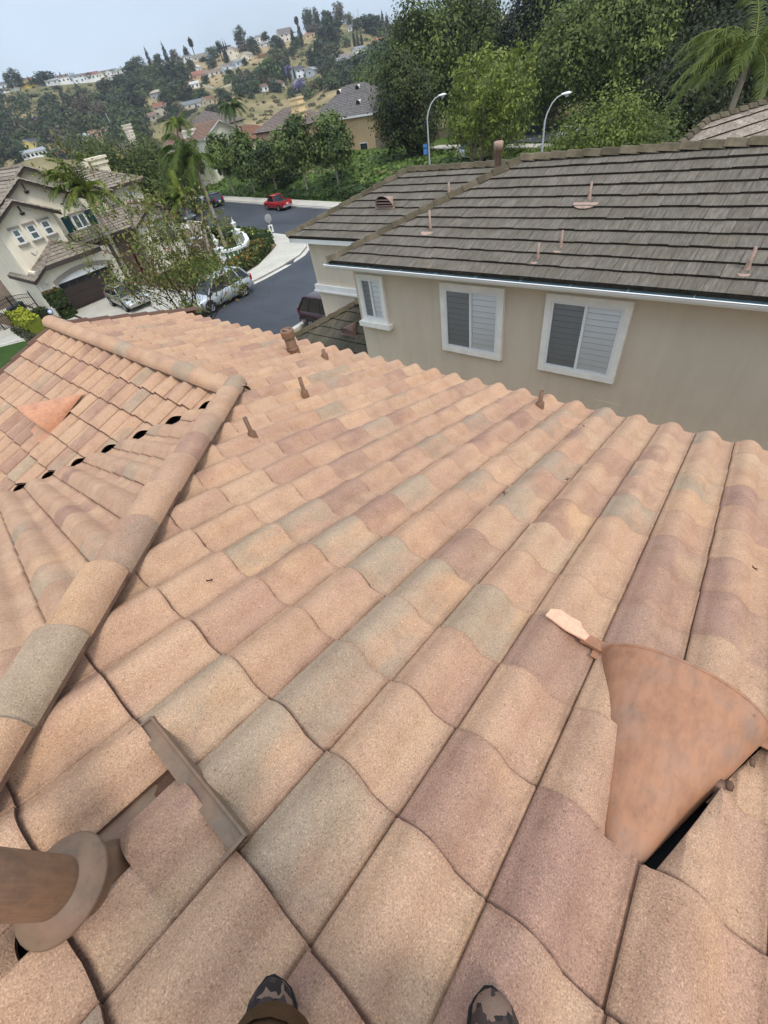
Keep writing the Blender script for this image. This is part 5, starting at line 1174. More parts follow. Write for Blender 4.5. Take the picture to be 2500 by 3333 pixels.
# --- sparse branching tree in front of the lamp
def sparse(base, H, spread, stems, twigs, leaves, size, c0, c1, seed, bark, name, lab, trunk_r=0.07, low=0.05, cl=0.38, red=0.0, updir=1.0):
    rg = random.Random(seed); rg2 = np.random.default_rng(seed); mb = MB(); tips = []
    def grow(p, d, L_, r, depth):
        pts = [p]; q = V(p); dd = V(d); n = 4
        for k in range(n):
            dd = (dd + V((rg.gauss(0, .13), rg.gauss(0, .13), rg.gauss(0.03, .08)))).normalized(); q = q + dd * (L_ / n); pts.append(q.copy())
            if depth < 3 and k >= 1:
                for _ in range(rg.choice((1, 1, 2)) if depth else rg.choice((1, 2))):
                    a = rg.uniform(0, 6.28); sd_ = dd.orthogonal().normalized(); sd_ = Matrix.Rotation(a, 3, dd) @ sd_
                    grow(q.copy(), (dd * 0.75 + sd_ * rg.uniform(0.4, 0.8) + V((0, 0, 0.15 * updir))).normalized(), L_ * rg.uniform(0.42, 0.62), r * 0.5, depth + 1)
        mb.tube(pts, [r, r * 0.85, r * 0.7, r * 0.55, r * 0.35], 5 if depth < 2 else 3, 0, cap=False)
        if depth >= 2: tips.extend(pts[2:])
    for k in range(stems):
        a = 6.283 * k / stems + rg.uniform(-.4, .4); out = rg.uniform(0.15, 1.0) * spread / H
        grow(V((math.cos(a) * 0.12, math.sin(a) * 0.12, 0)), V((math.cos(a) * out, math.sin(a) * out, 1)).normalized(), H * rg.uniform(0.55, 0.75), trunk_r * rg.uniform(0.7, 1.1), 0)
    tp = np.array([tuple(t) for t in tips]); cl_id = rg2.integers(0, len(tp), max(1, int(len(tp) * cl))); n = leaves
    pos = tp[rg2.choice(cl_id, n)] + rg2.normal(0, 0.16, (n, 3)) * np.array([1, 1, 0.8]); t = np.clip(rg2.normal(0.5, 0.28, n), 0, 1)[:, None]; col = lin(c0) * (1 - t) + lin(c1) * t
    if red > 0: rm = rg2.random(n) < red; col[rm] = lin(srgb(140, 96, 66))
    e = empty(name); me = leaf_mesh('crown', pos, rg2.normal(size=(n, 3)) + np.array([0, 0, .5]), size * rg2.uniform(.5, 1.3, n), col, 2.2, rg2); o = link_mesh('crown', me, e); o2 = mb.build('trunk', [bark]); o2.parent = e
    e.location = base; e['label'] = lab; e['category'] = 'tree'; return e
b = at_r(1550, 500, 52); b.z = G(b.x, b.y); d = ray(1540, 262); Hs = d.z * 52 / math.hypot(d.x, d.y) - b.z
sparse(b, Hs * 0.95, 5.5, 6, 4, 9000, 0.17, srgb(82, 100, 40), srgb(146, 156, 72), 31, M_BARK, 'tree', 'open branchy tree with yellow-green leaf tips between the two street lamps', 0.09, cl=0.6)
b = at_r(650, 1065, 23.5); b.z = G(b.x, b.y); d = ray(600, 600); Hs = d.z * 23.5 / math.hypot(d.x, d.y) - b.z
sparse(b, Hs * 0.92, 3.1, 9, 4, 7500, 0.074, srgb(76, 84, 42), srgb(136, 140, 74), 12, M_DARKBARK, 'tree', 'thin many-stemmed tree with sparse yellowish leaves in front of the driveway', 0.045, cl=0.35, red=0.05)
# --- palms
def palm(base, H, lean, nfr, L_, seed, lab, wind=(0, 0, 0), c0=srgb(62, 84, 28), c1=srgb(120, 132, 50), r=0.16, droop=1.1, leaf=0.55, gather=0.0, bark=None, up0=0.9):
    rg = random.Random(seed); e = empty('palm_tree'); mb = MB(); top = V((lean[0], lean[1], H))
    pts = [V((lean[0] * t ** 1.4, lean[1] * t ** 1.4, H * t)) for t in [q / 10 for q in range(11)]]
    mb.tube(pts, [r * 1.35] + [r * (1.05 - 0.25 * q / 10) for q in range(1, 11)], 10)
    for q in range(1, int(H / 0.35)):
        t = q * 0.35 / H; p = V((lean[0] * t ** 1.4, lean[1] * t ** 1.4, H * t)); mb.tube([p, p + V((0, 0, 0.04))], r * (1.10 - 0.25 * t), 10, 0)
    o = mb.build('trunk', [bark or M_PALEBARK]); o.parent = e
    # shaggy boots below the crown
    mb = MB()
    for q in range(22):
        a = rg.uniform(0, 6.28); z = rg.uniform(-1.1, -0.05); p = top + V((math.cos(a) * r * 0.7, math.sin(a) * r * 0.7, z)); mb.beam(p, p + V((math.cos(a) * 0.22, math.sin(a) * 0.22, 0.42)), 0.09, 0.03)
    o = mb.build('husk', [plain('palm_husk', srgb(120, 96, 70), 0.9, 0.3)]) if 'palm_husk' not in bpy.data.materials else mb.build('husk', [bpy.data.materials['palm_husk']]); o.parent = e
    pos = []; wd = V(wind); vs = []; fs = []; cs = []; mr = MB()
    for k in range(nfr):
        a = k * 2.39996 + rg.uniform(-.2, .2); el = rg.uniform(-0.15, 1.0) * up0; d = V((math.cos(a) * math.cos(el), math.sin(a) * math.cos(el), math.sin(el))); d = (d + wd * rg.uniform(.5, 1.1)).normalized()
        p = top.copy(); n = 14; Lk = L_ * rg.uniform(0.8, 1.1); tcol = rg.random(); rach = [p.copy()]
        for s in range(n):
            d = (d + V((0, 0, -droop * (0.035 + 0.02 * s) * 0.75)) + wd * 0.05).normalized(); q_ = p + d * Lk / n
            side = d.cross(V((0, 0, 1))); side = side.normalized() if side.length > 1e-3 else V((1, 0, 0)); upv = side.cross(d)
            if s >= 1:
                ll = leaf * math.sin(math.pi * (0.12 + 0.83 * s / n)) ** 0.7
                for j in range(4):
                    pp = p.lerp(q_, j / 4.0)
                    for sg in (-1, 1):
                        ld = (side * sg * rg.uniform(.7, 1.0) + d * rg.uniform(.35, .7) + upv * rg.uniform(-.15, .35) + V((0, 0, -0.35)) + wd * 0.35).normalized()
                        w_ = d * 0.018; e1 = pp + ld * ll * rg.uniform(.75, 1.05); mid = pp + ld * ll * 0.5 + V((0, 0, 0.02)); dr = e1 + V((0, 0, -ll * 0.22)) + wd * 0.05
                        i = len(vs); vs.extend([pp - w_, pp + w_, mid + w_ * 1.3, dr, mid - w_ * 1.3]); fs.append((i, i + 1, i + 2, i + 3, i + 4))
                        t = min(1, max(0, tcol * 0.6 + rg.uniform(0, .4))); cs.append(tuple(c0[z] * (1 - t) + c1[z] * t for z in range(3)))
            p = q_; rach.append(p.copy())
        mr.tube(rach, [0.03 * (1 - 0.85 * q / n) for q in range(n + 1)], 4, 0, c=(c1[0] * 1.2, c1[1] * 1.1, c1[2]), cap=False)
    mr.raw(vs, []); 
    i0 = len(mr.v) - len(vs)
    for f_, c_ in zip(fs, cs): mr.f.append(tuple(i0 + z for z in f_)); mr.m.append(0); mr.c.append(c_); mr.sm.append(False)
    o = mr.build('fronds', [M_LEAF]); o.parent = e
    e.location = base; e['label'] = lab; e['category'] = 'palm'; return e
def palm_px(bpx, tpx, dist, **kw):
    r = dist
    d0 = ray(*bpx); k = r / math.hypot(d0.x, d0.y); b = V((d0.x * k, d0.y * k, 0)); b.z = G(b.x, b.y); d1 = ray(*tpx); rt_ = r * kw.pop('rk', 1.0); k = rt_ / math.hypot(d1.x, d1.y); t = d1 * k
    return palm(b, t.z - b.z, (t.x - b.x, t.y - b.y), **kw)
palm_px((375, 815), (283, 625), 43.5, nfr=34, L_=2.9, seed=41, lab='feathery palm in front of the shuttered window', wind=(0.0, -0.55, 0.1), r=0.13, leaf=0.5, droop=1.0, up0=1.5)
palm_px((735, 805), (628, 515), 50.5, nfr=40, L_=3.9, seed=42, lab='tall leaning palm with wind-swept drooping fronds behind the white balustrade', wind=(-0.1, -0.95, 0.1), r=0.17, leaf=0.75, droop=1.5, up0=1.2, c0=srgb(48, 70, 24), c1=srgb(98, 116, 44))
palm_px((665, 835), (590, 650), 47.0, nfr=16, L_=1.9, seed=43, lab='short young palm beside the arched window', wind=(-0.1, -0.25, 0), r=0.11, leaf=0.42, up0=1.3)
palm_px((690, 840), (655, 690), 47.5, nfr=0, L_=1.9, seed=44, lab='bare grey palm stem beside the short young palm', r=0.14)
palm_px((560, 520), (575, 400), 95, nfr=24, L_=3.2, seed=45, lab='palm crown rising behind the tall leaning palm', wind=(-0.1, -0.3, 0), r=0.15, leaf=0.6)
palm_px((765, 420), (752, 345), 110, nfr=26, L_=3.4, seed=46, lab='dark round palm in front of the brown-roofed house', r=0.2, leaf=0.7, c0=srgb(42, 62, 26), c1=srgb(84, 104, 44))
palm_px((2370, 360), (2450, 165), 43, nfr=38, L_=5.0, seed=47, lab='right-hand palm with long feathery fronds, bigger grey trunk', wind=(-0.35, -0.1, 0), r=0.2, leaf=0.8, droop=1.0, c0=srgb(58, 78, 28), c1=srgb(126, 136, 62))
palm_px((2462, 335), (2530, 190), 47, nfr=28, L_=4.4, seed=48, lab='slimmer palm trunk behind the right-hand palm at the frame edge', wind=(-0.3, -0.1, 0), r=0.17, leaf=0.75, c0=srgb(54, 72, 30), c1=srgb(112, 122, 60))
# --- hedges and shrubs near the far house
def hedge(path, w, h, lab, c0, c1, n, size, seed, flowers=None, name='hedge', cat='hedge', group=None, zoff=0.0):
    rg = np.random.default_rng(seed); pts = [V((x, y, 0)) for x, y in path]; seg = []; tot = 0
    for a, b in zip(pts, pts[1:]): seg.append((a, b, (b - a).length)); tot += (b - a).length
    P_ = []; N_ = []; C_ = []
    mb = MB()
    for a, b, l in seg:
        d = (b - a).normalized(); s = V((-d.y, d.x, 0)); k = int(n * l / tot)
        for q in range(k):
            t = rg.random(); f = rg.choice(4, p=(0.44, 0.24, 0.24, 0.08)); u, v = rg.uniform(-1, 1), rg.random(); wob = 1 + 0.10 * math.sin(t * l * 2.1) 
            if f == 0: o_ = s * (u * w / 2); z = h * wob; nn = V((0, 0, 1))
            elif f in (1, 2): sg = 1 if f == 1 else -1; o_ = s * (sg * w / 2 * (1 - 0.12 * v)); z = h * v; nn = s * sg + V((0, 0, .4))
            else: o_ = s * (u * w / 2) + d * (l / 2 if u > 0 else -l / 2) * 0; z = h * v * 0.9; nn = s * u
            p = a + d * (t * l) + o_; gz = G(p.x, p.y); P_.append((p.x + rg.normal(0, .04), p.y + rg.normal(0, .04), gz + zoff + z + rg.normal(0, .035))); N_.append(tuple(nn + V(rg.normal(0, .5, 3)))); tt = min(1, max(0, 0.45 + rg.normal(0, .22) + (0.12 if f == 0 else -0.05)))
            if flowers and f == 0 and rg.random() < flowers[1]: C_.append(tuple(flowers[0][:3]))
            else: C_.append(tuple(lin(c0) * (1 - tt) + lin(c1) * tt))
        z0_ = min(G(a.x, a.y), G(b.x, b.y)); mb.hexa([V((p.x, p.y, G(p.x, p.y) + zoff + z_)) for z_ in (-0.1, h * 0.93) for p in (a - s * w * .44, b - s * w * .44, b + s * w * .44, a + s * w * .44)], 0, tuple(lin(c0) * 0.8))
    e = empty(name, (path[0][0], path[0][1], G(*path[0]))); o = link_mesh('foliage', leaf_mesh('foliage', np.array(P_), np.array(N_), size * rg.uniform(.6, 1.3, len(P_)), np.array(C_), 1.6, rg)); adopt2(o, e)
    o = mb.build('stems', [attr_mat('hedge_core') if 'hedge_core' not in bpy.data.materials else bpy.data.materials['hedge_core']]); adopt2(o, e)
    return tag(e, lab, cat, group)
hedge([(-33.4, 20.6), (-34.2, 23.2), (-35.8, 25.6), (-37.6, 27.2)], 1.5, 0.85, 'low hedge dotted with orange flowers below the white balustrade', srgb(46, 60, 26), srgb(92, 98, 46), 2200, 0.16, 5, (srgb(214, 132, 34), 0.08))
hedge([(-38.6, 28.2), (-42.0, 29.2), (-46, 29.6), (-50, 30.2)], 2.2, 1.0, 'broad green hedge at the street corner beside the street sign', srgb(42, 62, 28), srgb(88, 108, 46), 2600, 0.18, 6, (srgb(226, 210, 80), 0.03))
hedge([(-40.2, 7.55), (-46.2, 7.9)], 1.2, 0.95, 'clipped lime-green hedge beside the gate', srgb(112, 122, 30), srgb(168, 172, 52), 1800, 0.14, 7)
hedge([(-38.4, 6.6), (-43.6, 6.9)], 0.7, 0.3, 'row of low dark shrubs along the brick terrace', srgb(46, 54, 36), srgb(92, 92, 62), 700, 0.12, 8)
hedge([(-44.8, 9.05), (-43.6, 9.2)], 0.8, 0.6, 'small dark shrub by the gate post', srgb(36, 50, 28), srgb(74, 92, 44), 500, 0.12, 9, name='shrub', cat='shrub')
def cube_bush(c, w, z0, z1, lab, seed, c0=srgb(38, 52, 22), c1=srgb(66, 80, 32), topc=srgb(112, 84, 48)):
    rg = np.random.default_rng(seed); n = 900; f = rg.integers(0, 5, n); u = rg.uniform(-.5, .5, (n, 2)); P_ = np.zeros((n, 3)); N_ = np.zeros((n, 3))
    for k, (ax_, sg) in enumerate(((0, 1), (0, -1), (1, 1), (1, -1))):
        mk = f == k; P_[mk, ax_] = sg * w / 2; P_[mk, 1 - ax_] = u[mk, 0] * w; P_[mk, 2] = z0 + (u[mk, 1] + .5) * (z1 - z0); N_[mk, ax_] = sg
    mk = f == 4; P_[mk, :2] = u[mk] * w; P_[mk, 2] = z1; N_[mk, 2] = 1
    P_ += rg.normal(0, 0.02, (n, 3)); t = np.clip(rg.normal(.45, .25, n), 0, 1)[:, None]; C_ = lin(c0) * (1 - t) + lin(c1) * t; C_[mk & (rg.random(n) < .6)] = lin(topc)
    e = empty('topiary', (c[0], c[1], c[2])); o = link_mesh('foliage', leaf_mesh('foliage', P_, N_ + rg.normal(0, .4, (n, 3)), 0.13 * rg.uniform(.6, 1.3, n), C_, 1.5, rg), e)
    mb = MB(); mb.box((-w * .46, -w * .46, z0 + .04), (w * .46, w * .46, z1 - .04), 0, tuple(lin(c0))); mb.tube([(0, 0, 0), (0, 0, z1 * 0.9)], 0.05, 6, 0, (0.06, 0.045, 0.03)); o = mb.build('stems', [bpy.data.materials['hedge_core']]); o.parent = e
    return tag(e, lab, 'topiary')
g = hit(222, 1045); cube_bush((-41.1, 10.15, g.z), 0.95, 0.0, 0.75, 'clipped square topiary at ground level beside the garage door', 3)
g2 = V((-41.05, 10.15, -9.4)); cube_bush((-41.0, 10.02, -9.4), 1.1, 1.0, 2.0, 'upper clipped topiary block with a browned top beside the garage door', 4)
# ivy bank and shrubs behind the far pavement
hedge([(-50.5, ykerb(-50.5) + 4.0), (-58, ykerb(-58) + 4.0), (-66, ykerb(-66) + 3.9)], 2.0, 0.55, 'low ivy strip along the pavement behind the red pickup', srgb(40, 62, 26), srgb(84, 110, 44), 2600, 0.22, 14)
hedge([(-30, ykerb(-30) + 4.4), (-40, ykerb(-40) + 4.6), (-50, ykerb(-50) + 4.6)], 2.4, 1.1, 'rounded clipped hedge at the foot of the ivy bank', srgb(38, 56, 28), srgb(82, 100, 46), 3200, 0.24, 15)
hedge([(-68, ykerb(-68) + 11.5), (-84, ykerb(-84) + 11.5), (-104, ykerb(-104) + 11)], 1.6, 2.2, 'tall dark clipped hedge behind the street trees', srgb(30, 42, 24), srgb(58, 70, 36), 3600, 0.3, 16, zoff=-0.2)
for k, (px, py, s_, lab) in enumerate([(870, 610, 1.5, 'rounded dark shrub behind the red pickup cab'), (945, 598, 1.3, 'rounded dark shrub behind the pickup tailgate'), (640, 640, 1.0, 'low shrub at the far end of the pavement')]):
    b = hit(px, py); pr = tree_proto('shrub', 1.7 * s_, 3.2 * s_, 0.0, 9, 900, 0.26, srgb(34, 50, 24), srgb(72, 90, 40), 300 + k, M_DARKBARK, 0.3, 0.6, 0.05); place(pr, b, lab, 'shrub', None, 0.0)
# scattered ground-cover leaves on the bank
rg = np.random.default_rng(9); n = 9000; xx = rg.uniform(-112, 18, n); dd = rg.uniform(3.0, 22, n); yy = 38.2 - 0.155 * xx + dd
P_ = np.array([(x, y, G(x, y) + 0.12 + abs(rg.normal(0, .08))) for x, y in zip(xx, yy)]); t = np.clip(rg.normal(.5, .25, n) + 0.3 * np.sin(xx * .5) * np.sin(yy * .6), 0, 1)[:, None]
tag(link_mesh('ground_cover', leaf_mesh('ground_cover', P_, rg.normal(0, .4, (n, 3)) + np.array([0, 0, 1]), 0.42 * rg.uniform(.5, 1.4, n), lin(srgb(48, 70, 30)) * (1 - t) + lin(srgb(112, 134, 62)) * t, 1.5, rg)), 'leafy ivy ground cover on the bank', 'ground cover', None, 'stuff')
# ------------------------------------------------------------------ generic houses
WALLM = {}; ROOFM = {}
def wall_m(c): 
    k = tuple(c)
    if k not in WALLM: WALLM[k] = plain('painted_wall', srgb(*c), 0.9, 0.05, 0.5)
    return WALLM[k]
def roof_m(c):
    k = tuple(c)
    if k not in ROOFM: ROOFM[k] = shake_material('house_roof', sh(srgb(*c), 0.85), sh(srgb(*c), 1.15), None, 6)
    return ROOFM[k]
M_FARWIN = plain('far_window', (0.03, 0.035, 0.04, 1), 0.25, 0.2, 1)
def simple_house(p, yaw, w, d, h, pitch, wc, rc, label, hip=False, expo=0.5, wins=(), group=None, ov=0.5, chim=None, cat='house', garage=False, rs=None, sink=2.0):
    """box house: front face towards local -y; ridge along local x. wins = (face, u, v, w, h)"""
    e = empty('house', p, yaw, label, cat, group); rr = math.tan(R(pitch)); rise = rr * (d / 2 + ov); rnd_ = random.Random(int(abs(p[0] * 13 + p[1] * 7)))
    mb = MB(); hw, hd = w / 2, d / 2
    mb.box((-hw, -hd, -sink), (hw, hd, h))
    if not hip:
        for sx in (-hw, hw): mb.prism([V((sx, -hd, h)), V((sx, hd, h)), V((sx, 0, h + rr * hd))], (-0.15 if sx > 0 else 0.15, 0, 0))
    o = mb.build('wall', [wall_m(wc)]); o.parent = e; KIDS.setdefault(e.name, []).append(o)
    mb = MB(); X0, X1_, Y0, Y1 = -hw - ov, hw + ov, -hd - ov, hd + ov; z0, z1 = h - rr * ov * 0 - 0.05, h - 0.05 + rise
    if hip:
        q = min(d / 2 + ov, w / 2 + ov - 0.3)
        roof_plane(mb, [V((X0, Y0, z0)), V((X1_, Y0, z0)), V((X1_ - q, 0, z1)), V((X0 + q, 0, z1))], (1, 0, 0), expo, 0.04, None, rnd_, colf=lcol, thick=0.15)
        roof_plane(mb, [V((X0, Y1, z0)), V((X1_, Y1, z0)), V((X1_ - q, 0, z1)), V((X0 + q, 0, z1))], (1, 0, 0), expo, 0.04, None, rnd_, colf=lcol, thick=0.15)
        roof_plane(mb, [V((X0, Y0, z0)), V((X0, Y1, z0)), V((X0 + q, 0, z1))], (0, 1, 0), expo, 0.04, None, rnd_, colf=lcol, thick=0.15)
        roof_plane(mb, [V((X1_, Y0, z0)), V((X1_, Y1, z0)), V((X1_ - q, 0, z1))], (0, 1, 0), expo, 0.04, None, rnd_, colf=lcol, thick=0.15)
    else:
        for s in (Y0, Y1): roof_plane(mb, [V((X0, s, z0)), V((X1_, s, z0)), V((X1_, 0, z1)), V((X0, 0, z1))], (1, 0, 0), expo, 0.04, None, rnd_, colf=lcol, thick=0.18)
    o = mb.build('roof', [roof_m(rc), M_LBUTT if hip else M_WHITE]); o.parent = e; KIDS[e.name].append(o)
    for f_, u_, v_, ww, hh in wins:
        mb = MB(); g_ = MB()
        if f_ in 'fb':
            s = -1 if f_ == 'f' else 1; y = s * hd; mb.box((u_ - ww / 2 - .1, min(y, y + s * .05), v_ - .1), (u_ + ww / 2 + .1, max(y, y + s * .05), v_ + hh + .1)); g_.box((u_ - ww / 2, min(y, y + s * .08), v_), (u_ + ww / 2, max(y, y + s * .08), v_ + hh))
        else:
            s = -1 if f_ == 'l' else 1; x = s * hw; mb.box((min(x, x + s * .05), u_ - ww / 2 - .1, v_ - .1), (max(x, x + s * .05), u_ + ww / 2 + .1, v_ + hh + .1)); g_.box((min(x, x + s * .08), u_ - ww / 2, v_), (max(x, x + s * .08), u_ + ww / 2, v_ + hh))
        wo = mb.build('window', [M_WHITE]); wo.parent = e; KIDS[e.name].append(wo); go = g_.build('pane', [M_FARWIN]); go.parent = wo; KIDS.setdefault(wo.name, []).append(go)
    if chim:
        cx, cy, cw, ch = chim; mb = MB(); mb.box((cx - cw / 2, cy - cw * .4, 0), (cx + cw / 2, cy + cw * .4, ch)); mb.box((cx - cw * .62, cy - cw * .52, ch - 0.5), (cx + cw * .62, cy + cw * .52, ch - 0.3)); mb.box((cx - cw * .62, cy - cw * .52, ch), (cx + cw * .62, cy + cw * .52, ch + .2)); mb.box((cx - cw * .55, cy - cw * .46, ch - 1.1), (cx + cw * .55, cy + cw * .46, ch - .95))
        o = mb.build('chimney', [wall_m(wc)]); o.parent = e; KIDS[e.name].append(o)
    return e
# --- tan house beyond the bank
rM = 96.0
cB = at_r(1230, 513, rM); cT = at_r(1190, 372, rM); ez = cT.z; yF = cB.y
lft = onY(1000, 404, yF - 0.5); rdg = ray(1091, 288); wM = cB.x - lft.x
dM = 11.0; zb = cB.z
# choose the ridge height so that the ridge passes through the pixel line at y = yF + dM/2
rd = onY(1137, 275, yF + dM / 2); pitchM = math.degrees(math.atan2(rd.z - ez, dM / 2 + 0.5))
mh = simple_house(V((cB.x - wM / 2, yF + dM / 2, zb)), 0, wM, dM, ez - zb, pitchM, (198, 170, 132), (112, 108, 106), 'tan two-storey house with a big grey hip roof and three white roof vents', True, 0.36, [('f', wM / 2 - 7.5, 3.1, 1.8, 1.5), ('f', wM / 2 - 2.8, 0.7, 1.6, 1.4), ('f', -wM / 2 + 2.0, 3.0, 2.0, 1.5), ('r', 2, 0.8, 1.3, 1.3)])
mb = MB(); mb.box((-wM / 2 - 0.5, -dM / 2 - 0.6, ez - zb - 0.22), (wM / 2 + 0.5, -dM / 2 - 0.5, ez - zb + 0.02)); o = mb.build('gutter', [M_WHITE]); o.parent = mh
sP = R(pitchM)
for px, py in ((1102, 306), (1163, 291), (1166, 340)):
    p = onP(px, py, V((cB.x, yF - 0.5, ez)), V((0, -math.sin(sP), math.cos(sP)))) - mh.location; mb = MB(); ax = V((0, -math.cos(sP), -math.sin(sP)))
    ring = [p + V((math.cos(t) * .5, 0, math.sin(t) * .55)) for t in [math.pi * q / 8 for q in range(9)]]; apx_ = p - ax * 1.1
    for a, b in zip(ring, ring[1:]): mb.quad([a, b, apx_], 0)
    mb.quad(ring, 1); o = mb.build('cone_vent', [plain('pale_vent', srgb(214, 206, 198)) if 'pale_vent' not in bpy.data.materials else bpy.data.materials['pale_vent'], M_DARK]); o.parent = mh
# left wing with the tall cream chimney
wl_ = onY(800, 480, yF - 2.5); wr_ = onY(1015, 420, yF - 2.5); wl = at_r(905, 420, rM + 4)
rw_ = onY(900, 372, yF + 2.0)
wing = simple_house(V((wl.x, wl.y + 3.5, zb)), 0, 11.5, 8, wl.z - zb, 27, (196, 158, 134), (122, 110, 102), 'pinkish-tan house wing with a tall cream chimney between street trees', True, 0.36, [('f', 0.3, wl.z - zb - 2.6, 2.0, 1.7)])
cpx = at_r(978, 388, rM + 3); ctp = at_r(975, 318, rM + 3); lo = wing.location
mb = MB(); bx = cpx - lo; hz = ctp.z - lo.z
mb.box((bx.x - .95, bx.y - .7, 1), (bx.x + .95, bx.y + .7, hz - .1)); mb.box((bx.x - 1.15, bx.y - .9, hz - 1.7), (bx.x + 1.15, bx.y + .9, hz - 1.45)); mb.box((bx.x - 1.1, bx.y - .85, hz - .75), (bx.x + 1.1, bx.y + .85, hz - .5)); mb.box((bx.x - 1.05, bx.y - .8, hz - .1), (bx.x + 1.05, bx.y + .8, hz + .15))
o = mb.build('chimney', [plain('cream_chimney', srgb(226, 200, 156), 0.9, 0.05)]); o.parent = wing
# garden wall along the top of the bank
mb = MB(); M_BLOCK = plain('block_wall', srgb(128, 116, 102), 0.95, 0.15, 2)
def wall_run(pts, h, th=0.22, cap=True):
    for a, b in zip(pts, pts[1:]):
        A_ = ground(*a); B_ = ground(*b); d = (B_ - A_); d.z = 0; d.normalize(); s = V((-d.y, d.x, 0)) * th / 2
        mb.hexa([A_ - s - V((0, 0, .4)), B_ - s - V((0, 0, .4)), B_ + s - V((0, 0, .4)), A_ + s - V((0, 0, .4)), A_ - s + V((0, 0, h)), B_ - s + V((0, 0, h)), B_ + s + V((0, 0, h)), A_ + s + V((0, 0, h))], 0)
        if cap: s2 = s * 1.5; mb.hexa([A_ - s2 + V((0, 0, h + .002)), B_ - s2 + V((0, 0, h + .002)), B_ + s2 + V((0, 0, h + .002)), A_ + s2 + V((0, 0, h + .002)), A_ - s2 + V((0, 0, h + .08)), B_ - s2 + V((0, 0, h + .08)), B_ + s2 + V((0, 0, h + .08)), A_ + s2 + V((0, 0, h + .08))], 1)
M_BCAP = plain('wall_coping', srgb(150, 138, 118), 0.95, 0.1)
wall_run([(-118, ykerb(-118) + 13), (-98, ykerb(-98) + 13), (-80, ykerb(-80) + 13), (-62, ykerb(-62) + 13), (-58.5, ykerb(-58.5) + 12.2)], 1.7)
tag(mb.build('garden_wall', [M_BLOCK, M_BCAP]), 'long grey garden wall behind the street trees', 'wall')
mb = MB(); wall_run([(cB.x + 0.4, yF - 0.5), (cB.x + 12, yF + 4), (cB.x + 24, yF + 4)], 1.2); tag(mb.build('garden_wall', [M_BLOCK, M_BCAP]), 'low grey garden wall right of the tan house corner', 'wall')
# --- houses between the tan house and the hill, with the white chimney behind the tall palm
b = at_r(655, 470, 116); hs = simple_house(V((b.x, b.y, b.z - 4.2)), R(8), 13, 9, 5.2, 22, (232, 226, 206), (112, 84, 66), 'white house with a brown roof and a big white chimney behind the leaning palm', False, 0.42, [('f', 3, 2.4, 1.5, 1.2)])
t_ = at_r(613, 428, 113); mb = MB(); q = Matrix.Rotation(-R(8), 3, 'Z') @ (t_ - hs.location); mb.box((q.x - 1.0, q.y - .8, 0), (q.x + 1.0, q.y + .8, q.z)); mb.box((q.x - 1.2, q.y - 1.0, q.z - 1.6), (q.x + 1.2, q.y + 1.0, q.z - 1.3)); mb.box((q.x - 1.15, q.y - .95, q.z), (q.x + 1.15, q.y + .95, q.z + .3)); o = mb.build('chimney', [wall_m((236, 232, 216))]); o.parent = hs
b = at_r(668, 415, 136); simple_house(V((b.x, b.y, b.z - 4.0)), R(20), 14, 11, 4.0, 24, (214, 202, 178), (116, 106, 100), 'house with a mottled grey hip roof and a small white-trimmed dormer', True, 0.45, [])
b = at_r(800, 440, 122); simple_house(V((b.x, b.y, b.z - 5.0)), R(-6), 15, 10, 4.6, 20, (206, 190, 164), (134, 96, 76), 'house with a reddish-brown roof half hidden by street trees', True, 0.42, [])
b = at_r(420, 478, 140); simple_house(V((b.x, b.y, b.z - 5.0)), R(5), 18, 9, 4.2, 18, (226, 216, 196), (112, 100, 92), 'low house with a grey-brown roof and a small white chimney behind the hedge trees', True, 0.45, [], chim=(4.2, -1.0, 1.4, 8.4))
# mass of trees behind the far house
bg_ = [(330, 520, 78, 330, 470, 8), (440, 560, 80, 420, 480, 9), (500, 560, 84, 490, 455, 8), (565, 600, 86, 545, 500, 8), (395, 540, 92, 385, 470, 9), (290, 480, 120, 270, 430, 12), (480, 500, 120, 470, 440, 10)]
for k, (px, py, r, tpx, tpy, w) in enumerate(bg_):
    tall(px, py, r, tpx, tpy, w, 14, 2600, 0.42, srgb(48, 60, 28), srgb(96, 106, 50), 400 + k, ['broad tree right of the far cream chimney', 'olive tree beside the small street lamp', 'dense tree left of the drooping palm fronds', 'dark tree behind the drooping palm fronds', 'tree behind the small street lamp pole', 'tree directly behind the far cream chimney', 'tree in front of the low grey-brown roof'][k], 'tree', z0f=0.05)

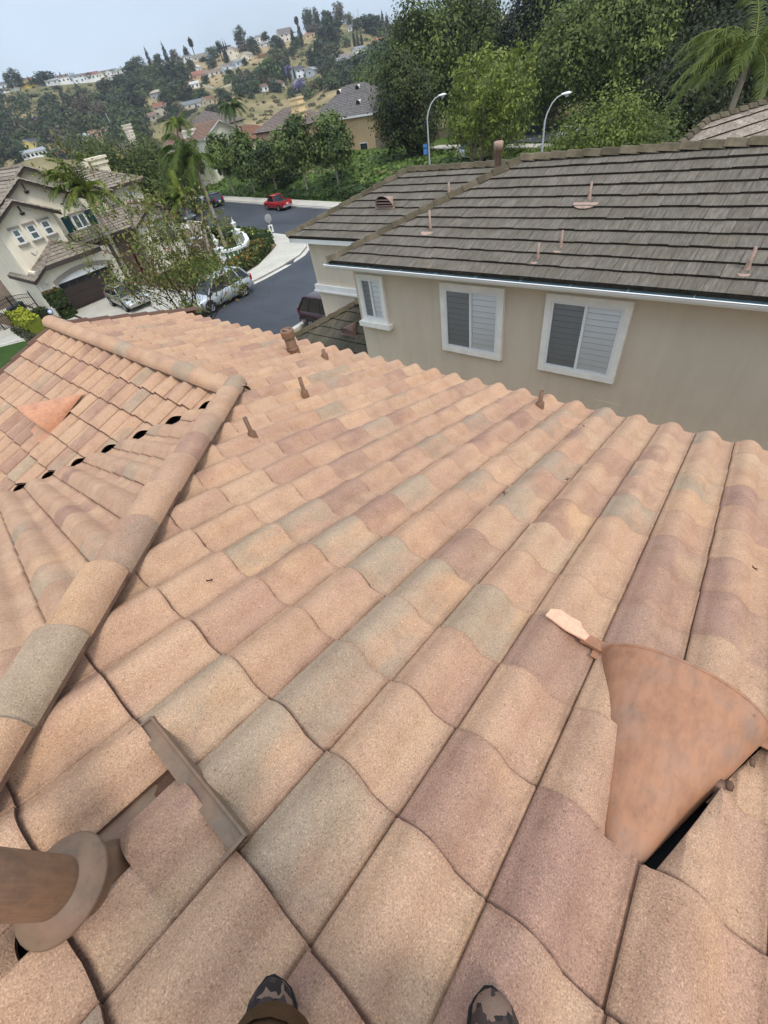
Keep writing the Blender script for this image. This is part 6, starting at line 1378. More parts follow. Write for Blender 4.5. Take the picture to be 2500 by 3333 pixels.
# ------------------------------------------------------------------ street lamps, signs
M_POLE = plain('galvanised_pole', srgb(178, 180, 180), 0.5, 0.1, 3, metal=0.2); M_LAMPHEAD = plain('lamp_head', srgb(226, 230, 232), 0.35, 0.05, 3)
def street_lamp(base, H, arm, lab):
    e = empty('street_lamp', base, 0, lab, 'street lamp', 'street lamps'); mb = MB(); ax = V(arm).normalized(); Lr = V(arm).length
    mb.tube([(0, 0, -0.2), (0, 0, H * .5), (0, 0, H - 1.2)], [0.095, 0.08, 0.062], 12); o = mb.build('pole', [M_POLE]); o.parent = e
    mb = MB(); mb.tube([V((0, 0, H - 1.25)), V((0, 0, H - 0.8)) + ax * Lr * .12, V((0, 0, H - .35)) + ax * Lr * .38, V((0, 0, H - .08)) + ax * Lr * .7, V((0, 0, H)) + ax * Lr], [.06, .055, .045, .04, .035], 8); o = mb.build('arm', [M_POLE]); o.parent = e
    mb = MB(); c = V((0, 0, H + .02)) + ax * (Lr + .3); s = ax.cross(V((0, 0, 1)))
    prof = [(-.36, .035, .04), (-.25, .08, .07), (0, .14, .10), (.2, .13, .10), (.33, .07, .05), (.36, .02, .02)]
    vs = []; fs = []
    for t, wd_, hh in prof:
        for j in range(12): a = 2 * math.pi * j / 12; vs.append(c + ax * t + s * (math.cos(a) * wd_) + V((0, 0, math.sin(a) * hh * (1 if math.sin(a) > 0 else .7))))
    for k in range(len(prof) - 1):
        for j in range(12): fs.append((k * 12 + j, k * 12 + (j + 1) % 12, (k + 1) * 12 + (j + 1) % 12, (k + 1) * 12 + j))
    mb.raw(vs, fs, 0, sm=True); o = mb.build('lamp_head', [M_LAMPHEAD]); o.parent = e
    mb = MB(); mb.lathe([(0.0, -.19), (.10, -.17), (.14, -.09)], c + ax * .06, 12, 0); o = mb.build('lens', [plain('lamp_lens', srgb(206, 212, 214), .2, .03) if 'lamp_lens' not in bpy.data.materials else bpy.data.materials['lamp_lens']]); o.parent = e
    return e
def lamp_px(bpx, hpx, r, arm, lab):
    d0 = ray(*bpx); k = r / math.hypot(d0.x, d0.y); b = V((d0.x * k, d0.y * k, 0)); b.z = G(b.x, b.y); d = ray(*hpx); H = d.z * k * 0 + d.z * r / math.hypot(d.x, d.y) - b.z
    return street_lamp(b, H, V(arm) * .72, lab)
lp1 = lamp_px((1400, 553), (1388, 322), 50, (1.0, 1.2, 0), 'curved-arm street lamp with two small blue signs on its pole')
lp2 = lamp_px((1762, 515), (1774, 320), 43, (1.1, 0.9, 0), 'brightest street lamp, its pole rising straight behind the grey ridge')
lamp_px((394, 560), (372, 500), 92, (-1.3, 0.5, 0), 'small distant street lamp beyond the cream house')
d = ray(1389, 480); k = 50 / math.hypot(d.x, d.y); zz = d.z * k - lp1.location.z; mb = MB()
mb.obox((-.52, -0.13, zz), (.42, 0, 0), (0, .02, 0), (0, 0, .24)); mb.obox((-.52, -0.13, zz - .48), (.42, 0, 0), (0, .02, 0), (0, 0, .40)); o = mb.build('sign_plate', [plain('blue_sign', srgb(84, 136, 196), .4, .05)]); o.parent = lp1
b = hit(892, 779); d = ray(872, 711); k = math.hypot(b.x, b.y) / math.hypot(d.x, d.y); Hs = d.z * k - b.z
sg_ = empty('street_sign', b, math.atan2(-b.y, -b.x) + R(20), 'grey backside of a round road sign with a small white plate below it', 'road sign')
mb = MB(); mb.tube([(0, 0, -.3), (0, 0, Hs + .3)], .035, 8); o = mb.build('pole', [M_POLE]); o.parent = sg_
mb = MB(); mb.lathe([(0.001, 0.03), (.33, 0.03), (.36, 0.02), (.36, 0.0), (.001, 0.0)], (0.06, 0, Hs), 28, 0, ax=(1, 0, 0)); o = mb.build('sign_disc', [plain('sign_back', srgb(146, 148, 146), .5, .08)]); o.parent = sg_
mb = MB(); mb.obox((0.05, -.23, Hs - 1.15), (.02, 0, 0), (0, .46, 0), (0, 0, .62), 0); mb.obox((0.073, -.05, Hs - 1.02), (.004, 0, 0), (0, .10, 0), (0, 0, .34), 1); mb.prism([(0.073, -.14, Hs - .78), (0.073, .14, Hs - .78), (0.073, 0, Hs - .60)], (.005, 0, 0), 1); o = mb.build('sign_plate', [M_WHITE, M_BLACK]); o.parent = sg_

# ------------------------------------------------------------------ vehicles
M_TYRE = plain('tyre_rubber', (0.014, 0.014, 0.015, 1), .85, .2); M_RIM = plain('alloy_rim', srgb(176, 178, 182), .35, .08, 5, metal=.6); M_CARGLASS = plain('car_glass', (0.012, 0.016, 0.02, 1), .08, .1, spec=.6); M_TAIL = plain('tail_lamp', srgb(150, 18, 20), .25, .05); M_HEAD = plain('head_lamp', srgb(214, 220, 224), .15, .05); M_PLASTIC = plain('black_plastic', (.02, .02, .021, 1), .6, .1)
def paint(name, c, metal=0.25):
    m = NM(name); m.col(c); m.rough(.32); m.spec(.5); m.b.inputs['Metallic'].default_value = metal
    try: m.b.inputs['Coat Weight'].default_value = .5; m.b.inputs['Coat Roughness'].default_value = .08
    except Exception: pass
    return m.mat
def vehicle(name, p, yaw, kind, col, label, cat, L_=4.7, W=1.82, H=1.45, rw=.33, tilt=0.0):
    e = empty(name, p, yaw, label, cat); e.rotation_euler = (0, tilt, yaw); hw = W / 2; hl_ = L_ / 2; mt_ = [col, M_PLASTIC]
    if kind == 'sedan': top = [(-hl_, .62), (-hl_ + .12, .88), (-hl_ + .75, 1.0), (-.9, 1.0), (.75, .98), (1.5, .92), (hl_ - .35, .80), (hl_ - .05, .62), (hl_, .5)]; gh = [(-hl_ + .65, -.95, .75, 1.62)]; g = (-1.70, -.95, .42, 1.35)
    elif kind == 'suv': top = [(-hl_, .70), (-hl_ + .06, 1.0), (-hl_ + .25, 1.08), (-.9, 1.06), (.75, 1.04), (1.35, 1.0), (hl_ - .4, .92), (hl_ - .06, .75), (hl_, .55)]; g = (-hl_ + .12, -hl_ + .62, .45, 1.30)
    else: top = [(-hl_, .95), (-hl_ + .05, 1.0), (-.9, 1.0), (-.35, 1.0), (.9, 1.02), (1.3, 1.0), (hl_ - .3, .92), (hl_ - .05, .75), (hl_, .6)]; g = (-.55, -.38, .55, 1.25)
    z0 = .24; sec = []
    for x, zt in top:
        fx = abs(x) / hl_; w_ = hw * (1 - .10 * max(0, (fx - .72) / .28) ** 2); zb = z0 + (.10 if fx > .93 else 0)
        half = [(w_ * .86, zb), (w_ * .97, zb + .12), (w_, zb + (zt - zb) * .45), (w_ * .985, zt - .10), (w_ * .90, zt - .015), (w_ * .5, zt + .015)]
        sec.append([V((x, y, z)) for y, z in half] + [V((x, -y, z)) for y, z in reversed(half)])
    mb = MB(); n = len(sec[0]); vs = [v for s_ in sec for v in s_]; fs = []
    for a in range(len(sec) - 1):
        for j in range(n): fs.append((a * n + j, a * n + (j + 1) % n, (a + 1) * n + (j + 1) % n, (a + 1) * n + j))
    bed = kind == 'pickup'
    mb.raw(vs, fs, 0, sm=True); mb.raw(sec[0], [tuple(reversed(range(n)))], 0); mb.raw(sec[-1], [tuple(range(n))], 0)
    if bed:
        mb.obox((-hl_ + .10, -hw * .80, 1.012), (hl_ - .85 - .10 + .25, 0, 0), (0, hw * 1.6, 0), (0, 0, .012), 1)
        for s in (-1, 1): mb.obox((-hl_ + .02, s * hw * .86 - .05, .98), (hl_ - .55, 0, 0), (0, .10, 0), (0, 0, .10), 0)
        mb.obox((-hl_ + .0, -hw * .9, .93), (.08, 0, 0), (0, hw * 1.8, 0), (0, 0, .15), 0)
    # arches
    wb = L_ * .29; bodyo = None
    for sx in (-wb, wb + .08):
        for s in (-1, 1): mb.lathe([(0.001, 0.006), (rw + .075, .006), (rw + .085, 0)], (sx, s * hw * .992, rw), 22, 1, ax=(0, s, 0))
    o = mb.build('body', mt_); o.parent = e; KIDS.setdefault(e.name, []).append(o); bodyo = o
    # cabin: glass loft, painted roof and pillars
    x0, x1, x2, x3 = g; belt = 1.0 if kind != 'suv' else 1.05; zr = H; wb_, wt_ = hw * .92, hw * .74
    A_ = [V((x0, -wb_, belt)), V((x0, wb_, belt)), V((x3, wb_, belt - .02)), V((x3, -wb_, belt - .02))]; B_ = [V((x1, -wt_, zr)), V((x1, wt_, zr)), V((x2, wt_, zr)), V((x2, -wt_, zr))]
    mb = MB(); mb.raw(A_ + B_, [(0, 1, 5, 4), (1, 2, 6, 5), (2, 3, 7, 6), (3, 0, 4, 7)], 0); o = mb.build('window', [M_CARGLASS]); o.parent = e; KIDS[e.name].append(o)
    mb = MB(); up_ = V((0, 0, 1))
    roofp = [V((x1 - .10, -wt_ * .98, zr - .02)), V((x1 - .10, wt_ * .98, zr - .02)), V((x2 + .08, wt_ * .98, zr - .02)), V((x2 + .08, -wt_ * .98, zr - .02))]
    mid = [V((x1 + .10, -wt_ * .86, zr + .05)), V((x1 + .10, wt_ * .86, zr + .05)), V((x2 - .12, wt_ * .86, zr + .05)), V((x2 - .12, -wt_ * .86, zr + .05))]
    mb.raw(roofp + mid, [(0, 1, 5, 4), (1, 2, 6, 5), (2, 3, 7, 6), (3, 0, 4, 7), (4, 5, 6, 7), (3, 2, 1, 0)], 0, sm=True)
    for q in range(4): mb.beam(A_[q] * 1.0, B_[q], .09, .07, (0, 1, 0), 0)
    for s in (-1, 1):
        for t in ((.48,) if kind != 'pickup' else ()) + ((.22,) if kind == 'suv' else ()):
            a = V((x0 + (x3 - x0) * t, s * wb_ * 1.005, belt)); b = V((x1 + (x2 - x1) * (t * 1.05), s * wt_ * 1.005, zr)); mb.beam(a, b, .08, .03, (0, 1, 0), 0)
        mb.obox((x3 - .35, s * (wb_ + .10) - .09, belt + .02), (.12, 0, 0), (0, .18, 0), (0, 0, .13), 0)
    o = mb.build('roof', [col]); o.parent = e; KIDS[e.name].append(o)
    for sx in (-wb, wb + .08):
        for s in (-1, 1):
            mb = MB(); mb.lathe([(rw * .62, -.10), (rw * .95, -.10), (rw, -.06), (rw, .06), (rw * .95, .10), (rw * .62, .095)], (sx, s * (hw - .08), rw), 22, 0, ax=(0, s, 0)); ty = mb.build('wheel', [M_TYRE]); ty.parent = e; KIDS[e.name].append(ty)
            mb = MB(); c = V((sx, s * (hw - .08), rw)); ax = V((0, s, 0)); mb.lathe([(rw * .62, .095), (rw * .56, .06), (rw * .2, .05), (.001, .07)], c, 20, 0, ax=ax)
            for q in range(5): a = q * 1.2566; dr = V((math.cos(a), 0, math.sin(a))); mb.beam(c + ax * .075 + dr * .04, c + ax * .085 + dr * rw * .58, .06, .03, (0, 1, 0), 0)
            rm = mb.build('rim', [M_RIM]); rm.parent = ty; KIDS.setdefault(ty.name, []).append(rm)
    for s in (-1, 1):
        mb = MB(); mb.obox((hl_ - .22, s * hw * .72 - .2, .62), (.20, 0, 0), (0, .40, 0), (0, 0, .14)); o = mb.build('headlight', [M_HEAD]); o.parent = e; KIDS[e.name].append(o)
        mb = MB(); zt_ = .82 if kind != 'suv' else .95; mb.obox((-hl_ - .015, s * hw * .76 - .13, zt_ - .15), (.16, 0, 0), (0, .30, 0), (0, 0, .22 if kind != 'suv' else .34)); o = mb.build('taillight', [M_TAIL]); o.parent = e; KIDS[e.name].append(o)
    mb = MB(); mb.obox((-hl_ - .06, -hw * .88, .38), (.14, 0, 0), (0, hw * 1.76, 0), (0, 0, .20), 0 if kind != 'pickup' else 1); o = mb.build('rear_bumper', [col, M_RIM]); o.parent = e; mb = MB(); mb.obox((hl_ - .10, -hw * .86, .34), (.14, 0, 0), (0, hw * 1.72, 0), (0, 0, .18), 0); o = mb.build('front_bumper', [col]); o.parent = e
    mb = MB(); mb.obox((-hl_ - .075, -.16, .66), (.01, 0, 0), (0, .32, 0), (0, 0, .16)); o = mb.build('licence_plate', [M_WHITE]); o.parent = e; KIDS[e.name].append(o)
    return e
P_SIL = paint('silver_paint', srgb(186, 190, 192), .5); P_NAVY = paint('navy_paint', srgb(34, 46, 70), .3); P_RED = paint('red_paint', srgb(176, 24, 30), .1); P_MAR = paint('maroon_paint', srgb(54, 24, 28), .3); P_GREY = paint('dark_grey_paint', srgb(72, 80, 84), .4); P_WHT = paint('white_paint', srgb(226, 228, 228), 0); P_SILD = paint('warm_silver_paint', srgb(160, 158, 150), .5)
gz = lambda x, y, u=.03: V((x, y, G(x, y) + u))
vehicle('parked_car', gz(-37.0, 13.35, .17), R(-5), 'sedan', P_SILD, 'silver sedan parked nose-out on the driveway', 'car')
vehicle('parked_car', gz(-29.05, 16.3), R(-90), 'suv', P_SIL, 'silver SUV parked at the kerb behind the thin tree', 'car', 4.75, 1.9, 1.72, .36)
vehicle('parked_car', gz(-75.0, 47.6), R(180 - 9), 'suv', P_NAVY, 'dark blue SUV parked far along the street', 'car', 4.6, 1.86, 1.68, .36)
vehicle('pickup_truck', gz(-56.6, 45.6), R(180 - 9), 'pickup', P_RED, 'red pickup truck parked along the far pavement', 'pickup', 5.1, 1.78, 1.62, .36)
vehicle('parked_car', gz(-17.3, 16.0, .05), R(0), 'suv', P_MAR, 'maroon SUV peeking out beside the beige neighbour wall', 'car', 4.7, 1.86, 1.7, .36)
b = hit(606, 722); vehicle('parked_car', gz(b.x, b.y), R(-9), 'suv', P_GREY, 'dark grey car half hidden behind the young palm', 'car', 4.6, 1.84, 1.62, .35)
for k, (px, py, pt_, lab) in enumerate(((1535, 482, P_WHT, 'white car glimpsed through the tree between the street lamps'), (1880, 398, P_WHT, 'white car glimpsed under the largest bright tree'), (1990, 385, P_SIL, 'silver car glimpsed beside the dark tree trunks'))):
    b = at_r(px, py, 66); b.z = G(b.x, b.y) + .26; vehicle('parked_car', b, R(-28), 'sedan', pt_, lab, 'car')
# ------------------------------------------------------------------ garden of the corner house
M_PLAST = plain('white_cast_stone', (0.78, 0.78, 0.76, 1), .7, .06, 3)
bp = [hit(*q) for q in ((787, 806), (800, 806), (814, 815), (823, 832), (814, 849), (790, 862), (760, 870), (735, 872))]
be = empty('balustrade', bp[3], 0, 'curved white balustrade with urns at the corner garden', 'balustrade')
path = []
for a, b in zip(bp, bp[1:]):
    k = max(1, int((b - a).length / .3)); path += [a.lerp(b, q / k) for q in range(k)]
path.append(bp[-1])
for nm_, z_, h_, w_ in (('plinth', -.05, .45, .36), ('handrail', 1.14, .17, .32)):
    mb = MB()
    for a, b in zip(path, path[1:]): mb.beam(a + V((0, 0, z_ + h_ / 2)), b + V((0, 0, z_ + h_ / 2)), w_, h_)
    o = mb.build(nm_, [M_PLAST]); adopt2(o, be)
for p in path[1:-1]:
    mb = MB(); mb.lathe([(.07, .4), (.07, .45), (.04, .50), (.09, .68), (.06, .82), (.035, .92), (.04, 1.0), (.065, 1.05), (.065, 1.14)], p, 10); o = mb.build('baluster', [M_PLAST]); adopt2(o, be)
for p in (path[0], path[-1]):
    mb = MB(); mb.box((p.x - .26, p.y - .26, p.z - .05), (p.x + .26, p.y + .26, p.z + 1.4)); mb.box((p.x - .33, p.y - .33, p.z + 1.4), (p.x + .33, p.y + .33, p.z + 1.5)); o = mb.build('pier', [M_PLAST]); adopt2(o, be)
    mb = MB(); mb.lathe([(.14, 0), (.16, .06), (.07, .14), (.07, .2), (.2, .34), (.25, .5), (.26, .56), (.10, .62), (.07, .72), (.09, .8), (.03, .92), (.0, 1.02)], p + V((0, 0, 1.5)), 14); o = mb.build('urn', [M_PLAST]); adopt2(o, be)
b = hit(640, 800); te = empty('garden_table', b, 0, 'round white garden table seen through the thin tree', 'table'); mb = MB(); mb.lathe([(.3, 0), (.32, .05), (.08, .12), (.06, .5), (.1, .66), (.55, .70), (.58, .74), (.0, .76)], b, 20); o = mb.build('table', [M_PLAST]); adopt2(o, te)
for k, (px, py, lab) in enumerate(((622, 812, 'white garden chair left of the round white table'), (660, 790, 'white garden chair right of the round white table'))):
    b = hit(px, py); ce = empty('garden_chair', b, R(40 + 120 * k), lab, 'chair', 'white garden chairs'); mb = MB(); mb.obox((-.24, -.22, .42), (.48, 0, 0), (0, .46, 0), (0, 0, .05)); o = mb.build('seat', [M_PLAST]); o.parent = ce
    mb = MB(); mb.prism([(-.24, -.22, .47), (.24, -.22, .47), (.26, -.27, .8), (.0, -.3, .96), (-.26, -.27, .8)], (0, .04, 0)); o = mb.build('backrest', [M_PLAST]); o.parent = ce
    for sx in (-1, 1):
        for sy in (-1, 1): mb = MB(); mb.tube([(sx * .2, sy * .19, .42), (sx * .24, sy * .23, 0)], .022, 6); o = mb.build('leg', [M_PLAST]); o.parent = ce
a, b = hit(640, 775), hit(692, 790); mb = MB(); M_CWALL = wall_m((214, 200, 172))
A_, B_ = hit(628, 768), hit(688, 776); mb.hexa([A_, B_, B_ + V((.1, .22, 0)), A_ + V((.1, .22, 0)), A_ + V((0, 0, 1.5)), B_ + V((0, 0, 1.5)), B_ + V((.1, .22, 1.5)), A_ + V((.1, .22, 1.5))]); C_ = hit(700, 798); mb.hexa([B_, C_, C_ + V((.2, .05, 0)), B_ + V((.2, .05, 0)), B_ + V((0, 0, 1.5)), C_ + V((0, 0, 1.5)), C_ + V((.2, .05, 1.5)), B_ + V((.2, .05, 1.5))])
tag(mb.build('garden_wall', [M_CWALL]), 'low cream stucco wall behind the palm stems', 'wall')
M_IRON = plain('black_iron', (.012, .012, .013, 1), .5, .1)
def iron(p0, p1, h, lab, name='iron_gate', cat='gate', n=22, arch=.25):
    p0, p1 = V(p0), V(p1); e = empty(name, p0, 0, lab, cat); mb = MB(); d = p1 - p0
    for k in (0, n // 2, n): q = p0 + d * (k / n); mb.beam(q, q + V((0, 0, h + (.1 if k != n // 2 else arch))), .07, .07, (1, 0, 0))
    o = mb.build('post', [M_IRON]); adopt2(o, e); mb = MB()
    top = lambda t: h - .1 + arch * math.sin(math.pi * t)
    for k in range(n): q = p0 + d * ((k + .5) / n); mb.beam(q + V((0, 0, .1)), q + V((0, 0, top((k + .5) / n))), .028, .028, (1, 0, 0))
    for zf in (lambda t: .12, lambda t: .95, lambda t: top(t) - .25, lambda t: top(t)):
        for k in range(n): mb.beam(p0 + d * (k / n) + V((0, 0, zf(k / n))), p0 + d * ((k + 1) / n) + V((0, 0, zf((k + 1) / n))), .035, .035, (1, 0, 0))
    o = mb.build('panel', [M_IRON]); adopt2(o, e); return e
iron((-44.9, 9.45, -9.4), (-44.9, 6.4, -9.4), 1.75, 'black iron side gate with an arched top beside the cream house')
A_, B_ = hit(722, 790), hit(782, 802); iron(A_, B_, 1.0, 'low dark iron fence behind the balustrade', 'iron_fence', 'fence', 26, 0.0)
def bin_(p, col, lab):
    e = empty('wheelie_bin', p, R(10), lab, 'bin', 'bins behind the side gate'); mb = MB(); mb.hexa([(-.24, -.26, .05), (.24, -.26, .05), (.24, .26, .05), (-.24, .26, .05), (-.3, -.34, 1.0), (.3, -.34, 1.0), (.3, .34, 1.0), (-.3, .34, 1.0)]); o = mb.build('body', [col]); o.parent = e
    mb = MB(); mb.hexa([(-.33, -.38, 1.0), (.33, -.38, 1.0), (.33, .4, 1.0), (-.33, .4, 1.0), (-.27, -.3, 1.1), (.27, -.3, 1.1), (.27, .34, 1.1), (-.27, .34, 1.1)]); o = mb.build('lid', [col]); o.parent = e
    for s in (-1, 1): mb = MB(); mb.lathe([(.001, .03), (.11, .03), (.11, -.03), (.001, -.03)], (s * .27, .30, .11), 12, 0, ax=(1, 0, 0)); o = mb.build('wheel', [M_TYRE]); o.parent = e
bin_(V((-46.6, 8.6, -9.4)), plain('green_bin', srgb(28, 48, 40), .5, .1), 'dark green bin behind the iron gate'); bin_(V((-45.9, 8.0, -9.4)), plain('black_bin', srgb(22, 26, 32), .5, .1), 'blackish bin just behind the iron gate bars')
m = NM('stone_block'); bk_ = m.n('ShaderNodeTexBrick', Scale=2.4); bk_.inputs['Color1'].default_value = srgb(196, 180, 156); bk_.inputs['Color2'].default_value = srgb(170, 152, 130); bk_.inputs['Mortar'].default_value = srgb(130, 116, 100); bk_.inputs['Mortar Size'].default_value = .02; m.l(m.coord(), bk_.inputs['Vector']); m.col(bk_.outputs[0]); m.rough(.9); M_STONEB = m.mat
mb = MB(); mb.box((-47.5, 3.0, -9.5), (-45.1, 6.2, -8.0)); mb.box((-47.6, 2.9, -8.0), (-45.0, 6.3, -7.9)); tag(mb.build('stone_wall', [M_STONEB]), 'pale stone block wall at the left frame edge', 'wall')
drape('brick_terrace', [(-38.5, 7.2), (-44.5, 7.3), (-44.5, 6.6), (-40.2, 6.7)], .10, M_STONEB, 2.0, label='strip of brick paving below the lime hedge')
b = hit(190, 1052); ye = empty('yard_sign', b, R(-20), 'small blue octagonal security sign on a stake', 'yard sign'); mb = MB(); mb.tube([(0, 0, -.1), (0, 0, .75)], .012, 6); o = mb.build('stake', [M_POLE]); o.parent = ye
d = ray(176, 1040); mb = MB(); mb.lathe([(.001, .012), (.19, .012), (.19, 0), (.001, 0)], (0.02, 0, .85), 8, 0, ax=(1, 0, 0.1)); mb.lathe([(.001, .004), (.13, .004), (.13, 0)], (0.036, 0, .85), 16, 1, ax=(1, 0, 0.1)); o = mb.build('plate', [plain('sign_blue', srgb(60, 110, 190), .4, .04), M_WHITE]); o.parent = ye
# ------------------------------------------------------------------ the hillside: houses and trees, each placed where its foot meets the slope
def pxscale(px, py, r):
    d = ray(px, py); return 1.0 / (F_PX / (d.dot(CF) / d.length) * 1.0) * math.hypot(r, 0) * 1.0 if False else r * (d.dot(CF) / d.length) / F_PX
HH = []     # landmarks (px, py, short name)
HG = 'houses scattered over the far hillside'
def hill_house(px, py, wpx, dfrac, hpx, wc, rc, label, short, yaw=0.0, hip=False, pitch=22, wins=2, storeys=1):
    b = hit(px, py); r = math.hypot(b.x, b.y); k = pxscale(px, py, r); cth = ray(px, py); cth = cth.dot(CF) / cth.length; w = max(7.0, wpx * k * 1.15); h = max(2.8, hpx * k * cth * 1.35); d = max(6.0, w * dfrac)
    yw = math.atan2(-b.x, b.y) + R(yaw); ws = []
    for s in range(storeys):
        for q in range(wins): ws.append(('f', -w / 2 + w * (q + .5) / wins, 0.9 + 2.7 * s if h > 3.4 or s == 0 else .9, 1.3, 1.15))
    ws.append(('r', 0, h - 1.9, 1.2, 1.1)); ws.append(('l', 0, h - 1.9, 1.2, 1.1))
    back = V((-math.sin(yw), math.cos(yw), 0)) * d / 2
    simple_house(b + back - V((0, 0, .3)), yw, w, d, h, pitch, wc, rc, label, hip, 0.9, ws, HG, ov=0.45, sink=9.0); HH.append((px, py, short))
W_, CR_, GY_, TN_ = (236, 236, 230), (232, 222, 198), (170, 172, 172), (206, 186, 156)
RG, RB, RR_, RD = (104, 104, 106), (112, 84, 68), (150, 98, 78), (78, 76, 78)
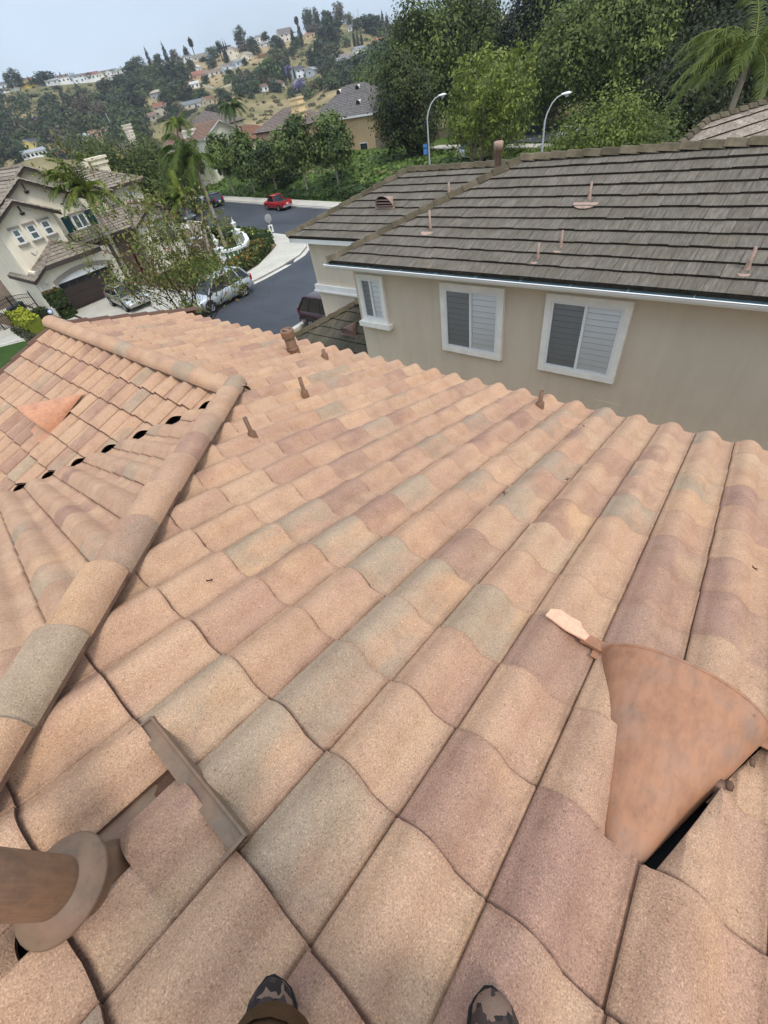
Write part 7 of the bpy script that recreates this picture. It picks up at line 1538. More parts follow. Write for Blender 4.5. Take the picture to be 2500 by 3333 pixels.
for a in [(30, 278, 42, .6, 14, W_, RG, 'white two-storey ridge house with a grey roof, leftmost on the skyline', 'the leftmost ridge house', 0, False, 22, 4, 2),
 (84, 272, 50, .6, 12, (240, 212, 110), RB, 'bright yellow house with a red-brown roof on the ridge', 'the yellow ridge house', 0, False, 20, 4),
 (137, 270, 30, .6, 9, GY_, RG, 'grey-roofed ridge house mostly hidden behind a broad tree', 'the tree-hidden ridge house', 5), (172, 274, 34, .5, 9, (200, 202, 200), (150, 152, 154), 'pale grey low house on the ridge under the broad tree', 'the pale grey ridge house', -5, False, 16),
 (204, 268, 44, .6, 15, W_, RB, 'white ridge house with a brown roof beside thin cypresses', 'the brown-roofed ridge house', 0, False, 20, 4, 2), (262, 268, 30, .7, 18, (226, 230, 232), RG, 'narrow grey-white two-storey house on the ridge', 'the narrow ridge house', 10, False, 22, 2, 2),
 (258, 240, 38, .5, 9, W_, RG, 'white house with a wide grey roof standing behind the ridge', 'the wide grey-roofed skyline house', -8), (300, 258, 46, .6, 13, W_, (132, 78, 66), 'white ridge house with a dark red roof', 'the dark-red-roofed ridge house', 0, False, 22, 4),
 (355, 247, 50, .55, 12, W_, RD, 'white ridge house with a black-grey roof and long balcony', 'the black-roofed ridge house', 0, False, 20, 5), (335, 226, 26, .7, 8, (240, 230, 210), RB, 'small cream gable house peeping over the ridge', 'the cream skyline gable', 60),
 (364, 224, 26, .7, 8, W_, RD, 'small white gable with a dark roof peeping over the ridge', 'the white skyline gable', 62), (395, 241, 28, .7, 9, (222, 222, 214), (132, 140, 132), 'low house with a grey-green roof at the end of the ridge row', 'the grey-green-roofed house', 0),
 (500, 213, 26, .7, 9, TN_, (120, 108, 96), 'tan roofed house behind the twin tall cypresses', 'the house between the tall cypresses', 0), (556, 200, 20, .8, 11, (220, 226, 232), (110, 122, 140), 'small blue-roofed white house beside the second tall cypress', 'the blue-roofed house', 15),
 (613, 196, 22, .8, 8, W_, RG, 'little white house half hidden below the skyline palm', 'the little white skyline house', 0), (650, 196, 40, .6, 8, (208, 200, 184), (120, 116, 104), 'ranch house with a grey-brown roof near the skyline palm', 'the skyline ranch house', -10),
 (654, 232, 24, .9, 13, W_, (206, 200, 190), 'white house with bright A-shaped roof edges', 'the A-shaped white house', 65), (648, 256, 38, .7, 13, (186, 142, 118), (146, 96, 78), 'pinkish house with a red-brown roof on the slope', 'the pinkish slope house', 0, False, 24),
 (700, 246, 54, .45, 10, (212, 206, 194), (126, 104, 90), 'long beige ranch house on the slope', 'the beige slope ranch', -12, False, 20, 4), (637, 286, 20, .7, 9, W_, (190, 190, 192), 'small white building below the pinkish slope house', 'the small white slope building', 0),
 (514, 322, 36, .7, 18, (158, 160, 158), (172, 162, 146), 'grey two-storey house sunk among trees', 'the grey house among trees', -15, True), (528, 376, 40, .8, 24, (204, 190, 168), (132, 88, 68), 'tan two-storey house with a brown roof at the hill foot', 'the tan hill-foot house', -30, False, 26, 2, 2),
 (495, 394, 28, .8, 8, (186, 170, 152), (124, 100, 86), 'small garage with a brown roof beside the tan hill-foot house', 'the hill-foot garage', -10), (630, 352, 74, .35, 11, (196, 194, 186), (112, 118, 122), 'long low house with a blue-grey roof above the dry slope', 'the long blue-grey-roofed house', -18, False, 24, 4),
 (694, 338, 34, .8, 11, (206, 190, 162), (118, 88, 66), 'tan gable house with a brown roof right of the long blue-grey one', 'the tan gable house', 40, False, 26), (775, 188, 26, .9, 22, CR_, (130, 112, 104), 'tall cream two-storey gable house on the upper slope', 'the tall cream gable', 65, False, 28, 2, 2),
 (818, 192, 30, .8, 13, CR_, (150, 140, 130), 'cream gable house next to the tall cream one', 'the second cream gable', 62, False, 26), (785, 213, 32, .7, 12, (196, 204, 212), (128, 130, 134), 'grey-blue house front below the cream gables', 'the grey-blue front', 30), (752, 227, 36, .7, 10, (214, 222, 230), (116, 108, 106), 'bluish white house with two garage doors', 'the bluish garage house', 25),
 (852, 134, 30, .7, 13, W_, (120, 116, 118), 'white house with a long balcony near the top of the hill', 'the white balcony house', 0, False, 20, 3), (864, 152, 34, .6, 9, (206, 206, 204), (140, 140, 142), 'grey flat-roofed house below the white balcony house', 'the grey house below the balcony', 0, False, 12),
 (937, 134, 40, .8, 20, (216, 208, 196), (112, 106, 104), 'large house with a steep grey gable on the skyline', 'the steep grey skyline gable', 15, False, 34, 3, 2), (1011, 124, 28, .7, 8, (214, 182, 142), (156, 112, 88), 'tan house with a terracotta roof on top of the dry slope', 'the terracotta hilltop house', 0),
 (984, 254, 34, .7, 22, (232, 236, 240), RD, 'white two-storey house behind the purple flowering tree', 'the white house by the purple tree', 35, False, 24, 2, 2), (990, 280, 26, .9, 14, (226, 228, 226), RD, 'white gable-fronted house below the purple tree', 'the white gable below the purple tree', 60, False, 26),
 (926, 292, 22, 1.0, 17, CR_, RB, 'narrow cream gable glimpsed between tree crowns', 'the glimpsed cream gable', 70, False, 30), (1018, 243, 36, .7, 9, (190, 186, 180), (128, 106, 96), 'brown-roofed house right of the white two-storey one', 'the brown-roofed neighbour', 10), (1030, 240, 16, 1.0, 9, (176, 184, 190), (150, 156, 160), 'small grey gable right of the brown-roofed house', 'the small grey gable', 65),
 (860, 298, 18, .8, 8, W_, RB, 'tiny white house low among the tree crowns', 'the tiny low white house', 20), (1182, 184, 36, .8, 20, W_, (128, 130, 134), 'bright white two-storey house with a grey roof on the right-hand slope', 'the bright white right-slope house', 35, False, 24, 2, 2),
 (1132, 198, 34, .7, 13, (236, 218, 168), (124, 110, 104), 'grey and yellow house left of the bright white one', 'the grey and yellow house', 25), (1120, 210, 36, .5, 8, GY_, (120, 122, 126), 'low grey house in front of the grey and yellow one', 'the low grey house', 10), (1246, 146, 40, .7, 12, W_, (176, 98, 78), 'white house with a red tiled roof on the right-hand slope', 'the red-tiled house', 0, False, 22, 4),
 (1338, 82, 46, .5, 9, (202, 190, 176), (116, 102, 96), 'long brown-roofed house on the right skyline', 'the long right-skyline house', 0, False, 20, 3), (1392, 78, 24, .8, 10, W_, RG, 'white gable at the right end of the skyline', 'the right-end skyline gable', 60), (1390, 100, 36, .6, 8, TN_, (150, 130, 110), 'tan roofed house just below the right skyline', 'the tan right-skyline house', 0),
 (1146, 100, 18, .8, 8, W_, RG, 'tiny white house at the head of the bare earth gully', 'the gully-head house', 0), (122, 478, 36, .8, 15, (222, 204, 124), (70, 70, 74), 'yellow gable house with a dark roof in the valley', 'the valley yellow gable', 55, False, 26), (118, 512, 66, .4, 9, W_, (150, 154, 158), 'long white valley house with a grey roof and slim porch posts', 'the long white valley house', 15, False, 18, 6),
 (287, 458, 28, .8, 9, W_, (176, 182, 184), 'white garage gable in the valley', 'the valley garage gable', 55), (318, 448, 32, .7, 7, (196, 160, 146), (150, 110, 98), 'low valley house with a pinkish-brown roof', 'the pinkish-brown valley roof', 5), (370, 436, 32, .8, 12, (190, 150, 134), (164, 122, 108), 'valley house with a faded pink roof between tree crowns', 'the faded pink roof', 15), (300, 505, 44, .5, 8, (120, 110, 104), (66, 62, 64), 'valley house with a nearly black roof', 'the black valley roof', 10)]:
    hill_house(*a)
# low retaining walls, terraces
for pts_, h_, lab in ((((655, 282), (690, 290), (700, 300)), 1.6, 'cream terraced wall below the beige slope ranch'), (((700, 298), (735, 284), (762, 274)), 1.0, 'pale slope road wall left of the dry patch'), (((515, 402), (560, 386), (640, 366)), 2.0, 'dark wooden fence below the long blue-grey-roofed house'), (((840, 192), (872, 182)), 2.0, 'brown fence beside the second cream gable'), (((1215, 165), (1246, 157), (1264, 150)), 2.2, 'white picket fence below the red-tiled house')):
    mb = MB(); ps = [hit(*p) for p in pts_]
    for a, b in zip(ps, ps[1:]): d = (b - a); s = V((-d.y, d.x, 0)).normalized() * .3; mb.hexa([a - V((0, 0, 1)), b - V((0, 0, 1)), b + s - V((0, 0, 1)), a + s - V((0, 0, 1)), a + V((0, 0, h_)), b + V((0, 0, h_)), b + s + V((0, 0, h_)), a + s + V((0, 0, h_))])
    tag(mb.build('garden_fence', [wall_m((58, 52, 48)) if 'dark' in lab else wall_m((128, 92, 70)) if 'brown' in lab else wall_m((226, 214, 186))]), lab, 'fence')
# prototypes, one metre tall and one metre wide
def fproto(name, c0, c1, seed, n=900, kind='round', leaf=.075):
    rg = random.Random(seed)
    if kind == 'round': lobes = round_lobes(rg, 14, 1.0, .95, .08, .50, .35)
    elif kind == 'tall': lobes = round_lobes(rg, 16, 1.0, .95, .05, .52, .3)
    elif kind == 'conifer': lobes = [(rg.uniform(-.14, .14) * (1 - t), rg.uniform(-.14, .14) * (1 - t), t, .44 * (1 - t * .85), .44 * (1 - t * .85), .10) for t in [.06 + .9 * q / 13 for q in range(14)]]
    elif kind == 'cypress': lobes = [(0, 0, t, .44 * math.sin(math.pi * min(1, .12 + .88 * t) ** .75) + .03, .44 * math.sin(math.pi * min(1, .12 + .88 * t) ** .75) + .03, .09) for t in [.04 + .93 * q / 15 for q in range(16)]]
    else: lobes = [(rg.uniform(-.28, .28), rg.uniform(-.28, .28), rg.uniform(.2, .62), .30, .30, .32) for q in range(8)]
    e = empty(name); o = link_mesh('crown', crown('crown', lobes, n, leaf, c0, c1, seed, .3, .45, 1.5), e); KIDS.setdefault(e.name, []).append(o)
    mb = MB(); mb.tube([(0, 0, -.05), (0, 0, .3), (0, 0, .75)], [.05, .04, .012], 6); o = mb.build('trunk', [M_DARKBARK]); o.parent = e; KIDS[e.name].append(o); return e
PR = {'dark': [fproto('tree', srgb(34, 44, 30), srgb(66, 78, 48), 500 + k, 1100) for k in range(3)], 'green': [fproto('tree', srgb(48, 62, 32), srgb(88, 104, 56), 510 + k, 1100) for k in range(3)], 'olive': [fproto('tree', srgb(62, 66, 44), srgb(102, 102, 72), 520 + k, 1000) for k in range(2)],
      'brown': [fproto('tree', srgb(64, 58, 46), srgb(98, 88, 70), 530, 900)], 'tall': [fproto('tree', srgb(40, 52, 36), srgb(76, 88, 58), 540 + k, 1200, 'tall', .07) for k in range(2)], 'conifer': [fproto('tree', srgb(34, 46, 32), srgb(62, 76, 48), 550 + k, 1000, 'conifer', .07) for k in range(2)],
      'cypress': [fproto('cypress', srgb(26, 36, 26), srgb(48, 60, 38), 560, 800, 'cypress', .07)], 'bush': [fproto('shrub', srgb(48, 54, 36), srgb(84, 86, 58), 570, 420, 'bush', .11)], 'purple': [fproto('tree', srgb(86, 76, 120), srgb(130, 118, 164), 580, 900)], 'plum': [fproto('tree', srgb(60, 24, 30), srgb(96, 40, 44), 590, 800)]}
NAMES = {'dark': ('dark green tree', 'tree'), 'green': ('mid-green tree', 'tree'), 'olive': ('olive-grey tree', 'tree'), 'brown': ('brownish tree', 'tree'), 'tall': ('tall poplar-like tree', 'tree'), 'conifer': ('dark conifer', 'tree'), 'cypress': ('slim cypress', 'cypress'), 'bush': ('low scrub bush', 'shrub'), 'purple': ('purple flowering tree', 'tree'), 'plum': ('dark red plum tree', 'tree')}
ORD = ['nearest', 'second nearest', 'third nearest', 'fourth nearest', 'fifth nearest', 'sixth nearest', 'seventh nearest', 'eighth nearest']
LBL = {}
def auto_label(o, kind_name, px, py, hpx, wpx):
    L_ = min(HH, key=lambda h: math.hypot(h[0] - px, (h[1] - py) * 1.3)); dx, dy = px - L_[0], py - L_[1]; dist = math.hypot(dx, dy)
    rel = ('just ' if dist < 30 else '') + (('right of ' if dx > 0 else 'left of ') if abs(dx) > abs(dy) else ('below ' if dy > 0 else 'above '))
    size = '' if kind_name.startswith('slim') else 'big' if hpx * wpx > 2600 else 'small' if hpx * wpx < 500 else ''
    LBL.setdefault(((size + ' ' + kind_name).strip(), rel + L_[2]), []).append((dist, o))
def flush_labels():
    for (a, b), lst in LBL.items():
        lst.sort(key=lambda t: t[0])
        for k, (_, o) in enumerate(lst): o['label'] = f'{a} {b}' if len(lst) == 1 else f'{a} {b}, {ORD[min(k, 7)]} of {len(lst)}'
TG = 'trees on the far hillside'; rh = random.Random(99)
def ft(kind, px, py, hpx, wpx):
    b = hit(px, py); r = math.hypot(b.x, b.y); k = pxscale(px, py, r); pr = rh.choice(PR[kind]); nm, cat = NAMES[kind]
    o = pr if not USED.get(pr.name) else copy_tree(pr); USED[pr.name] = True
    o.location = b - V((0, 0, .3)); o.rotation_euler = (0, 0, rh.uniform(0, 6.28)); cth = ray(px, py); cth = cth.dot(CF) / cth.length; o.scale = (wpx * k * 1.12, wpx * k * 1.12, hpx * k * 1.02 * cth)
    auto_label(o, nm, px, py, hpx, wpx); o['category'] = cat; o['group'] = TG if kind != 'bush' else 'scrub bushes on the far hillside'
T_ = [('tall', 27, 258, 58, 26), ('tall', 55, 260, 66, 34), ('cypress', 90, 251, 36, 8), ('dark', 103, 253, 22, 26), ('dark', 148, 265, 44, 64), ('cypress', 198, 246, 40, 10), ('cypress', 214, 243, 34, 6), ('cypress', 221, 243, 33, 6), ('cypress', 228, 243, 35, 6), ('cypress', 234, 242, 33, 6), ('cypress', 240, 242, 34, 6), ('dark', 287, 238, 24, 24),
 ('bush', 65, 314, 9, 16), ('bush', 38, 320, 14, 20), ('bush', 106, 314, 14, 34), ('bush', 150, 292, 9, 14), ('bush', 185, 290, 18, 30), ('dark', 158, 342, 38, 48), ('conifer', 212, 330, 56, 24), ('dark', 228, 345, 46, 36), ('conifer', 265, 312, 46, 40), ('olive', 290, 345, 66, 48), ('green', 322, 328, 32, 50), ('dark', 362, 318, 66, 62), ('dark', -2, 335, 72, 60), ('dark', 395, 305, 58, 60), ('dark', 385, 345, 50, 60),
 ('purple', 128, 405, 30, 46), ('dark', 8, 395, 40, 50), ('dark', 34, 410, 50, 58), ('dark', 18, 452, 66, 66), ('dark', 58, 452, 66, 54), ('green', 88, 418, 40, 44), ('dark', 172, 412, 44, 64), ('dark', 215, 405, 66, 62), ('dark', 250, 418, 66, 56), ('brown', 312, 420, 118, 56), ('brown', 190, 462, 52, 74), ('brown', 268, 380, 56, 60), ('olive', 332, 380, 60, 60), ('brown', 355, 400, 66, 50), ('dark', 20, 520, 66, 70), ('dark', 65, 525, 54, 54), ('green', 240, 470, 44, 60), ('dark', 240, 515, 50, 80), ('dark', 310, 480, 30, 40), ('dark', 340, 500, 36, 40), ('dark', 395, 455, 66, 46), ('dark', 420, 470, 60, 60), ('conifer', 440, 440, 66, 50), ('green', 180, 510, 30, 50),
 ('dark', 428, 218, 34, 40), ('tall', 452, 212, 46, 46), ('cypress', 493, 216, 74, 12), ('dark', 517, 198, 38, 34), ('cypress', 549, 206, 78, 14), ('brown', 572, 200, 40, 28), ('olive', 590, 225, 40, 40), ('dark', 612, 180, 18, 24), ('green', 696, 190, 38, 42), ('dark', 692, 222, 34, 36), ('dark', 665, 200, 16, 30), ('cypress', 734, 194, 64, 8), ('cypress', 741, 194, 70, 8), ('cypress', 748, 194, 66, 9), ('dark', 742, 206, 28, 24), ('bush', 762, 206, 14, 18),
 ('dark', 440, 262, 60, 66), ('dark', 475, 268, 56, 60), ('green', 505, 272, 60, 70), ('dark', 535, 258, 52, 60), ('green', 560, 250, 44, 50), ('dark', 582, 276, 76, 76), ('dark', 605, 262, 50, 44), ('dark', 628, 240, 50, 26), ('dark', 410, 300, 60, 70), ('dark', 446, 312, 58, 66), ('dark', 480, 310, 46, 50), ('green', 536, 298, 44, 46), ('dark', 562, 300, 50, 56), ('dark', 590, 322, 64, 84), ('green', 552, 330, 50, 40), ('dark', 620, 325, 46, 56), ('green', 655, 322, 36, 60), ('dark', 674, 273, 30, 28), ('green', 662, 282, 16, 22), ('conifer', 562, 376, 80, 58), ('dark', 548, 352, 56, 40), ('dark', 432, 370, 76, 70), ('dark', 462, 366, 66, 64), ('green', 480, 385, 40, 50), ('dark', 400, 370, 66, 60), ('olive', 695, 376, 38, 62), ('green', 722, 318, 34, 44), ('dark', 742, 330, 30, 40), ('dark', 640, 340, 16, 20), ('dark', 665, 338, 14, 22),
 ('tall', 789, 148, 62, 36), ('dark', 866, 130, 28, 26), ('brown', 800, 165, 34, 56), ('dark', 830, 178, 58, 42), ('dark', 898, 148, 32, 38), ('dark', 919, 172, 48, 34), ('green', 898, 170, 32, 36), ('dark', 953, 176, 26, 38), ('conifer', 960, 158, 62, 30), ('cypress', 984, 153, 94, 16), ('green', 972, 158, 40, 24), ('tall', 1003, 98, 66, 28), ('tall', 1018, 98, 68, 26), ('tall', 1037, 98, 70, 22), ('dark', 1066, 86, 52, 40), ('brown', 1026, 112, 34, 46), ('dark', 1045, 216, 84, 62), ('dark', 1018, 222, 60, 40), ('olive', 1076, 204, 60, 70), ('dark', 1052, 150, 60, 50), ('bush', 953, 192, 7, 14), ('bush', 969, 184, 7, 12), ('bush', 857, 216, 16, 20), ('bush', 828, 212, 10, 14), ('bush', 836, 226, 10, 16), ('bush', 846, 224, 12, 16), ('bush', 996, 148, 10, 12), ('dark', 782, 252, 30, 28), ('dark', 751, 260, 36, 36), ('dark', 808, 252, 26, 26), ('dark', 822, 250, 18, 20), ('dark', 800, 212, 24, 22), ('olive', 912, 234, 78, 66), ('dark', 936, 224, 60, 30), ('green', 883, 284, 96, 70), ('green', 850, 262, 40, 50), ('dark', 900, 262, 60, 60), ('dark', 808, 290, 40, 40), ('dark', 780, 300, 44, 44), ('green', 835, 300, 40, 50), ('purple', 941, 252, 38, 34), ('purple', 972, 236, 22, 44), ('purple', 978, 300, 40, 46), ('cypress', 946, 268, 60, 10), ('cypress', 964, 268, 58, 8), ('cypress', 930, 262, 60, 12), ('plum', 1018, 291, 30, 30), ('green', 1045, 294, 44, 44), ('dark', 1062, 250, 40, 50), ('dark', 905, 300, 36, 40),
 ('brown', 1110, 80, 70, 42), ('dark', 1066, 72, 34, 36), ('olive', 1140, 84, 42, 26), ('dark', 1086, 142, 86, 74), ('dark', 1098, 192, 54, 50), ('dark', 1068, 186, 50, 50), ('dark', 1165, 98, 40, 30), ('dark', 1196, 106, 56, 60), ('dark', 1222, 112, 56, 56), ('dark', 1242, 118, 50, 40), ('cypress', 1156, 158, 68, 11), ('cypress', 1168, 158, 62, 11), ('cypress', 1180, 156, 56, 11), ('dark', 1206, 66, 22, 24), ('dark', 1230, 68, 20, 22), ('cypress', 1246, 74, 44, 10), ('brown', 1262, 100, 48, 20), ('cypress', 1317, 66, 42, 6), ('cypress', 1322, 66, 38, 5), ('dark', 1302, 72, 22, 20), ('tall', 1371, 80, 50, 26), ('green', 1390, 110, 30, 40), ('plum', 1200, 158, 16, 18), ('dark', 1225, 158, 22, 30), ('cypress', 1226, 163, 20, 5), ('cypress', 1234, 161, 20, 5), ('cypress', 1242, 159, 21, 5), ('cypress', 1249, 157, 21, 5), ('green', 1219, 240, 84, 110), ('dark', 1165, 238, 60, 80), ('dark', 1122, 248, 56, 76), ('dark', 1140, 280, 66, 66), ('green', 1095, 262, 40, 50), ('green', 1080, 290, 40, 50), ('dark', 1270, 175, 60, 70), ('dark', 1300, 130, 60, 70), ('green', 1330, 140, 60, 70)]
for t_ in T_: ft(*t_)
flush_labels()
# two skyline fan palms on tall bare stems
def fan_palm(px, py, hpx, lab, headr=1.6):
    b = hit(px, py); r = math.hypot(b.x, b.y); k = pxscale(px, py, r); cth = ray(px, py); cth = cth.dot(CF) / cth.length; H = hpx * k * cth; e = empty('palm_tree', b, 0, lab, 'palm', TG); mb = MB(); mb.tube([(0, 0, -.5), (0, 0, H)], [.45, .35], 8); o = mb.build('trunk', [M_DARKBARK]); o.parent = e
    rg = np.random.default_rng(int(px)); n = 260; d = rg.normal(size=(n, 3)); d /= np.linalg.norm(d, axis=1, keepdims=True); pos = d * rg.uniform(.4, 1, (n, 1)) * np.array([headr, headr, headr * 1.5]) + np.array([0, 0, H]); t = rg.random((n, 1))
    o = link_mesh('fronds', leaf_mesh('fronds', pos, rg.normal(size=(n, 3)), .8 * rg.uniform(.6, 1.2, n), lin(srgb(40, 44, 32)) * (1 - t) + lin(srgb(78, 76, 54)) * t, 3.0, rg)); o.parent = e
fan_palm(632, 174, 52, 'lone fan palm on a long thin stem against the sky', 2.2); fan_palm(726, 200, 48, 'stout shaggy palm beside the three cypresses', 2.6); fan_palm(972, 104, 38, 'thin fan palm beside the skyline cypress', 1.8); fan_palm(612, 190, 24, 'short dark palm left of the skyline ranch house', 2.6)
# a mast and poles
for px, py, h_, lab in ((1168, 64, 22, 'thin mast on the right skyline'), (371, 428, 44, 'pale leaning utility pole between brown trees'), (308, 430, 22, 'short pale pole above the pinkish-brown valley roof'), (487, 378, 26, 'small street-light pole beside the tan hill-foot house')):
    b = hit(px, py); k = pxscale(px, py, math.hypot(b.x, b.y)); mb = MB(); mb.tube([b - V((0, 0, 1)), b + V((0, 0, h_ * k))], .22, 6); tag(mb.build('utility_pole', [M_POLE]), lab, 'pole')
# a far-off wooded mass and scrub that nobody could count
rg = np.random.default_rng(4); PP = []; NN = []; CC = []; SS_ = []
zones = [((-60, 470, 300, 520), 80, 11), ((-60, 400, 410, 480), 46, 10), ((380, 420, 330, 400), 44, 10), ((400, 620, 260, 330), 34, 9), ((100, 480, 410, 500), 50, 9), ((740, 1010, 270, 330), 40, 8), ((1040, 1260, 220, 300), 24, 9), ((1040, 1300, 110, 200), 14, 8), ((500, 760, 340, 420), 24, 7), ((760, 1000, 180, 280), 24, 6), ((-300, 0, 300, 560), 40, 12), ((1250, 1700, 60, 200), 30, 12)]
for (x0, x1, y0, y1), n, sz in zones:
    for q in range(n):
        px, py = rg.uniform(x0, x1), rg.uniform(y0, y1); b = hit(px, py); 
        if any(abs(px - h[0]) < 24 and -8 < py - h[1] < 40 for h in HH): continue
        if math.hypot(b.x, b.y) < 150: continue
        s = sz * rg.uniform(.5, 1.15); k = 190; d = rg.normal(size=(k, 3)); d /= np.linalg.norm(d, axis=1, keepdims=True); d[:, 2] = np.abs(d[:, 2]) * 1.1 - .1
        PP.append(np.array(b) + d * np.array([s * .55, s * .55, s * .75]) * rg.uniform(.55, 1.05, (k, 1)) * (1 + .2 * np.sin(d[:, :1] * 8 + d[:, 1:2] * 6)) + np.array([0, 0, s * .1])); NN.append(d + rg.normal(0, .5, (k, 3))); t = np.clip(rg.normal(.5, .2, (k, 1)) + rg.normal(0, .2), 0, 1)
        pal = [(srgb(36, 46, 30), srgb(70, 80, 50)), (srgb(46, 58, 32), srgb(84, 96, 54)), (srgb(60, 58, 44), srgb(92, 88, 66))][rg.choice(3, p=(.55, .3, .15))]; CC.append((lin(pal[0]) * (1 - t) + lin(pal[1]) * t) * 1.35); SS_.append(s * .13 * rg.uniform(.6, 1.3, k))
tag(link_mesh('hillside_woods', leaf_mesh('hillside_woods', np.concatenate(PP), np.concatenate(NN), np.concatenate(SS_), np.concatenate(CC), 1.5, rg)), 'dark tree mass filling the far hillside and valley', 'woods', None, 'stuff')
PP = []; NN = []; CC = []; SS_ = []
for q in range(900):
    px, py = rg.uniform(-50, 1320), rg.uniform(60, 480); b = hit(px, py); r = math.hypot(b.x, b.y)
    if r < 170 or r > 640: continue
    s = rg.uniform(.6, 2.0); k = 26; d = rg.normal(size=(k, 3)); d /= np.linalg.norm(d, axis=1, keepdims=True); d[:, 2] = np.abs(d[:, 2])
    PP.append(np.array(b) + d * np.array([s, s, s * .7])); NN.append(d + rg.normal(0, .5, (k, 3))); t = np.clip(rg.normal(.5, .3, (k, 1)), 0, 1); CC.append(lin(srgb(70, 70, 46)) * (1 - t) + lin(srgb(112, 106, 72)) * t); SS_.append(s * .5 * rg.uniform(.6, 1.3, k))
tag(link_mesh('hillside_scrub', leaf_mesh('hillside_scrub', np.concatenate(PP), np.concatenate(NN), np.concatenate(SS_), np.concatenate(CC), 1.5, rg)), 'dry scrub sprinkled over the far hillside', 'scrub', None, 'stuff')
# ------------------------------------------------------------------ the photographer: only shoes and a trouser hem show
FW = V((-math.sin(YAW), math.cos(YAW), 0)); RT = V((math.cos(YAW), math.sin(YAW), 0))
M_TROUS = plain('brown_trousers', srgb(74, 52, 30), .95, .12, 30, .4, 200)
m = NM('camouflage_fabric'); vo = m.n('ShaderNodeTexVoronoi', Scale=44.0); nn = m.n('ShaderNodeTexNoise', Scale=14.0, Detail=2); va = m.n('ShaderNodeVectorMath', operation='MULTIPLY_ADD'); m.l(m.coord(), va.inputs[2]); m.l(nn.outputs['Color'], va.inputs[0]); va.inputs[1].default_value = (.06, .06, .06); m.l(m.coord(), nn.inputs['Vector']); m.l(va.outputs[0], vo.inputs['Vector'])
sp = m.n('ShaderNodeSeparateColor'); m.l(vo.outputs['Color'], sp.inputs[0]); k = m.ramp(sp.outputs[0], [(0.0, srgb(66, 52, 46)), (.36, srgb(66, 52, 46)), (.37, srgb(128, 104, 88)), (.66, srgb(128, 104, 88)), (.67, srgb(40, 33, 31)), (1.0, srgb(44, 38, 35))]); 
for el in k.node.color_ramp.elements: pass
k.node.color_ramp.interpolation = 'CONSTANT'
m.col(m.mix(.5, k, m.ramp(m.noise(500, 2), [(.3, (.75, .75, .75)), (.7, (1.2, 1.2, 1.2))]), 'MULTIPLY')); m.rough(.9); m.bump(m.noise(420, 2), .3, .002); M_CAMO = m.mat
M_SOLE = plain('black_rubber', (.012, .012, .012, 1), .7, .1); M_SKIN = plain('skin', srgb(196, 150, 122), .6, .05)
pe = empty('person', (0.05, -0.45, zA(-0.45)), 0, 'person standing on the tiles in brown trousers and camouflage shoes', 'person')
def shoe(toe_px, yaw_off):
    toe = onA(toe_px[0], toe_px[1] + 26, 0.075); f = (Matrix.Rotation(R(yaw_off), 3, 'Z') @ FW); s = V((f.y, -f.x, 0)); nrm = nA
    f = (f - nrm * f.dot(nrm)).normalized(); s = f.cross(nrm).normalized(); base = V((toe.x, toe.y, zA(toe.y) + .065))
    Ls = .295; st = []      # t from toe (0) to heel (1): half width, height
    for t, w_, h_ in ((0.0, .008, .022), (.03, .028, .040), (.08, .041, .052), (.16, .049, .062), (.28, .053, .074), (.42, .050, .094), (.55, .044, .112), (.7, .040, .122), (.85, .040, .125), (.96, .034, .12), (1.0, .02, .11)): st.append((t, w_, h_))
    def loft(mb, st, z0, zs, ws, mat):
        n = 12; vs = []; fs = []
        for t, w_, h_ in st:
            c = base - f * (Ls * t)
            for j in range(n):
                a = math.pi * j / (n - 1); vs.append(c + s * (math.cos(a) * w_ * ws) + nrm * (z0 + (math.sin(a) ** .75) * h_ * zs))
        for k in range(len(st) - 1):
            for j in range(n - 1): fs.append((k * n + j, k * n + j + 1, (k + 1) * n + j + 1, (k + 1) * n + j))
        for k in range(len(st) - 1): fs.append((k * n, (k + 1) * n, (k + 1) * n + n - 1, k * n + n - 1))
        mb.raw(vs, fs, mat, sm=True)
    mb = MB(); loft(mb, st, .016, 1.0, 1.0, 0); u = mb.build('shoe', [M_CAMO]); adopt2(u, pe)
    mb = MB(); ring = [base - f * (Ls * t) + s * (w_ * 1.10) for t, w_, h_ in st] + [base - f * (Ls * t) - s * (w_ * 1.10) for t, w_, h_ in reversed(st)]
    ring[0] += f * .006; ring[-1] += f * .006
    mb.prism([p - nrm * .006 for p in ring], nrm * .026, 0); so_ = mb.build('sole', [M_SOLE]); so_.parent = u
    # toe seam
    return base - f * (Ls * .68) + nrm * .10, f, s
aL, fL, sL = shoe((868, 3172), 4); aR, fR, sR = shoe((1588, 3206), -10)
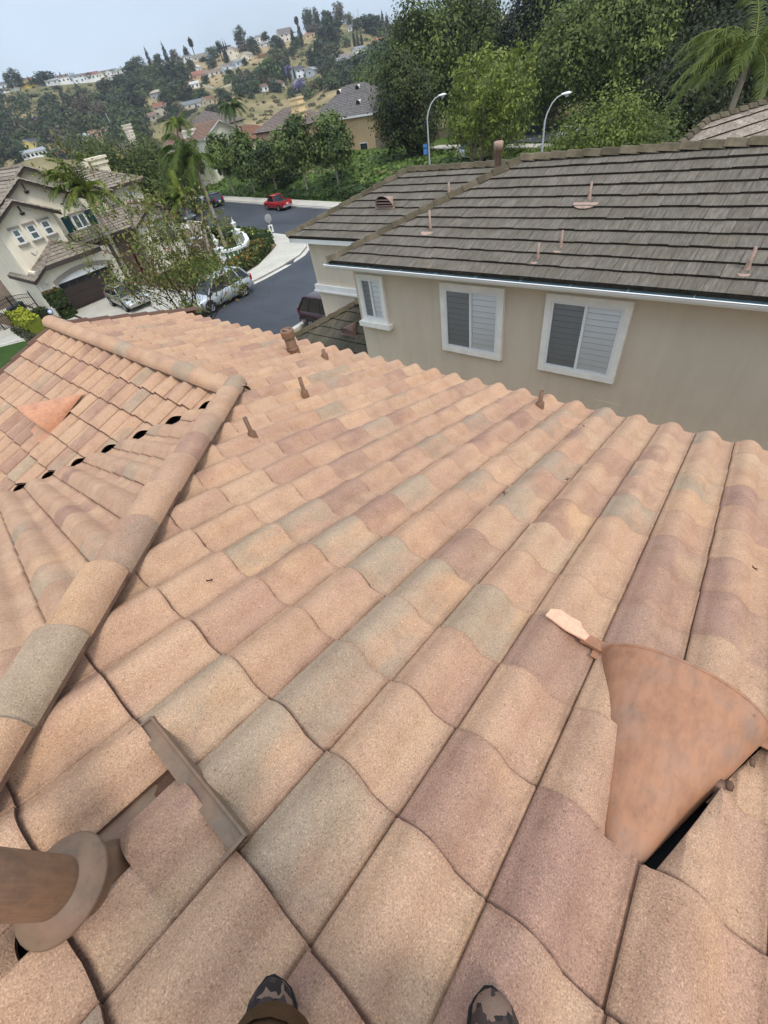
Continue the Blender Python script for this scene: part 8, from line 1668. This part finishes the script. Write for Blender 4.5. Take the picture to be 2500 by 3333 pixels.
# one continuous body; clothing as children
hip = V((0.16, -0.62, zA(-.62) + .98)); bk = bmesh.new()
jn = {}; 
def jv(n, p, r): jn[n] = (bk.verts.new(p), r)
sh_ = V((0.19, -0.66, zA(-.6) + 1.46))
jv('pelvis', hip, .13); jv('waist', hip.lerp(sh_, .45), .125); jv('chest', hip.lerp(sh_, .85) , .15); jv('neck', sh_ + V((0, 0, .06)), .06); jv('head', sh_ + V((0, 0, .17)), .085); jv('crown', sh_ + V((0, 0, .29)), .075)
for sd_, an, f_ in ((-1, aL, fL), (1, aR, fR)):
    h_ = hip + RT * (sd_ * .10) - V((0, 0, .06)); kn = h_.lerp(an, .5) + FW * .02
    jv(f'h{sd_}', h_, .088); jv(f'k{sd_}', kn, .058); jv(f'a{sd_}', an, .042); jv(f't{sd_}', an + f_ * .12 - nA * .05, .03)
    s_ = sh_ + RT * (sd_ * .19) - V((0, 0, .03)); e_ = s_ + RT * (sd_ * .06) - V((0, 0, .28)) + FW * .02; w_ = e_ + FW * .17 - RT * (sd_ * .09) + V((0, 0, .06))
    jv(f's{sd_}', s_, .055); jv(f'e{sd_}', e_, .042); jv(f'w{sd_}', w_, .03); jv(f'p{sd_}', w_ + FW * .06 - RT * (sd_ * .02), .032)
    for q in range(5):
        b0 = w_ + FW * .07 - RT * (sd_ * (.02)) + RT * (sd_ * (q - 2) * -.014); jv(f'f{sd_}{q}', b0 + FW * (.035 if q else .0) + V((0, 0, .01)), .009); jv(f'g{sd_}{q}', b0 + FW * (.06 if q not in (0,) else .02) + V((0, 0, .03)) - RT * (sd_ * .012), .008)
bk.verts.ensure_lookup_table()
def ed(a, b): bk.edges.new((jn[a][0], jn[b][0]))
for a, b in (('pelvis', 'waist'), ('waist', 'chest'), ('chest', 'neck'), ('neck', 'head'), ('head', 'crown')): ed(a, b)
for sd_ in (-1, 1):
    for a, b in ((f'h{sd_}', f'k{sd_}'), (f'k{sd_}', f'a{sd_}'), (f'a{sd_}', f't{sd_}'), (f's{sd_}', f'e{sd_}'), (f'e{sd_}', f'w{sd_}'), (f'w{sd_}', f'p{sd_}')): ed(a, b)
    ed('pelvis', f'h{sd_}'); ed('chest', f's{sd_}')
    for q in range(5): ed(f'p{sd_}', f'f{sd_}{q}'); ed(f'f{sd_}{q}', f'g{sd_}{q}')
bk.verts.index_update(); rads = [(v.index, r) for v, r in jn.values()]; root_i = jn['pelvis'][0].index
me = bpy.data.meshes.new('body'); bk.to_mesh(me); bk.free(); body = link_mesh('body', me); adopt2(body, pe)
sm_ = body.modifiers.new('skin', 'SKIN'); sb_ = body.modifiers.new('sub', 'SUBSURF'); sb_.levels = 1; sb_.render_levels = 2
for i, r in rads: me.skin_vertices[0].data[i].radius = (r, r)
for v in me.skin_vertices[0].data: v.use_root = False
me.skin_vertices[0].data[root_i].use_root = True
me.materials.append(M_SKIN)
# trousers: two tapering legs with a loose hem, joined at the hips
mb = MB()
for an, sd_, f_ in ((aL, -1, fL), (aR, 1, fR)):
    h_ = hip + RT * (sd_ * .085); kn = h_.lerp(an, .52) + FW * .03; low = an + nA * .0 + FW * (.075 if sd_ < 0 else -.01) + V((0, 0, -.025 if sd_ < 0 else .02))
    mb.tube([low, low.lerp(kn, .15), low.lerp(kn, .6), kn, kn.lerp(h_, .5), h_ + V((0, 0, .05))], [.088, .080, .078, .082, .10, .115], 18, 0, cap=False)
    mb.tube([low + V((0, 0, .002)), low.lerp(kn, .08)], [.091, .090], 18, 0, cap=False)
mb.ico(hip, .16, (1.15, 1.0, 1.0), 2)
tr_o = mb.build('trousers', [M_TROUS]); adopt2(tr_o, pe)
mb = MB(); mb.tube([hip + V((0, 0, .02)), hip.lerp(sh_, .5), hip.lerp(sh_, .9), sh_ + V((0, 0, .02))], [.165, .165, .175, .11], 18, 0)
for sd_ in (-1, 1): s_ = sh_ + RT * (sd_ * .18) - V((0, 0, .03)); mb.tube([sh_ - V((0, 0, .02)), s_, s_ + RT * (sd_ * .055) - V((0, 0, .26)) + FW * .02], [.08, .075, .062], 12, 0)
o = mb.build('shirt', [plain('dark_shirt', srgb(40, 42, 46), .9, .1)]); adopt2(o, pe)
mb = MB(); mb.ico(sh_ + V((0, 0, .21)) - FW * .02, .108, (.92, .92, 1.05), 2, 0, jit=.03); o = mb.build('hair', [plain('dark_hair', srgb(34, 26, 22), .8, .2)]); adopt2(o, pe)
# ------------------------------------------------------------------ air
mb = MB(); mb.box((-760, -760, -24), (760, 760, 150)); hz_ = mb.build('haze', []); hm = bpy.data.materials.new('haze'); hm.use_nodes = True; ht = hm.node_tree; ht.nodes.clear()
pv = ht.nodes.new('ShaderNodeVolumePrincipled'); pv.inputs['Density'].default_value = 0.0002; pv.inputs['Color'].default_value = (0.82, 0.88, 0.95, 1); ho = ht.nodes.new('ShaderNodeOutputMaterial'); ht.links.new(pv.outputs[0], ho.inputs['Volume'])
hz_.data.materials.append(hm); tag(hz_, 'thin pale haze in the air', None, None, 'stuff')
